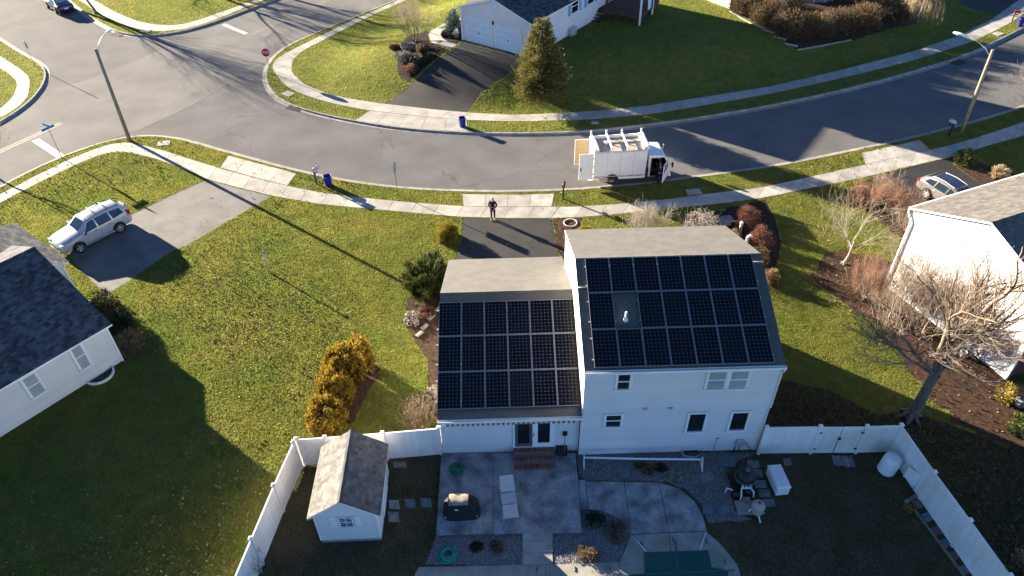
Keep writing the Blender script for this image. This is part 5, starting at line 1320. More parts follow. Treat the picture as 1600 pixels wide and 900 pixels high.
mb = MB(); mb.box(cx0 + .05, cx0 + 1.0, CW0 + .05, CW1 - .02, .44, .48); mb.cbox((cx0 + .42, .45, .80), (.26, .24, .10), 0, bev=.04); mb.cbox((cx0 + .22, .45, 1.2), (.08, .24, .36), 0, bev=.04); mb.cbox((cx0 + .42, 1.35, .80), (.26, .4, .10), 0, bev=.04); mb.cbox((cx0 + .22, 1.35, 1.2), (.08, .4, .36), 0, bev=.04); mb.cbox((cx0 + 1.32, 1.0, 1.0), (.12, .85, .1), 0, bev=.03); mb.box(cx0 + .02, cx0 + .04, CW0, CW1 - .01, .44, 1.95); mb.build('cab_interior', M['black'], cab)
mb = MB(); mb.tube([(cx0 + 1.1 + .0 + .03 * math.sin(a), .45 + .2 * math.cos(a), 1.15 + .2 * math.sin(a)) for a in np.linspace(0, 2 * PI, 15)], .018, 5); mb.build('steering_wheel', M['black'], cab)
# open door, hinged at the front pillar and swung out toward the kerb
mb = MB(); Md = Matrix.Translation((cx0 + 1.36, CW0 - .02, 0)) @ Matrix.Rotation(math.radians(58), 4, 'Z')
mb.box(-1.10, 0, -.05, 0, .46, 1.10, 0, M=Md); mb.box(-1.10, -1.02, -.045, 0, 1.10, 1.8, 0, M=Md); mb.box(-1.1, -.25, -.045, 0, 1.75, 1.82, 0, M=Md); cd = mb.build('cab_door', M['truck_white'], TK)
mb = MB(); mb.add([Md @ Vector(p) for p in ((-1.02, -.02, 1.10), (-.03, -.02, 1.10), (-.25, -.02, 1.75), (-1.02, -.02, 1.75))], [(0, 1, 2, 3)]); mb.build('pane', M['glass'], cd)
for y, dy in ((CW0, -.30), (CW1, .30)):
    mb = MB(); mb.tube([(cx0 + 1.42, y, 1.35), (cx0 + 1.55, y + dy * .6, 1.45)], .015, 5); mb.cbox((cx0 + 1.57, y + dy, 1.45), (.04, .10, .19), 0, bev=.03); mb.build('mirror', M['black'], TK)
for y in (CW0 + .22, CW1 - .22): mb = MB(); mb.cbox((cx0 + 1.57, y, .72), (.03, .16, .09), 0, bev=.02); mb.build('headlight', M['clear_lens'], TK)
mb = MB(); mb.cbox((cx0 + 1.58, BW_ / 2, .46), (.06, .95, .09), 0, bev=.02); mb.build('bumper', M['truck_white'], TK)
mb = MB(); mb.box(.1, cx0 + 1.3, .45, .57, .42, .56); mb.box(.1, cx0 + 1.3, BW_ - .57, BW_ - .45, .42, .56); mb.box(BL_ + .0, BL_ + .16, .2, BW_ - .2, .5, 1.5); mb.cbox((BL_ + .08, .12, .75), (.10, .12, .35)); mb.build('chassis', M['black'], TK)
for x, dual in ((1.32, True), (cx0 + .98, False)):
    for y, sg in ((.14, -1), (BW_ - .14, 1)):
        tr = .36; Mw = Matrix.Translation((x, y, tr)) @ Matrix.Rotation(-sg * PI / 2, 4, 'X')
        mb = MB(); mb.lathe([(tr * .55, -.12), (tr * .93, -.12), (tr, -.08), (tr, .08), (tr * .93, .115), (tr * .6, .12)], 24, M=Mw, cap=False); wh = mb.build('wheel', M['tyre'], TK)
        mb = MB(); mb.lathe([(tr * .60, .10), (tr * .55, .11), (tr * .45, .02 if dual else .07), (.07, .02 if dual else .08), (.06, .10), (.0, .10)], 20, M=Mw); mb.build('rim', M['grey'], wh)
    mb = MB(); A = [(x + .46 * math.cos(a), .36 + .46 * math.sin(a)) for a in np.linspace(0, PI, 15)]
    if dual:
        mb.add([(p, -.004, q) for p, q in A], [tuple(range(15))]); mb.add([(p, BW_ + .004, q) for p, q in A], [tuple(range(15))]); mb.build('wheel_arch', M['black'], TK)

# ================================================================ PEOPLE
def skin_mesh(name, verts, edges, radii, m, parent, root=0, sub=1):
    me = bpy.data.meshes.new(name); me.from_pydata([Vector(v) for v in verts], edges, [])
    o = bpy.data.objects.new(name, me); COL.objects.link(o)
    md = o.modifiers.new('s', 'SKIN'); md.use_smooth_shade = True
    for i, r in enumerate(radii):
        sv = me.skin_vertices[0].data[i]; sv.radius = (r, r) if not hasattr(r, '__len__') else r
    me.skin_vertices[0].data[root].use_root = True
    o.modifiers.new('u', 'SUBSURF').levels = sub; o.modifiers['u'].render_levels = sub
    dg = bpy.context.evaluated_depsgraph_get(); nm = bpy.data.meshes.new_from_object(o.evaluated_get(dg))
    bpy.data.objects.remove(o)
    nm.materials.clear(); nm.materials.append(m)
    for p in nm.polygons: p.use_smooth = True
    return link(name, nm, parent)
def person(label, loc, rz, arms, lean=0.0, stride=.0, hair='hair', shoe='shoe', h=1.0, longhair=True, hands=True):
    t = thing('person', label, 'person', loc, rz)
    L_ = lambda z: -lean * max(0, z - .9)                              # forward lean (towards -y)
    J = {}; V = []; R = []; E = []
    def v(n, p, r):
        J[n] = len(V); V.append((p[0] * h, (p[1] + L_(p[2])) * h, p[2] * h)); R.append(r * h if not hasattr(r, '__len__') else tuple(q * h for q in r)); return J[n]
    v('pel', (0, 0, .93), (.15, .11)); v('waist', (0, 0, 1.08), (.125, .095)); v('chest', (0, .0, 1.28), (.155, .11)); v('neck0', (0, .01, 1.42), .06); v('neck', (0, .0, 1.48), .052)
    v('skull0', (0, -.012, 1.55), (.068, .078)); v('skull', (0, -.005, 1.635), (.074, .088)); v('crown', (0, .004, 1.70), (.05, .06))
    E += [(0, 1), (1, 2), (2, 3), (3, 4), (4, 5), (5, 6), (6, 7)]
    for s, nm in ((-1, 'l'), (1, 'r')):
        st = stride * s
        v('hip' + nm, (s * .09, 0, .88), .088); v('kn' + nm, (s * .10, st * .5 - .015, .48), .058); v('an' + nm, (s * .10, st, .09), .040); v('toe' + nm, (s * .115, st - .17, .035), .032)
        E += [(0, J['hip' + nm]), (J['hip' + nm], J['kn' + nm]), (J['kn' + nm], J['an' + nm]), (J['an' + nm], J['toe' + nm])]
        el, wr = arms[nm]
        v('sh' + nm, (s * .175, .005, 1.37), .058); v('el' + nm, el, .042); v('wr' + nm, wr, .030)
        E += [(2, J['sh' + nm]), (J['sh' + nm], J['el' + nm]), (J['el' + nm], J['wr' + nm])]
        d = (Vector(wr) - Vector(el)).normalized(); side_ = Vector((s, 0, 0)); side_ = (side_ - d * side_.dot(d)).normalized(); up_ = d.cross(side_)
        pm = Vector(wr) + d * .055; v('pm' + nm, pm, (.036, .018)); E.append((J['wr' + nm], J['pm' + nm]))
        if hands:
            for q, (o_, ln_) in enumerate(((-.027, .070), (-.009, .082), (.010, .078), (.028, .060))):
                k = v(f'k{q}{nm}', pm + d * .04 + side_ * o_, .0095); f = v(f'f{q}{nm}', pm + d * (.04 + ln_ * .55) + side_ * o_ * 1.15 + up_ * .012, .0085); g_ = v(f'g{q}{nm}', pm + d * (.04 + ln_ * .9) + side_ * o_ * 1.15 + up_ * .036, .0075)
                E += [(J['pm' + nm], k), (k, f), (f, g_)]
            a = v('t0' + nm, pm - side_ * .035 - d * .01 + up_ * .01, .0105); b = v('t1' + nm, pm - side_ * .052 + d * .035 + up_ * .022, .009); E += [(J['pm' + nm], a), (a, b)]
    # nose, ears: short spurs on the skull
    a = v('nose', (0, -.105, 1.60), .014); E.append((J['skull0'], a))
    for s in (-1, 1): a = v(f'ear{s}', (s * .083, .008, 1.612), .016); E.append((J['skull'], a))
    skin_mesh('body', V, E, R, M['skin'], t)
    # clothes: the same joints, a little fuller
    def sub_(names, edges, rr, m, nm):
        vs = [V[J[n]] for n in names]; skin_mesh(nm, vs, edges, [tuple(q * h for q in r) if hasattr(r, '__len__') else r * h for r in rr], M[m], t)
    jn = ['pel', 'waist', 'chest', 'neck0', 'shl', 'ell', 'wrl', 'shr', 'elr', 'wrr']
    sub_(jn, [(0, 1), (1, 2), (2, 3), (2, 4), (4, 5), (5, 6), (2, 7), (7, 8), (8, 9)], [(.185, .145), (.16, .13), (.19, .145), .075, .080, .062, .05, .080, .062, .05], 'dark_cloth', 'jacket')
    ln_ = ['pel', 'hipl', 'knl', 'anl', 'hipr', 'knr', 'anr']
    sub_(ln_, [(0, 1), (1, 2), (2, 3), (0, 4), (4, 5), (5, 6)], [(.16, .125), .105, .074, .056, .105, .074, .056], 'dark_cloth', 'trousers')
    for nm in ('l', 'r'): sub_(['an' + nm, 'toe' + nm], [(0, 1)], [.052, .044], shoe, 'shoe')
    hv = [(0, .02, 1.70), (0, .055, 1.63), (0, .075, 1.54)] + ([(0, .08, 1.42), (0, .085, 1.30)] if longhair else [])
    hv = [(x * h, (y + L_(z)) * h, z * h) for x, y, z in hv]
    skin_mesh('hair', hv, [(i, i + 1) for i in range(len(hv) - 1)], [(.066 * h, .07 * h), (.084 * h, .06 * h), (.082 * h, .04 * h)] + ([(.085 * h, .028 * h), (.05 * h, .02 * h)] if longhair else []), M[hair], t)
    mb = MB()
    for s in (-1, 1): mb.lathe([(.0, -.008), (.011, -.004), (.011, .004), (.0, .008)], 8, (s * .030 * h, (-.083 + L_(1.62)) * h, 1.625 * h))
    mb.build('eyes', M['black'], t)
    mb = MB(); y = (-.089 + L_(1.54)) * h; mb.box(-.024 * h, .024 * h, y - .004, y + .006, 1.548 * h, 1.556 * h); mb.build('mouth', M['red_shrub'], t)
    return t
P1 = G(770.5, 343)
person('woman with long hair in black jacket and trousers standing at the driveway end', (P1[0], P1[1], .016), math.radians(-8), {'l': ((-.27, .05, 1.10), (-.175, -.10, .98)), 'r': ((.27, .05, 1.10), (.175, -.10, .98))}, 0, .05, h=.97)
mk = TK.matrix_basis @ Vector((cx0 + .75, -.42, 0))
person('dark-clothed person leaning into the open truck cab', (mk.x, mk.y, ROADZ + .006), ang + PI, {'l': ((-.24, -.22, 1.15), (-.16, -.46, 1.18)), 'r': ((.24, -.22, 1.18), (.14, -.48, 1.26))}, .25, .08, hair='black', shoe='black', longhair=False)
# ================================================================ YARD OBJECTS
def at_px(name, label, cat, px, rz=0.0, group=None, z=0.0):
    x, y, z_ = G(*px, z); return thing(name, label, cat, (x, y, z_), rz, group)
# flagstones (bluestone squares, red and grey pavers)
def flag(px, m, label, group, name='flagstone', z=.012, dz=.035):
    P = [Vector((*G(u, v, z)[:2], 0)) for u, v in px]; c = sum(P, Vector()) / len(P)
    t = MB(); Q = [(p - c) for p in P]; t.prism([(q.x, q.y) for q in Q], -.04, dz, 0, random.random())
    o = t.build(name, M[m], None, (c.x, c.y, z)); return prop(o, label, 'paving stone', group)
def sq(u, v, a=9, b=7, s=2): return [(u - a, v + b), (u + a, v + b), (u + a - s, v - b), (u - a - s, v - b)]
GB = 'stepping stones beside the shed'
flag(sq(617, 789, 8, 7), 'greystone', 'grey stepping stone nearest the shed wall, upper one', GB)
flag(sq(616, 808, 8, 8), 'greystone', 'grey stepping stone nearest the shed wall, lower one', GB)
flag(sq(642, 787, 8, 7), 'bluestone', 'bluish stepping stone in the middle between shed and patio', GB)
flag(sq(667, 786, 8, 7), 'bluestone', 'blue stepping stone beside the patio edge', GB)
flag(sq(626, 727, 10, 5), 'greystone', 'grey stone slab by the fence behind the shed', GB)
GC = 'bluestone flags in the gravel'
flag(sq(1107, 796, 8, 8), 'bluestone', 'blue flagstone in gravel, left of the pair by the concrete pad', GC)
flag(sq(1132, 796, 9, 7), 'bluestone', 'blue flagstone in gravel, right of the pair by the concrete pad', GC)
flag([(1083, 770), (1096, 755), (1103, 766), (1090, 776)], 'bluestone', 'tilted blue flagstone by the curved concrete edge', GC)
flag([(1092, 745), (1108, 737), (1118, 748), (1103, 756)], 'greystone', 'dark flagstone in gravel above the tilted blue one', GC)
flag(sq(976, 740, 9, 8), 'greystone', 'dark square flagstone alone in the gravel below the pool reel', GC)
flag(sq(1137, 722, 13, 9), 'bluestone', 'large blue flagstone against the house by the black tank', GC)
GDk = 'dark pavers beside the storage box'
for (u, v, w_) in ((1178, 726, 'topmost'), (1183, 740, 'second'), (1189, 757, 'third'), (1195, 771, 'fourth'), (1202, 786, 'lowest')):
    flag(sq(u, v, 9, 6), 'greystone', f'dark paver in the row beside the white storage box, {w_} of five', GDk)
flag(sq(1231, 722, 6, 5), 'timber', 'small brown paver behind the white storage box', GDk)
# paver path along the right fence with a timber edging
GP = 'pavers along the right fence'
for i, (u, v, m_) in enumerate(((1434, 788, 'redstone'), (1449, 808, 'bluestone'), (1464, 829, 'redstone'), (1477, 849, 'bluestone'), (1491, 868, 'redstone'), (1507, 890, 'bluestone'))):
    flag([(u - 11, v - 4), (u - 2, v + 9), (u + 9, v + 5), (u + 1, v - 7)], m_, f"{'red' if m_ == 'redstone' else 'blue-grey'} paver along the right fence, {['first', 'second', 'third', 'fourth', 'fifth', 'sixth'][i]} from the barrel end", GP)
A, B = G(1428, 797), G(1512, 908); t = thing('timber_edging', 'long timber edging beside the red and grey paver path', 'edging', (A[0], A[1], 0), math.atan2(B[1] - A[1], B[0] - A[0]))
mb = MB(); L_ = np.hypot(*(B - A)[:2]); mb.box(0, L_ * .55, -.04, .04, -.03, .08); mb.build('board', M['timber'], t); mb = MB(); mb.box(L_ * .555, L_ + 1.5, -.05, .035, -.03, .085); mb.build('board', M['timber'], t)
t = at_px('stone_row', 'short row of pale blocks at the head of the paver path', 'blocks', (1426, 779), math.radians(28))
for k in range(4): mb = MB(); mb.cbox((-.36 + k * .24, 0, .05), (.11, .08, .05), 0, random.random(), bev=.01); mb.build('block', M['greystone'], t)
t = at_px('plank_stack', 'stack of grey planks lying on dark soil before the gate', 'planks', (1317, 721), math.radians(-6))
for k in range(8): mb = MB(); mb.box(-.44 + k * .112, -.34 + k * .112, -.26 + random.uniform(-.05, .05), .24 + random.uniform(-.04, .04), .0, .05 + random.uniform(0, .03), 0, random.random()); mb.build('plank', M['greystone'], t)
# white storage box
p0, p1 = G(1211, 776), G(1231.5, 775); hb = .62; bk = G(1203, 723, hb); fr0 = G(1214.5, 759, hb)
Lb = np.hypot(*(bk - fr0)[:2]); wbx = np.hypot(*(p1 - p0)[:2]); a_ = math.atan2(p1[1] - p0[1], p1[0] - p0[0])
t = thing('storage_box', 'white plastic storage box standing on the dark yard beside the pavers', 'storage box', (p0[0], p0[1], 0), a_ + .05)
mb = MB(); mb.cbox((wbx / 2, Lb / 2, hb * .42), (wbx / 2 - .01, Lb / 2 - .01, hb * .42), 0, bev=.06); mb.build('body', M['white'], t)
mb = MB(); mb.cbox((wbx / 2, Lb / 2, hb * .90), (wbx / 2 + .02, Lb / 2 + .02, hb * .10), 0, bev=.05); mb.build('lid', M['white'], t)
mb = MB(); mb.box(wbx / 2 - .1, wbx / 2 + .1, -.025, .0, hb * .70, hb * .78); mb.build('handle', M['white'], t)
# pool filter plant
t = at_px('filter_tank', 'round black pool filter tank by the house wall', 'pool filter', (1161, 757))
mb = MB(); mb.lathe([(.38, 0), (.40, .06), (.42, .25), (.43, .55), (.40, .78), (.31, .93), (.17, 1.0), (.10, 1.02)], 24); mb.build('tank', M['black'], t)
mb = MB(); mb.lathe([(.435, .50), (.455, .52), (.455, .56), (.435, .58)], 24); mb.build('clamp_band', M['dark_grey'], t)
mb = MB(); mb.lathe([(.10, 1.0), (.11, 1.08), (.05, 1.12), (.0, 1.12)], 12); mb.lathe([(.03, 1.1), (.05, 1.16), (.0, 1.18)], 10); mb.build('valve', M['dark_grey'], t)
mb = MB(); mb.cbox((.10, -.44, .55), (.07, .02, .05)); mb.build('label_plate', M['grey'], t)
t = at_px('pool_pump', 'black pool pump with white pipes in front of the round tank', 'pump', (1159, 777))
mb = MB(); mb.tube([(-.42, .05, .16), (.06, .05, .16)], .13, 12); mb.lathe([(.10, 0), (.13, .05), (.13, .30), (.14, .31), (.14, .36), (.0, .38)], 14, (.22, .05, .02)); mb.cbox((-.18, .05, .03), (.26, .14, .03)); mb.build('motor', M['black'], t)
mb = MB(); mb.tube([(-.05, .16, .42), (.38, .16, .42)], .04, 8); mb.tube([(.34, .16, .42), (.42, -.02, .40), (.45, -.06, .1)], .04, 8)
for x in (.02, .18, .32): mb.tube([(x, .16, .42), (x - .02, .36, .58)], .04, 8); mb.lathe([(.06, 0), (.06, .08), (.0, .08)], 10, (x - .02, .36, .55))
mb.tube([(-.05, .16, .42), (-.10, -.12, .30), (-.1, -.14, .05)], .035, 8); mb.tube([(-.4, .16, .3), (-.62, .24, .34), (-.66, .2, .05)], .03, 8); mb.build('pipework', M['pvc'], t)
mb = MB(); mb.cbox((.12, -.2, .12), (.14, .09, .10), 0, bev=.02); mb.build('control_box', M['straw'], t)
P = Gl([(1147, 783), (1190, 783), (1195, 804), (1153, 805)]); t = MB(); c = np.mean(P, 0); t.prism([tuple(np.array(p) - c) for p in P], -.03, .05, 0); prop(t.build('concrete_pad', M['concrete'], None, (c[0], c[1], 0)), 'pale concrete pad under the beige canister', 'pad')
t = at_px('beige_canister', 'beige canister with a domed lid and black knob on the concrete pad', 'canister', (1182, 800), 0, None, .05)
mb = MB(); mb.lathe([(.20, 0), (.24, .05), (.25, .22), (.22, .38), (.23, .42)], 20); mb.build('body', M['beige'], t)
mb = MB(); mb.lathe([(.27, .41), (.28, .45), (.24, .55), (.13, .63), (.06, .65)], 20); ld = mb.build('lid', M['beige'], t); mb = MB(); mb.lathe([(.05, .64), (.055, .69), (.0, .71)], 10); mb.build('knob', M['black'], ld)
mb = MB(); mb.lathe([(.245, .395), (.26, .40), (.26, .415), (.245, .42)], 20); mb.build('clamp_ring', M['dark_grey'], t)
mb = MB(); mb.tube([(-.24, 0, .2), (-.33, -.02, .22), (-.33, -.02, .02)], .035, 8); mb.build('pipe', M['pvc'], t); mb = MB(); mb.tube([(0, -.22, .12), (.0, -.34, .1), (.03, -.48, -.03)], .035, 8); mb.build('pipe', M['pvc'], t)
# barrel in the fence corner
t = at_px('barrel', 'white barrel leaning in the corner of the fence', 'barrel', (1383, 736)); t.rotation_euler = (math.radians(-4), math.radians(9), 0)
mb = MB(); mb.lathe([(.33, 0), (.36, .04), (.37, .2), (.355, .24), (.37, .28), (.37, .62), (.355, .66), (.365, .70), (.35, .86), (.24, .93), (.12, .95), (.0, .95)], 24); mb.build('drum', M['white'], t)
mb = MB(); mb.lathe([(.10, .94), (.10, .99), (.0, .995)], 14, (.08, 0, 0)); mb.build('cap', M['white'], t)
t = at_px('leaning_stakes', 'pair of dark stakes leaning against the right fence', 'stakes', (1442, 786))
for k in range(2): mb = MB(); mb.tube([(k * .07, 0, 0), (.20 + k * .05, .28, 1.35)], .022, 6); mb.build('stake', M['rust'], t)
t = at_px('yard_sign', 'blank white board on two sticks leaning by the barrel', 'board', (1415, 760), math.radians(-60))
for x in (-.28, .28): mb = MB(); mb.tube([(x, 0, 0), (x, .15, .95)], .015, 5); mb.build('stick', M['timber'], t)
mb = MB(); mb.box(-.30, .30, -.012, .012, .35, .95, 0, M=Matrix.Rotation(math.radians(-9), 4, 'X')); mb.build('board', M['white'], t)
t = at_px('garden_rod', 'thin stick leaning on the fence behind the barrel', 'stick', (1392, 722)); mb = MB(); mb.tube([(0, 0, 0), (.35, .2, 1.1)], .014, 5); mb.build('shaft', M['timber'], t)
# pool cover reel
A, B = G(909, 724), G(1098, 727); t = thing('pool_reel', 'long white pool cover reel on two stands along the house wall', 'pool reel', (A[0], A[1], 0), math.atan2(B[1] - A[1], B[0] - A[0])); L_ = np.hypot(*(B - A)[:2])
mb = MB(); mb.tube([(.1, .0, .42), (L_ * .5, 0, .395), (L_ - .1, 0, .42)], .045, 10); mb.build('roller', M['pvc'], t)
for x in (.08, L_ - .08):
    mb = MB(); mb.tube([(x, -.32, .02), (x, 0, .50), (x, .28, .02)], .028, 8); mb.tube([(x, -.2, .2), (x, .18, .2)], .022, 6); mb.tube([(x, -.36, .03), (x, .32, .03)], .028, 8); mb.lathe([(.12, -.02), (.12, .02), (.0, .02)], 14, M=Matrix.Translation((x, 0, .42)) @ Matrix.Rotation(PI / 2, 4, 'Y')); mb.build('stand', M['pvc'], t)
# shovel and mat by the steps
Lq = lambda a, b, z: H.matrix_basis @ Vector((a, b, z))
t = thing('shovel', 'shovel leaning upside down on the wall right of the brick steps', 'shovel', Lq(-.62, -.02, .15), HPHI)
mb = MB(); mb.tube([(0, 0, .0), (.02, .30, 1.05)], .018, 6); mb.build('handle', M['timber'], t); mb = MB(); mb.cbox((.02, .33, 1.17), (.10, .015, .14), 0, bev=.012); mb.build('blade', M['black'], t)
t = thing('black_tub', 'low black tub against the wall right of the brick steps', 'tub', Lq(-.72, .16, .15), HPHI)
mb = MB(); mb.cbox((0, 0, .14), (.22, .17, .14), 0, bev=.03); mb.build('tub', M['black'], t); mb = MB(); mb.cbox((0, 0, .295), (.24, .19, .02), 0, bev=.01); mb.build('lid', M['black'], t)
# coiled hoses
def hose(px, z, m, label, r0=.20, turns=6, seed=1):
    t = at_px('garden_hose', label, 'hose', px, 0, 'coiled garden hoses', z); rr = random.Random(seed); pts = []
    for k in range(turns):
        R_ = r0 + rr.uniform(0, .18); cx_, cy_ = rr.uniform(-.04, .04), rr.uniform(-.04, .04); ez_ = .012 + k * .016
        for a in np.linspace(0, 2 * PI, 19)[:-1]: pts.append((cx_ + R_ * math.cos(a), cy_ + R_ * math.sin(a), ez_ + .016 * a / (2 * PI)))
    P = np.array(pts); 
    for _ in range(2): P[1:-1] = .25 * P[:-2] + .5 * P[1:-1] + .25 * P[2:]
    mb = MB(); mb.tube([tuple(p) for p in P], .019, 5); mb.build('coil', M[m], t)
    mb = MB(); mb.tube([tuple(P[-1]), tuple(P[-1] + [.1, -.15, -.02]), tuple(P[-1] + [.02, -.42, -P[-1][2] + .014])], .014, 5); mb.build('free_end', M[m], t)
hose((714, 734), .15, 'hose', 'dark green hose coiled on the patio below the awning', .20, 9, 3)
hose((700, 868), .01, 'hose_teal', 'teal hose coiled on the gravel below the patio', .22, 9, 8)
# covered barbecue: a draped cover over a cart grill
t = at_px('covered_grill', 'barbecue grill under a black cover with a folded tan cloth on top', 'grill', (722, 806), HPHI + .02, None, .15)
V = []; rows = [(0, .76, .34, 0), (.15, .77, .35, 0), (.45, .74, .33, 0), (.74, .70, .31, 0), (.84, .62, .29, .02), (.96, .46, .27, .05), (1.06, .40, .20, .06), (1.09, .34, .10, .07)]; n = 40
for (z, a, b, oy) in rows:
    for k in range(n):
        w_ = 2 * PI * k / n; e = 2 / 3.6; cw, sw_ = math.cos(w_), math.sin(w_)
        fl_ = 1 + .028 * math.sin(k * 2.4 + z * 3) * (1 - z * .5)
        V.append((math.copysign(abs(cw) ** e, cw) * a * fl_, oy + .1 + math.copysign(abs(sw_) ** e, sw_) * b * fl_, z))
mb = MB(); mb.add(V, [(i * n + k, i * n + (k + 1) % n, (i + 1) * n + (k + 1) % n, (i + 1) * n + k) for i in range(len(rows) - 1) for k in range(n)] + [tuple((len(rows) - 1) * n + k for k in range(n))], 0, None, True); mb.build('cover', M['black_cloth'], t)
mb = MB(); mb.cbox((-.18, -.235, .80), (.07, .012, .025)); mb.build('tag', M['white'], t)
for x in (-.66, .62): mb = MB(); mb.cbox((x, -.20, .25), (.03, .03, .05), 0, bev=.01); mb.build('buckle', M['grey'], t)
bl = thing('folded_cloth', 'folded tan cloth lying on the black grill cover', 'cloth', t.matrix_basis @ Vector((-.05, .12, .98)), HPHI)
mb = MB(); V = []
for i in range(7):
    for j in range(7):
        x = -.42 + i * .13; y = -.30 + j * .09; V.append((x, y, .13 - .55 * max(0, abs(y + .02) - .14) + .012 * math.sin(i * 1.7) - .25 * max(0, abs(x) - .36)))
mb.add(V, [(i * 7 + j, (i + 1) * 7 + j, (i + 1) * 7 + j + 1, i * 7 + j + 1) for i in range(6) for j in range(6)], 0, None, True); mb.build('drape', M['tan_cloth'], bl)
# chaise longue
A, B = G(800, 812, .45), G(791, 741, .55); rz_c = math.atan2(B[1] - A[1], B[0] - A[0]) - PI / 2
t = thing('chaise_longue', 'grey sling chaise longue standing on the patio', 'lounge chair', (*G(799, 817, .15)[:2], .15), rz_c)
mb = MB()
for x in (-.30, .30):
    mb.tube([(x, 0, .30), (x, .62, .36), (x, 1.25, .30), (x, 1.85, .62)], .02, 6)
    for y in (.12, 1.2): mb.tube([(x, y, .32), (x, y - .04, .0)], .02, 6)
mb.tube([(-.3, 1.6, .05), (-.3, 1.7, .54)], .015, 5); mb.tube([(.3, 1.6, .05), (.3, 1.7, .54)], .015, 5)
mb.build('frame', M['galv'], t)
for (y0, z0, y1, z1, m_, nm) in ((.02, .31, .60, .37, 'sling', 'leg_section'), (.64, .37, 1.22, .31, 'sling_shaded', 'seat'), (1.27, .32, 1.86, .64, 'sling', 'backrest')):
    mb = MB(); V = []
    for j in range(6):
        for i in range(5): f = j / 5; s_ = i / 4 * 2 - 1; V.append((s_ * .29, y0 + (y1 - y0) * f, z0 + (z1 - z0) * f - .035 * (1 - s_ * s_) * math.sin(PI * f) + .02))
    mb.add(V, [(j * 5 + i, j * 5 + i + 1, (j + 1) * 5 + i + 1, (j + 1) * 5 + i) for j in range(5) for i in range(4)], 0, None, True); mb.build(nm, M[m_], t)
# pool cover with straps and deck anchors
P = [(1006, 863), (1106, 859.5), (1112, 886), (1137, 891), (1146, 1000), (880, 1000), (964, 900), (1008, 896)]
PC = Gl(P, .05); c = np.mean(PC, 0); t = thing('pool_cover', 'dark teal winter cover strapped over the pool', 'pool cover', (c[0], c[1], 0))
mb = MB(); mb.prism([tuple(np.array(p) - c) for p in PC], .026, .05); mb.build('fabric', M['cover'], t)
def cpt(u, v, z=.056): q = G(u, v, z); return (q[0] - c[0], q[1] - c[1], z)
for a, b in (((1055, 845), (1070, 1000)), ((1010, 897), (1148, 891)), ((990, 905), (1000, 1000)), ((1090, 900), (1100, 1000)), ((1034, 900), (1040, 1000)), ((1112, 898), (1122, 1000))):
    q = MB(); pa_, pb2 = Vector(cpt(*a)), Vector(cpt(*b)); d = (pb2 - pa_).normalized(); s_ = Vector((-d.y, d.x, 0)) * .025; q.add([pa_ - s_, pb2 - s_, pb2 + s_, pa_ + s_], [(0, 1, 2, 3)]); q.build('strap', M['cover_strap'], t)
for a, b in (((989, 838), (1009, 861)), ((1103, 831), (1094, 859))):
    q = MB(); q.tube([cpt(*a, .04), cpt(*b, .05)], .018, 5); q.build('edge_strap', M['pvc'], t)
for (u, v) in ((1052, 843), (839, 890), (898, 889), (1003, 850), (1104, 846), (1133, 878), (953, 888)):
    q = MB(); a = cpt(u, v, .03); q.cbox((a[0], a[1], .035), (.03, .10, .018), 0, bev=.008); q.build('anchor', M['dark_grey'], t)
# white pipes, ring planter and lamp post at the front garden
t = at_px('exhaust_pipe', 'bent white exhaust pipe rising by the red shrubs', 'pipe', (1163, 392)); mb = MB(); mb.tube([(0, 0, 0), (0, 0, .95), (.05, .0, 1.08), (.18, .0, 1.12), (.24, 0, 1.04)], .085, 10); mb.build('pipe', M['pvc'], t)
t = at_px('bollard_light', 'short white post light in the dark front bed', 'light', (1156, 362)); mb = MB(); mb.lathe([(.09, 0), (.09, .62), (.11, .64), (.11, .72), (.0, .76)], 12); mb.build('post', M['lamp_white'], t)
t = at_px('planter_ring', 'white ring edging round a plant by the driveway', 'planter', (891, 349)); mb = MB(); mb.tube([(.42 * math.cos(a), .42 * math.sin(a), .06) for a in np.linspace(0, 2 * PI, 25)], .026, 6); mb.build('ring', M['pvc'], t)
t = at_px('stone_slab', 'pale flat slab in the front bed behind the house', 'slab', (1133, 350), .2); mb = MB(); mb.cbox((0, 0, .35), (.45, .35, .06), 0, bev=.02); mb.box(-.3, .3, -.2, .2, 0, .29); mb.build('slab', M['greystone'], t)
t = at_px('clay_pot', 'orange and white pot beside the small conifer at the garage', 'pot', (713, 58)); mb = MB(); mb.lathe([(.22, 0), (.3, .35), (.33, .5), (.29, .5), (.25, .3), (.0, .28)], 16); mb.build('pot', M['plywood'], t); mb = MB(); mb.lathe([(.0, .3), (.2, .42), (.24, .62), (.12, .8), (.0, .85)], 10); mb.build('filling', M['lamp_white'], t)
t = at_px('ball_planter', 'round pale planter by the dark red wall at the right edge', 'planter', (1591, 634)); mb = MB(); mb.lathe([(.14, 0), (.25, .1), (.29, .25), (.22, .42), (.12, .47), (.08, .40), (.0, .38)], 18); mb.build('bowl', M['greystone'], t)
t = at_px('chimney_cap', 'white pail among the twiggy bushes by the white house', 'pail', (1503, 556)); mb = MB(); mb.lathe([(.12, 0), (.16, .3), (.17, .32), (.15, .31), (.11, .03), (.0, .03)], 14); mb.build('pail', M['pvc'], t)
t.name = 'pail'
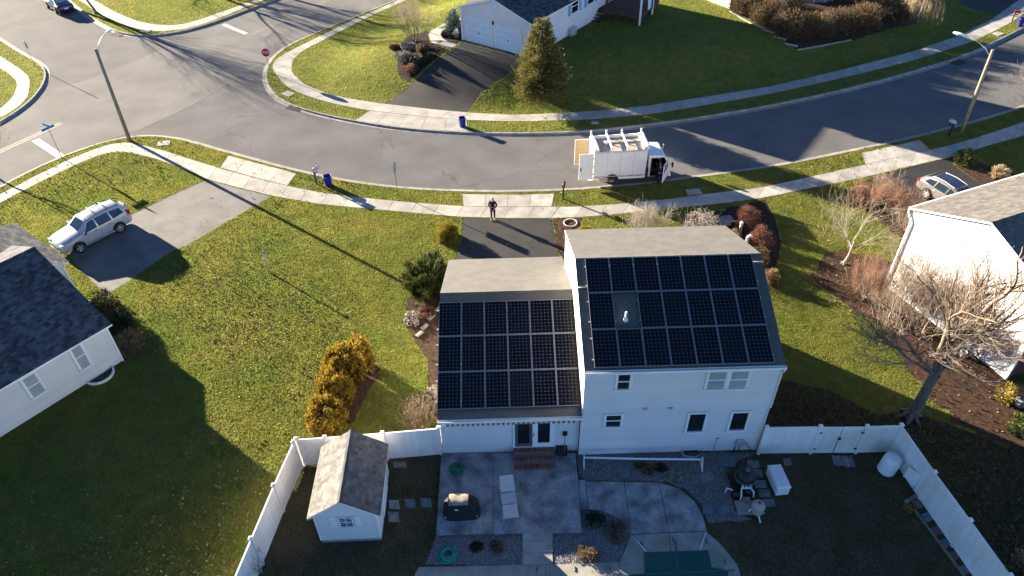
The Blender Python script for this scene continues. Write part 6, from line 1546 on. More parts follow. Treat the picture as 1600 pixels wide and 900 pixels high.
# border stones along the west bed
GS = 'pale blocks edging the west bed'
for i, (u, v) in enumerate(((655, 523), (663, 512), (674, 497), (684, 485))):
    x, y, _ = G(u, v); mb = MB(); mb.cbox((0, 0, .06), (.24, .10, .06), 0, random.random(), bev=.015); o = mb.build('edging_block', M['kerb'], None, (x, y, 0), (0, 0, math.radians(52)))
    prop(o, f"pale edging block in the west bed, {['nearest the lawn corner', 'second from the lawn corner', 'second from the house wall', 'nearest the house wall'][i]}", 'block', GS)
# above-ground pool behind the hedge
t = at_px('swimming_pool', 'round white-walled pool behind the bronze hedge', 'pool', (1279, 4)); t.location.y += 2.3
mb = MB(); n = 28
mb.lathe([(2.4, 0), (2.4, 1.15), (2.5, 1.17), (2.5, 1.22), (2.3, 1.22), (2.3, .9)], n); mb.build('wall', M['garage_door'], t)
for k in range(14): mb = MB(); a = 2 * PI * k / 14; mb.box(2.38, 2.47, -.06, .06, 0, 1.2, 0, M=Matrix.Rotation(a, 4, 'Z')); mb.build('upright', M['white'], t)
mb = MB(); mb.lathe([(2.3, 1.0), (0, .98)], n); mb.build('cover', M['black'], t)
# ================================================================ VEGETATION
def leaf_tris(P, Nrm, L, Wd, rnd, fan=False):
    """long triangles at P pointing along Nrm (n,3)"""
    n = len(P); D = Nrm + rnd.normal(0, .35, (n, 3)); D /= np.linalg.norm(D, axis=1)[:, None]
    A = np.cross(D, rnd.normal(0, 1, (n, 3))); A /= np.linalg.norm(A, axis=1)[:, None] + 1e-9
    L = L * rnd.uniform(.6, 1.3, n)[:, None]; Wd = Wd * rnd.uniform(.6, 1.3, n)[:, None]
    V = np.empty((n, 3, 3)); V[:, 0] = P - A * Wd; V[:, 1] = P + A * Wd; V[:, 2] = P + D * L
    return V
def leaf_quads(P, size, rnd):
    n = len(P); A = rnd.normal(0, 1, (n, 3)); A /= np.linalg.norm(A, axis=1)[:, None]
    B = np.cross(A, rnd.normal(0, 1, (n, 3))); B /= np.linalg.norm(B, axis=1)[:, None]
    s = size * rnd.uniform(.5, 1.4, n)[:, None]
    V = np.empty((n, 4, 3)); V[:, 0] = P - A * s; V[:, 1] = P + B * s * .6; V[:, 2] = P + A * s; V[:, 3] = P - B * s * .6
    return V
def clumped(center_fn, n, nc, spread, rnd):
    C = center_fn(nc); i = rnd.integers(0, nc, n); return C[i] + rnd.normal(0, 1, (n, 3)) * spread, i
def put(name, V, m, parent, rnd, tint=None):
    t = rnd.uniform(0, 1, len(V)) if tint is None else tint
    me = np_mesh(name, V, V.shape[1], t, M[m]); return link(name, me, parent)

def conifer(px, h, r, label, m='evergreen', n=16000, seed=1, name='evergreen_tree', cat='tree', squash=1.0, base=.05, group=None):
    rnd = np.random.default_rng(seed); x, y, zg = G(*px); t = thing(name, label, cat, (x, y, zg), 0, group)
    mb = MB(); mb.tube([(0, 0, -.1), (.03, 0, h * .5), (0, 0, h * .96)], [r * .09, r * .06, .01], 8)
    nb = int(14 + h * 9); tips = []
    for k in range(nb):
        z = h * (base + (1 - base) * (k / nb) ** 1.0 * .96); rr = r * (1 - (z / h)) ** .72 * rnd.uniform(.78, 1.12) * (1 if z > h * .12 else .75 + z / h * 2)
        a = k * 2.399 + rnd.uniform(-.4, .4); q = Vector((rr * math.cos(a), rr * math.sin(a), z + rr * rnd.uniform(-.05, .30)))
        mb.tube([(0, 0, z), q * .5 + Vector((0, 0, z * .5 + .0)), q], [.035, .02, .006], 3); tips.append((Vector((0, 0, z)), q))
    mb.build('trunk', M['bark'], t)
    T0 = np.array([a for a, b in tips]); T1 = np.array([b for a, b in tips]); rl = np.linalg.norm((T1 - T0)[:, :2], axis=1)
    i = rnd.choice(len(tips), n, p=(rl ** 1.5) / (rl ** 1.5).sum()); f = rnd.uniform(.25, 1.05, n) ** .7
    P = T0[i] + (T1[i] - T0[i]) * f[:, None]; P += rnd.normal(0, 1, (n, 3)) * (.10 + .11 * r * (1 - P[:, 2:3] / h)) * np.array([1, 1, .8])
    D = (T1[i] - T0[i]); D /= np.linalg.norm(D, axis=1)[:, None] + 1e-9; D[:, 2] += .55
    tb = rnd.uniform(0, 1, len(tips))[i] * .6 + rnd.uniform(0, 1, n) * .4
    put('crown', leaf_tris(P, D, .20, .045, rnd), m, t, rnd, tb); return t

def blob_shrub(px, rx, ry, h, label, m, n=5000, leaf=.07, seed=1, name='shrub', cat='shrub', group=None, upright=.4, lumps=26, trunk='bark', z0=.0, tri=True, fill=.35, rz=0):
    rnd = np.random.default_rng(seed); x, y, zg = G(*px); t = thing(name, label, cat, (x, y, zg + z0), rz, group)
    U = rnd.normal(0, 1, (lumps, 3)); U[:, 2] = np.abs(U[:, 2]); U /= np.linalg.norm(U, axis=1)[:, None]
    C = U * np.array([rx, ry, h]) * rnd.uniform(.55, .86, lumps)[:, None]; C[:, 2] = np.maximum(C[:, 2], h * .12)
    mb = MB()
    for c in C[:14]: mb.tube([(0, 0, -.03), (c[0] * .4, c[1] * .4, c[2] * .5), tuple(c)], [.03, .018, .006], 3)
    mb.build('stem', M[trunk], t)
    i = rnd.integers(0, lumps, n); Rr = min(rx, ry) * fill
    S_ = rnd.normal(0, 1, (n, 3)); S_ /= np.linalg.norm(S_, axis=1)[:, None]; S_ *= rnd.uniform(.55, 1.08, n)[:, None]
    P = C[i] + S_ * Rr; P[:, 2] = np.abs(P[:, 2] - .02) + .02
    tb = rnd.uniform(0, 1, lumps)[i] * .5 + rnd.uniform(0, 1, n) * .5
    if tri:
        D = S_ * .8 + (P / np.array([rx, ry, h])) * .5; D[:, 2] += upright; V = leaf_tris(P, D, leaf * 2.2, leaf * .5, rnd)
    else: V = leaf_quads(P, leaf, rnd)
    put('crown', V, m, t, rnd, tb); return t

def arbor(px, r, h, label, seed, m='gold', n=6800):
    """columnar arborvitae of upright flat sprays"""
    rnd = np.random.default_rng(seed); x, y, _ = G(*px); t = thing('arborvitae', label, 'shrub', (x, y, 0), 0, 'golden arborvitae in a row on the lawn')
    mb = MB(); mb.tube([(0, 0, -.05), (0, 0, h * .6)], [.06, .02], 6)
    nc = 70; zc = rnd.uniform(.06, .93, nc) * h; a = rnd.uniform(0, 2 * PI, nc); rr = r * np.sqrt(np.clip(1 - ((zc / h - .32) / .72) ** 2, .02, 1)) * rnd.uniform(.72, .95, nc)
    C = np.stack([rr * np.cos(a), rr * np.sin(a), zc], 1)
    for c in C[:20]: mb.tube([(0, 0, max(0, c[2] - .5)), tuple(c)], [.02, .005], 3)
    mb.build('trunk', M['bark'], t)
    i = rnd.integers(0, nc, n); P = C[i] + rnd.normal(0, 1, (n, 3)) * np.array([.095, .095, .15]); P[:, 2] = np.abs(P[:, 2])
    D = C[i] * np.array([.5, .5, 0]); D[:, 2] += .75
    tb = rnd.uniform(0, 1, nc)[i] * .5 + rnd.uniform(0, 1, n) * .5
    put('crown', leaf_tris(P, D, .16, .045, rnd), m, t, rnd, tb); return t

def grow(mb_list, rnd, p, d, L, r, lev, maxlev, par):
    n = par.get('nseg', 5); pts = [p]; rad = [r]; q = p.copy(); dd = d.copy(); kids = []
    r = max(r, .0055); rend = r * (par['taper'] if lev < maxlev else .45)
    for k in range(n):
        dd = (dd + Vector(rnd.normal(0, par['wander'], 3)) + Vector((0, 0, par['up'] * (1 if lev else .2)))).normalized()
        q = q + dd * (L / n); pts.append(q.copy()); rad.append(r + (rend - r) * (k + 1) / n)
        if lev < maxlev and k >= par.get('first', [1, 0, 0, 0, 0, 0])[lev]: kids.append((q.copy(), dd.copy(), rad[-1]))
    mb = mb_list[0] if (lev <= par['trunklev']) else mb_list[1]
    mb.tube(pts, rad, par['sides'][min(lev, len(par['sides']) - 1)], 0, float(rnd.uniform()), caps=False)
    if lev >= maxlev: return
    nk = par['kids'][lev]
    for j in range(nk):
        kp, kd, kr = kids[-1] if j == 0 else kids[int(rnd.integers(0, len(kids)))]
        ax = kd.cross(Vector(rnd.normal(0, 1, 3))).normalized(); ang_ = math.radians(rnd.uniform(*par['ang'])) * (.5 if j == 0 else 1)
        nd = Matrix.Rotation(ang_, 3, ax) @ kd
        if nd.z < -.15: nd.z *= -.6
        grow(mb_list, rnd, kp, nd, L * rnd.uniform(*par['len']), kr * (par['kr'] if j else .9), lev + 1, maxlev, par)
def bare_tree(px, label, trunk_len, r, levels, seed, bark='bark', twig='twig', group=None, kids=(5, 5, 5, 4, 3), ang=(22, 55), length=(.58, .8), up=.06, wander=.12, lean=(0, 0, 1), sides=(9, 7, 5, 3, 3, 3), trunklev=1, name='bare_tree', cat='tree', stems=1, fan=.5, first=(2, 1, 0, 0, 0, 0), kr=.5, xyz=None, taper=.55, limbs=None):
    rnd = np.random.default_rng(seed); x, y, zg = xyz if xyz else G(*px); t = thing(name, label, cat, (x, y, zg), 0, group)
    a, b = MB(), MB(); par = dict(kids=kids, ang=ang, len=length, up=up, wander=wander, sides=sides, trunklev=trunklev, taper=taper, kr=kr, first=first)
    if limbs:
        fk = Vector(limbs[0]); a.tube([(0, 0, -.1), (fk.x * .25 + .05, fk.y * .25, fk.z * .35), (fk.x * .7, fk.y * .7, fk.z * .75), fk], [r * 1.15, r * .92, r * .82, r * .86], 12, caps=False)
        for (dx, dy, dz, L_, r_) in limbs[1:]: grow((a, b), rnd, fk - Vector((0, 0, .12)), Vector((dx, dy, dz)).normalized(), L_, r_, 1, levels, par)
    for s_ in range(0 if limbs else stems):
        d = Vector(lean)
        if stems > 1: w_ = 2 * PI * s_ / stems + rnd.uniform(-.4, .4); f_ = fan * rnd.uniform(.35, 1.1); d = Vector((math.cos(w_) * f_, math.sin(w_) * f_, 1))
        grow((a, b), rnd, Vector((0.06 * math.cos(s_ * 2.4) * (stems > 1), .06 * math.sin(s_ * 2.4) * (stems > 1), -.08)), d.normalized(), trunk_len * (rnd.uniform(.75, 1.1) if stems > 1 else 1), r, 0, levels, par)
    if stems == 1:
        for k in range(6):
            w_ = k * 1.05 + rnd.uniform(-.2, .2); a.tube([(0, 0, r * 2.2), (math.cos(w_) * r * 1.2, math.sin(w_) * r * 1.2, r * .6), (math.cos(w_) * r * 2.6, math.sin(w_) * r * 2.6, -.03)], [r * .6, r * .45, r * .12], 5, caps=False)
    a.build('trunk', M[bark], t)
    if b.f: b.build('crown', M[twig], t)
    return t

# ---- evergreens and shrubs
conifer((846, 152), 6.7, 2.3, 'broad evergreen tree on the far lawn before the garage house', 'evergreen', 30000, 3)
conifer((711, 54), 2.3, .75, 'small blue-green conifer in the dark bed by the garage corner', 'conifer_blue', 3500, 5, 'small_conifer', 'shrub')
blob_shrub((698, 56), .45, .45, .6, 'low dark shrub left of the small blue conifer', 'shrub_dark', 1200, .05, 51)
blob_shrub((724, 52), .5, .5, 1.1, 'dark green shrub squeezed between the small conifer and garage wall', 'shrub_green', 1500, .05, 52)
for k, (px, r_, h_, lab) in enumerate((((514, 668), .85, 1.75, 'golden arborvitae at the end of the row by the white fence'), ((528, 628), .80, 1.85, 'golden arborvitae second from the white fence'), ((536, 596), .80, 1.95, 'golden arborvitae second from the shadow end of the row'), ((558, 580), .85, 2.1, 'tallest golden arborvitae at the lawn end of the row'))):
    arbor(px, r_, h_, lab, 20 + k)
blob_shrub((700, 372), .72, .72, 1.15, 'rounded golden shrub at the corner of the driveway', 'gold_green', 5200, .06, 31, upright=.35)
def juniper(px, label, seed):
    rnd = np.random.default_rng(seed); x, y, _ = G(*px); t = thing('juniper', label, 'shrub', (x, y, 0)); mb = MB(); T = []
    for k in range(46):
        a = rnd.uniform(0, 2 * PI); el = rnd.uniform(.25, 1.35); L = rnd.uniform(1.15, 1.95)
        q = Vector((math.cos(a) * math.cos(el) * 1.0, math.sin(a) * math.cos(el) * 1.25, math.sin(el) * .95)) * L; mb.tube([(0, 0, 0), q * .5 + Vector((0, 0, .15)), q], [.03, .018, .005], 3); T.append(q)
    mb.build('stem', M['bark'], t); T = np.array(T); n = 22000; i = rnd.integers(0, len(T), n); f = rnd.uniform(.2, 1.05, n) ** .75
    P = T[i] * f[:, None] + rnd.normal(0, 1, (n, 3)) * (.20 * (1.2 - f * .7))[:, None]; P[:, 2] = np.abs(P[:, 2]); D = T[i] / np.linalg.norm(T[i], axis=1)[:, None] * 1.2; D[:, 2] += .2
    put('crown', leaf_tris(P, D, .20, .04, rnd), 'juniper', t, rnd, rnd.uniform(0, 1, len(T))[i] * .6 + rnd.uniform(0, 1, n) * .4)
juniper((672, 452), 'spreading dark juniper at the corner of the lower roof', 33)
for k, (px, r_, h_, w_) in enumerate((((165, 484), .75, 1.3, 'nearest the driveway'), ((184, 512), .80, 1.25, 'in the middle'), ((203, 545), .85, 1.05, 'nearest the lawn'))):
    blob_shrub(px, r_, r_, h_, f'clipped dark round shrub at the bungalow gable, {w_}', 'shrub_dark' if k < 2 else 'brown_leaf', 3600, .05, 40 + k, group='round shrubs at the bungalow gable', lumps=40, fill=.4)
blob_shrub((1506, 254), .80, .72, 1.1, 'green rounded shrub at the far end of the right driveway', 'shrub_green', 4000, .06, 61, lumps=34)
blob_shrub((1560, 275), .6, .6, .7, 'low straw coloured grass clump beyond the right driveway bed', 'straw', 1600, .08, 62, upright=1.2, name='grass_clump', cat='grass')
# reddish and dry shrubs in front of the house
for k, (px, r_, h_, m_, lab) in enumerate((((1166, 352), .85, 1.35, 'red_shrub', 'red-leaved shrub farthest from the house in the front bed'), ((1188, 382), .85, 1.35, 'red_shrub', 'red-leaved shrub in the middle of the front bed'), ((1182, 410), .80, 1.2, 'brown_leaf', 'dry brown shrub beside the ridge of the higher roof'), ((1203, 440), .6, .9, 'brown_leaf', 'small dry brown shrub at the edge of the east lawn'), ((1145, 378), .55, .9, 'brown_leaf', 'dry brown shrub beside the pale slab'))):
    blob_shrub(px, r_, r_, h_, lab, m_, 3400, .045, 70 + k, group='shrubs of the front bed', upright=1.0, fill=.34, trunk='twig_red')
blob_shrub((914, 361), .45, .32, .35, 'low yellow shrub at the front edge of the roof', 'gold_green', 900, .05, 79)
bare_tree((1008, 372), 'pale twiggy leafless shrub before the higher roof', .95, .04, 3, 81, 'bark_pale', 'twig_pale', name='bare_shrub', cat='shrub', stems=16, fan=1.0, kids=(5, 5, 4), length=(.62, .9), ang=(18, 48), up=.10, sides=(5, 4, 3, 3), trunklev=0)
bt = bare_tree((1092, 375), 'leafless shrub with dry seed heads before the higher roof', 1.05, .035, 2, 82, 'bark_pale', 'twig_pale', name='bare_shrub', cat='shrub', stems=12, fan=.65, kids=(5, 4, 3), length=(.6, .85), up=.12, sides=(5, 4, 3, 3), trunklev=0)
def heads(t, n, box, m, size, seed):
    rnd = np.random.default_rng(seed); P = rnd.uniform(-1, 1, (n, 3)); P = P[(P[:, 0] ** 2 + P[:, 1] ** 2) < 1] * np.array([box[0], box[1], 0]) + np.stack([np.zeros(1)] * 3, 1) * 0
    P[:, 2] = rnd.uniform(box[2], box[3], len(P)) * (1 - .35 * (P[:, 0] ** 2 / box[0] ** 2 + P[:, 1] ** 2 / box[1] ** 2)); Q = np.repeat(P, 6, 0) + rnd.normal(0, size * .7, (len(P) * 6, 3))
    o_ = put('seed_heads', leaf_quads(Q, size, rnd), m, t, rnd); o_['kind'] = 'stuff'
heads(bt, 900, (1.1, 1.0, .4, 2.2), 'dry_grey', .035, 5)
for tt in [o for o in bpy.data.objects if o.name == 'bare_shrub']: heads(tt, 420, (1.7, 1.3, .8, 2.0), 'dry_grey', .028, 6)
# west bed
bt = bare_tree((655, 668), 'feathery tan leafless shrub behind the fence post', .85, .03, 3, 84, 'twig', 'twig', name='bare_shrub', cat='shrub', stems=16, fan=.75, kids=(5, 4, 3), length=(.5, .75), up=.10, sides=(4, 3, 3, 3), trunklev=0)
heads(bt, 450, (1.0, 1.0, .5, 1.75), 'brown_leaf', .026, 7)
bl = blob_shrub((676, 622), .35, .75, .8, 'grey dried flower shrub against the lower roof eave', 'dry_grey', 1600, .05, 85, tri=False)
blob_shrub((645, 500), .5, .8, .35, 'low pale dried plants in the west bed corner', 'dry_grey', 1200, .05, 86, tri=False)
blob_shrub((668, 490), .6, .5, .4, 'low rusty ground cover below the juniper', 'red_shrub', 1600, .045, 87, tri=False)
# ---- leafless trees on the right
bare_tree((1422, 652), 'big leafless tree with a dark trunk behind the right fence', 3.0, .25, 5, 92, 'bark', 'twig', kids=(4, 5, 5, 5, 4), ang=(18, 44), length=(.58, .80), up=.05, wander=.13, limbs=[(.25, .15, 2.75), (.50, .12, .95, 3.0, .155), (-.06, .25, 1, 3.1, .125), (-.62, .05, .9, 2.4, .085), (.10, -.50, .8, 1.9, .08), (-.25, .75, .8, 2.5, .11), (.6, .6, .7, 2.0, .08), (-.85, .45, .6, 2.3, .07)], lean=(.12, .05, 1), sides=(10, 8, 5, 4, 3, 3), trunklev=2, first=(4, 1, 0, 0, 0, 0), taper=.8, kr=.46)
bare_tree((1318, 412), 'small leafless tree with pale bark in the mulch bed', 1.75, .085, 4, 93, 'bark_pale', 'twig_pale', kids=(5, 5, 4, 3), ang=(28, 62), length=(.72, .92), up=.03, lean=(.05, .05, 1), sides=(7, 5, 4, 3, 3), trunklev=1, first=(2, 1, 0, 0, 0))
bare_tree((1612, 203), 'leafless tree with pale twigs by the right sidewalk', 2.0, .15, 5, 94, 'bark_pale', 'twig_pale', kids=(5, 5, 4, 4, 3), ang=(25, 55), length=(.62, .84), up=.03, sides=(7, 5, 4, 3, 3, 3), trunklev=1)
GBU = 'twiggy leafless bushes along the white house'
for k, (px, st, L, lab) in enumerate((((1425, 470), 12, 1.25, 'twiggy leafless bush nearest the front downspout'), ((1462, 500), 13, 1.3, 'twiggy leafless bush second from the front downspout'), ((1498, 528), 13, 1.2, 'twiggy leafless bush in the middle of the white wall'), ((1532, 560), 11, .95, 'twiggy leafless bush nearest the rear of the white wall'), ((1395, 505), 13, 1.05, 'reddish leafless bush on the lawn side of the mulch bed'), ((1350, 470), 12, .85, 'low reddish leafless bush at the mulch bed corner'))):
    bare_tree(px, lab, L * 1.35, .03, 3, 100 + k, 'twig', 'twig' if k % 2 == 0 else 'twig_red', name='bare_bush', cat='bush', stems=st + 8, fan=.75, kids=(5, 5, 4), length=(.6, .85), ang=(12, 38), up=.13, sides=(4, 3, 3, 3), trunklev=0, group=GBU)
for k, (px, L, lab) in enumerate((((1348, 325), .9, 'brown twiggy bush along the right driveway, lower end'), ((1375, 310), .9, 'brown twiggy bush along the right driveway, middle'), ((1398, 330), .9, 'brown twiggy bush beside the white house gutter'), ((1412, 362), .8, 'brown twiggy bush below the white house eave'))):
    bare_tree(px, lab, L, .022, 3, 110 + k, 'twig_red', 'twig' if k % 2 else 'twig_red', name='bare_bush', cat='bush', stems=12, fan=1.0, kids=(5, 4, 3), length=(.6, .85), ang=(15, 45), up=.10, sides=(4, 3, 3, 3), trunklev=0, group='brown bushes along the right driveway')
blob_shrub((1345, 300), .9, .5, .5, 'low dry brown ground cover by the right sidewalk', 'brown_leaf', 1800, .05, 120, tri=False)
blob_shrub((1570, 622), .45, .45, 1.0, 'small yellowing shrub at the rear corner of the white house', 'gold_green', 700, .06, 121, trunk='bark_pale')
blob_shrub((1597, 672), .7, .7, .9, 'dark green shrub at the lower right edge', 'shrub_green', 2200, .06, 122)
blob_shrub((1600, 886), .45, .6, .5, 'dry tan clump outside the right fence', 'straw', 1100, .07, 123, upright=1.0)
# ---- far side of the street
bare_tree((648, 66), 'fan shaped leafless shrub on the far lawn', 1.6, .055, 4, 130, 'bark', 'twig', name='bare_shrub', cat='shrub', stems=9, fan=.85, kids=(4, 4, 3, 3), length=(.62, .85), ang=(12, 36), up=.10, sides=(5, 4, 3, 3, 3), trunklev=0)
for k, (px, rr_, h_, m_, lab) in enumerate((((637, 75), .7, .55, 'dry_grey', 'dried flower clump at the head of the far bed'), ((632, 92), .8, .55, 'dry_grey', 'dried flower clump on the lawn side of the far bed'), ((650, 98), .8, .5, 'shrub_dark', 'dark low shrub in the middle of the far bed'), ((640, 112), .8, .55, 'red_shrub', 'dark red shrub at the drive end of the far bed'), ((662, 78), .7, .5, 'hedge_brown', 'bronze shrub by the far walkway'), ((672, 92), .6, .4, 'shrub_dark', 'dark low shrub next to the dark far driveway'), ((617, 75), .5, .35, 'red_shrub', 'small reddish shrub left of the fan shaped shrub'))):
    blob_shrub(px, rr_, rr_, h_, lab, m_, 1600, .06, 140 + k, tri=(k % 2 == 1), group='low plants of the far bed')
for k, (px, rx_, h_, lab) in enumerate((((1165, 18), 1.8, 1.9, 'bronze hedge shrub next to the picket fence'), ((1198, 30), 1.9, 2.0, 'bronze hedge shrub second from the picket fence'), ((1232, 52), 1.9, 1.9, 'dark bronze hedge shrub at the stone corner'), ((1268, 52), 1.8, 1.8, 'bronze hedge shrub in front of the round pool'), ((1305, 46), 1.8, 1.8, 'bronze hedge shrub right of the round pool'), ((1345, 38), 1.9, 1.9, 'bronze hedge shrub second from the weeping grass'), ((1385, 26), 1.9, 2.0, 'bronze hedge shrub beside the weeping grass'), ((1225, 12), 1.9, 2.1, 'bronze hedge shrub behind the stone corner'), ((1345, 8), 1.9, 2.0, 'bronze hedge shrub behind the round pool'))):
    blob_shrub(px, rx_, rx_ * .8, h_, lab, 'hedge_brown', 5200, .075, 150 + k, upright=1.0, group='bronze hedge shrubs across the street', fill=.5, trunk='twig_red')
def weeping(px, label, seed):
    rnd = np.random.default_rng(seed); x, y, _ = G(*px); t = thing('weeping_tree', label, 'tree', (x, y, _)); a = MB(); b = MB(); a.tube([(0, 0, 0), (0.1, 0, 1.8), (0, 0, 2.9)], [.12, .1, .06], 7)
    for k in range(320):
        w_ = rnd.uniform(0, 2 * PI); R_ = rnd.uniform(.3, 1.9); h0 = 3.2 - R_ * .35; z1 = rnd.uniform(.1, 1.4)
        p = [Vector((0, 0, 2.8)), Vector((R_ * .5 * math.cos(w_), R_ * .5 * math.sin(w_), h0 + .3)), Vector((R_ * math.cos(w_), R_ * math.sin(w_), h0 - .2)), Vector((R_ * 1.12 * math.cos(w_ + .05), R_ * 1.12 * math.sin(w_ + .05), z1))]
        b.tube(p, [.02, .016, .012, .006], 3, 0, float(rnd.uniform()), caps=False)
    a.build('trunk', M['bark_pale'], t); b.build('crown', M['straw'], t)
weeping((1432, 36), 'weeping straw coloured tree at the end of the bronze hedge', 170)
# left side
bare_tree((-16, 268), 'leafless tree at the left picture edge by the junction', 1.6, .09, 4, 180, 'bark', 'twig', kids=(5, 4, 4, 3), ang=(25, 55), length=(.65, .88), sides=(6, 4, 3, 3, 3), trunklev=1)
bare_tree((151, 21), 'street tree with a slim dark trunk behind the parked sedan', 3.0, .13, 5, 181, 'bark', 'twig', kids=(5, 4, 4, 4, 3), ang=(22, 50), length=(.65, .85), sides=(6, 5, 4, 3, 3, 3), trunklev=1, first=(3, 1, 0, 0, 0, 0))
bt = bare_tree((407, 895), 'pale bare stems growing inside the left fence', .7, .018, 2, 182, 'twig_pale', 'twig_pale', name='bare_shrub', cat='shrub', stems=11, fan=.45, kids=(3, 3, 2), length=(.6, .9), ang=(8, 28), up=.12, sides=(4, 3, 3), trunklev=0)
# trees beyond the top of the picture whose shadows fall on the far lawn, the drive and the junction
GT = 'leafless trees beyond the junction'
for k, (x_, y_, L) in enumerate(((-43, 92, 4.2), (-30, 87, 3.8), (-36, 104, 4.6), (-52, 84, 4.0), (0.5, 92, 4.4), (-47, 97, 4.8), (-38, 88, 4.4))):
    bare_tree(None, ['tall leafless tree beyond the top corner lawn', 'tall leafless tree nearest the junction', 'tallest leafless tree far beyond the junction', 'leafless tree beyond the parked sedan', 'tall leafless tree behind the garage house', 'tallest leafless tree farthest up the side street', 'leafless tree between the junction and the side street trees'][k], L, .26, 4, 190 + k, 'bark', 'twig', kids=(6, 5, 5, 4), ang=(22, 50), length=(.66, .86), sides=(7, 5, 4, 3, 3), trunklev=1, group=GT, xyz=(x_, y_, 0))
for k, (x_, y_, L) in enumerate(((27, 92, 4.0), (34, 88, 3.6), (19, 96, 4.2))):
    bare_tree(None, ['leafless tree beyond the bronze hedge, middle one', 'leafless tree beyond the weeping tree', 'leafless tree beyond the round pool'][k], L, .24, 4, 220 + k, 'bark', 'twig', kids=(6, 5, 5, 4), ang=(22, 50), length=(.66, .86), sides=(7, 5, 4, 3, 3), trunklev=1, xyz=(x_, y_, 0))
# low planting in the gravel
for k, (px, rx_, ry_, h_, m_, lab) in enumerate((((1000, 728), .28, .2, .2, 'brown_leaf', 'small brown clump in the gravel left of the dark flagstone pair'), ((1012, 735), .35, .3, .22, 'brown_leaf', 'brown dried clump in the gravel under the pool reel'), ((1032, 732), .3, .22, .2, 'hedge_brown', 'bronze clump in the gravel under the reel middle'), ((1052, 744), .5, .35, .22, 'dry_grey', 'grey dried clump near the curved concrete edge'), ((930, 815), .5, .4, .3, 'shrub_dark', 'dark clump in the gravel beside the patio corner'), ((965, 832), .6, .6, .3, 'brown_leaf', 'brown dried bush at the curved slab edge'), ((917, 868), .42, .4, .5, 'hedge_brown', 'bronze tuft of grass by the pool deck'), ((745, 855), .3, .25, .15, 'shrub_dark', 'small dark clump in the gravel below the patio'), ((775, 855), .3, .25, .15, 'brown_leaf', 'small brown clump in the gravel by the garden steps'), ((1419, 795), .28, .22, .2, 'gold_green', 'yellow green tuft at the head of the paver path'), ((1150, 745), .4, .5, .25, 'brown_leaf', 'brown leaf litter mound beside the black tank'))):
    blob_shrub(px, rx_, ry_, h_, lab, m_, 900, .04, 200 + k, name='plant_clump', cat='plant', tri=(k % 2 == 0), group='low clumps in the gravel beds')

# ---- grass, fallen leaves, gravel, chips
def scatter(n, box, polys, hard, rnd):
    x0, x1, y0, y1 = box; P = np.stack([rnd.uniform(x0, x1, n), rnd.uniform(y0, y1, n)], 1)
    k = np.zeros(n, bool)
    for q in polys: k |= inside(P, q)
    for q in hard: k &= ~inside(P, q)
    return P[k]
rg = np.random.default_rng(11)
fp = [[(-5.9, .3), (7.9, .2), (7.9, 9.4), (0, 9.4), (0, 10.7), (-5.9, 10.7)]]
cphi, sphi = math.cos(HPHI), math.sin(HPHI)
fpw = [[(HX + a * cphi - b * sphi, HY + a * sphi + b * cphi) for a, b in fp[0]]]
for ob, rect in ((LH, [(-18, 0), (1.3, 0), (1.3, 12.3), (-18, 12.3)]), (RH, [(0, 0), (14, 0), (14, 7.9), (0, 7.9)]), (NH, [(-9, 0), (0, 0), (0, 18), (-9, 18)])):
    fpw.append([tuple((ob.matrix_basis @ Vector((a, b, 0)))[:2]) for a, b in rect])
HARD2 = HARD + fpw + [BACK, EASTW]
def tufts(P, hgt, wid, rnd):
    n = len(P); a = rnd.uniform(0, 2 * PI, n); h = hgt * rnd.uniform(.5, 1.4, n); w_ = wid * rnd.uniform(.6, 1.4, n); V = np.zeros((n, 3, 3)); ca, sa = np.cos(a) * w_, np.sin(a) * w_
    V[:, 0, 0] = P[:, 0] - ca; V[:, 0, 1] = P[:, 1] - sa; V[:, 1, 0] = P[:, 0] + ca; V[:, 1, 1] = P[:, 1] + sa
    V[:, 2, 0] = P[:, 0] + rnd.normal(0, .6, n) * h; V[:, 2, 1] = P[:, 1] + rnd.normal(0, .6, n) * h; V[:, 2, 2] = h
    return V
def in_view(P, margin=40):
    d = np.c_[P, np.zeros(len(P))] - CAMP; z = d @ FW; u = 800 + F_PX * (d @ RT) / z; v = 450 - F_PX * (d @ UPV) / z
    return (u > -margin) & (u < 1600 + margin) & (v > -margin) & (v < 900 + margin)
P = scatter(4200000, (-50, 48, 13, 58), [LAWNS['S']], HARD2, rg); P = P[in_view(P)][:900000]
prop(link('lawn_grass', np_mesh('lawn_grass', tufts(P, .042, .018, rg), 3, rg.uniform(0, 1, len(P)), M['blade'])), 'short sunny grass of the lawns on the near side of the street', 'grass', kind='stuff')
P = scatter(1500000, (-60, 60, 46, 92), [LAWNS['N'], LAWNS['NW'], LAWNS['W']], HARD2, rg); P = P[in_view(P)][:420000]
V = tufts(P, .05, .028, rg); V[:, :, 2] += hN(P)[:, None]
prop(link('lawn_grass', np_mesh('lawn_grass', V, 3, rg.uniform(0, 1, len(P)), M['blade'])), 'grass of the lawns across the street and round the junction', 'grass', kind='stuff')
P = np.concatenate([scatter(160000, (-13, 20, 10, 20), [BACK], BHARD + [fpw[0]], rg)[:60000], scatter(160000, (9, 26, 8, 25), [EASTW], fpw, rg)[:85000]]); P = P[in_view(P)]
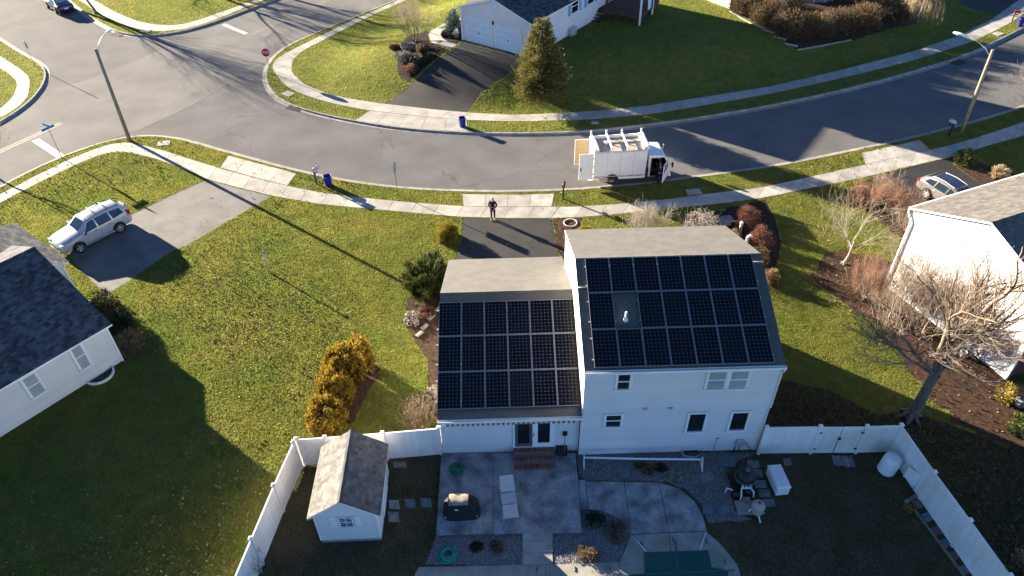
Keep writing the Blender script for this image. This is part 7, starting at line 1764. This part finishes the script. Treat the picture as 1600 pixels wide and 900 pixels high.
prop(link('yard_grass', np_mesh('yard_grass', tufts(P, .04, .022, rg), 3, rg.uniform(0, 1, len(P)), M['blade_back'])), 'thin worn grass of the back yard and shade-darkened side yard', 'grass', kind='stuff')
P = scatter(90000, (9, 30, 8, 26), [EASTW], fpw, rg)[:6500]; V = leaf_quads(np.c_[P, rg.uniform(.02, .06, len(P))], .055, rg)
prop(link('leaf_drift', np_mesh('leaf_drift', V, 4, rg.uniform(0, 1, len(V)), M['mulch_chip'])), 'brown leaf drift on the shaded side yard', 'leaves', kind='stuff')
# leaves lie in drifts
P = scatter(150000, (-46, 40, 13, 52), [LAWNS['S']], fpw + [BACK], rg); P = P[in_view(P)]
nz_ = np.sin(P[:, 0] * .35 + 1.3 * np.sin(P[:, 1] * .22)) + np.sin(P[:, 1] * .41 + 1.7) * .7 + rg.normal(0, .7, len(P)) + .5 * ((P[:, 0] < -8)) ; P = P[nz_ > 1.0][:11000]
onhard = np.zeros(len(P), bool)
for q in HARD: onhard |= inside(P, q)
P = P[~onhard | (rg.uniform(0, 1, len(P)) < .12)]
V = leaf_quads(np.c_[P, rg.uniform(.045, .085, len(P))], .05, rg); prop(link('fallen_leaves', np_mesh('fallen_leaves', V, 4, rg.uniform(0, 1, len(V)), M['leaf_litter'])), 'fallen brown leaves scattered over the sunny lawns', 'leaves', kind='stuff')
P = np.concatenate([scatter(30000, (-30, 30, 10, 60), [BEDS[k] for k in ('west', 'drive', 'east', 'eastdrive', 'arbor')], fpw, rg)[:14000]]); P = P + rg.normal(0, .35, P.shape); V = leaf_quads(np.c_[P, hN(P) + rg.uniform(.015, .05, len(P))], .06, rg)
prop(link('bark_chips', np_mesh('bark_chips', V, 4, rg.uniform(0, 1, len(V)), M['mulch_chip'])), 'bark chips and leaf litter on the planting beds', 'mulch', kind='stuff')
GP_ = [Gl(px) for px in GR]; P = scatter(120000, (-6, 14, 12, 21), GP_, [], rg)[:26000]; V = leaf_quads(np.c_[P, rg.uniform(.012, .03, len(P))], .022, rg)
prop(link('gravel_stones', np_mesh('gravel_stones', V, 4, rg.uniform(0, 1, len(V)), M['stone_chip'])), 'grey and white stones of the gravel beds', 'gravel', kind='stuff')
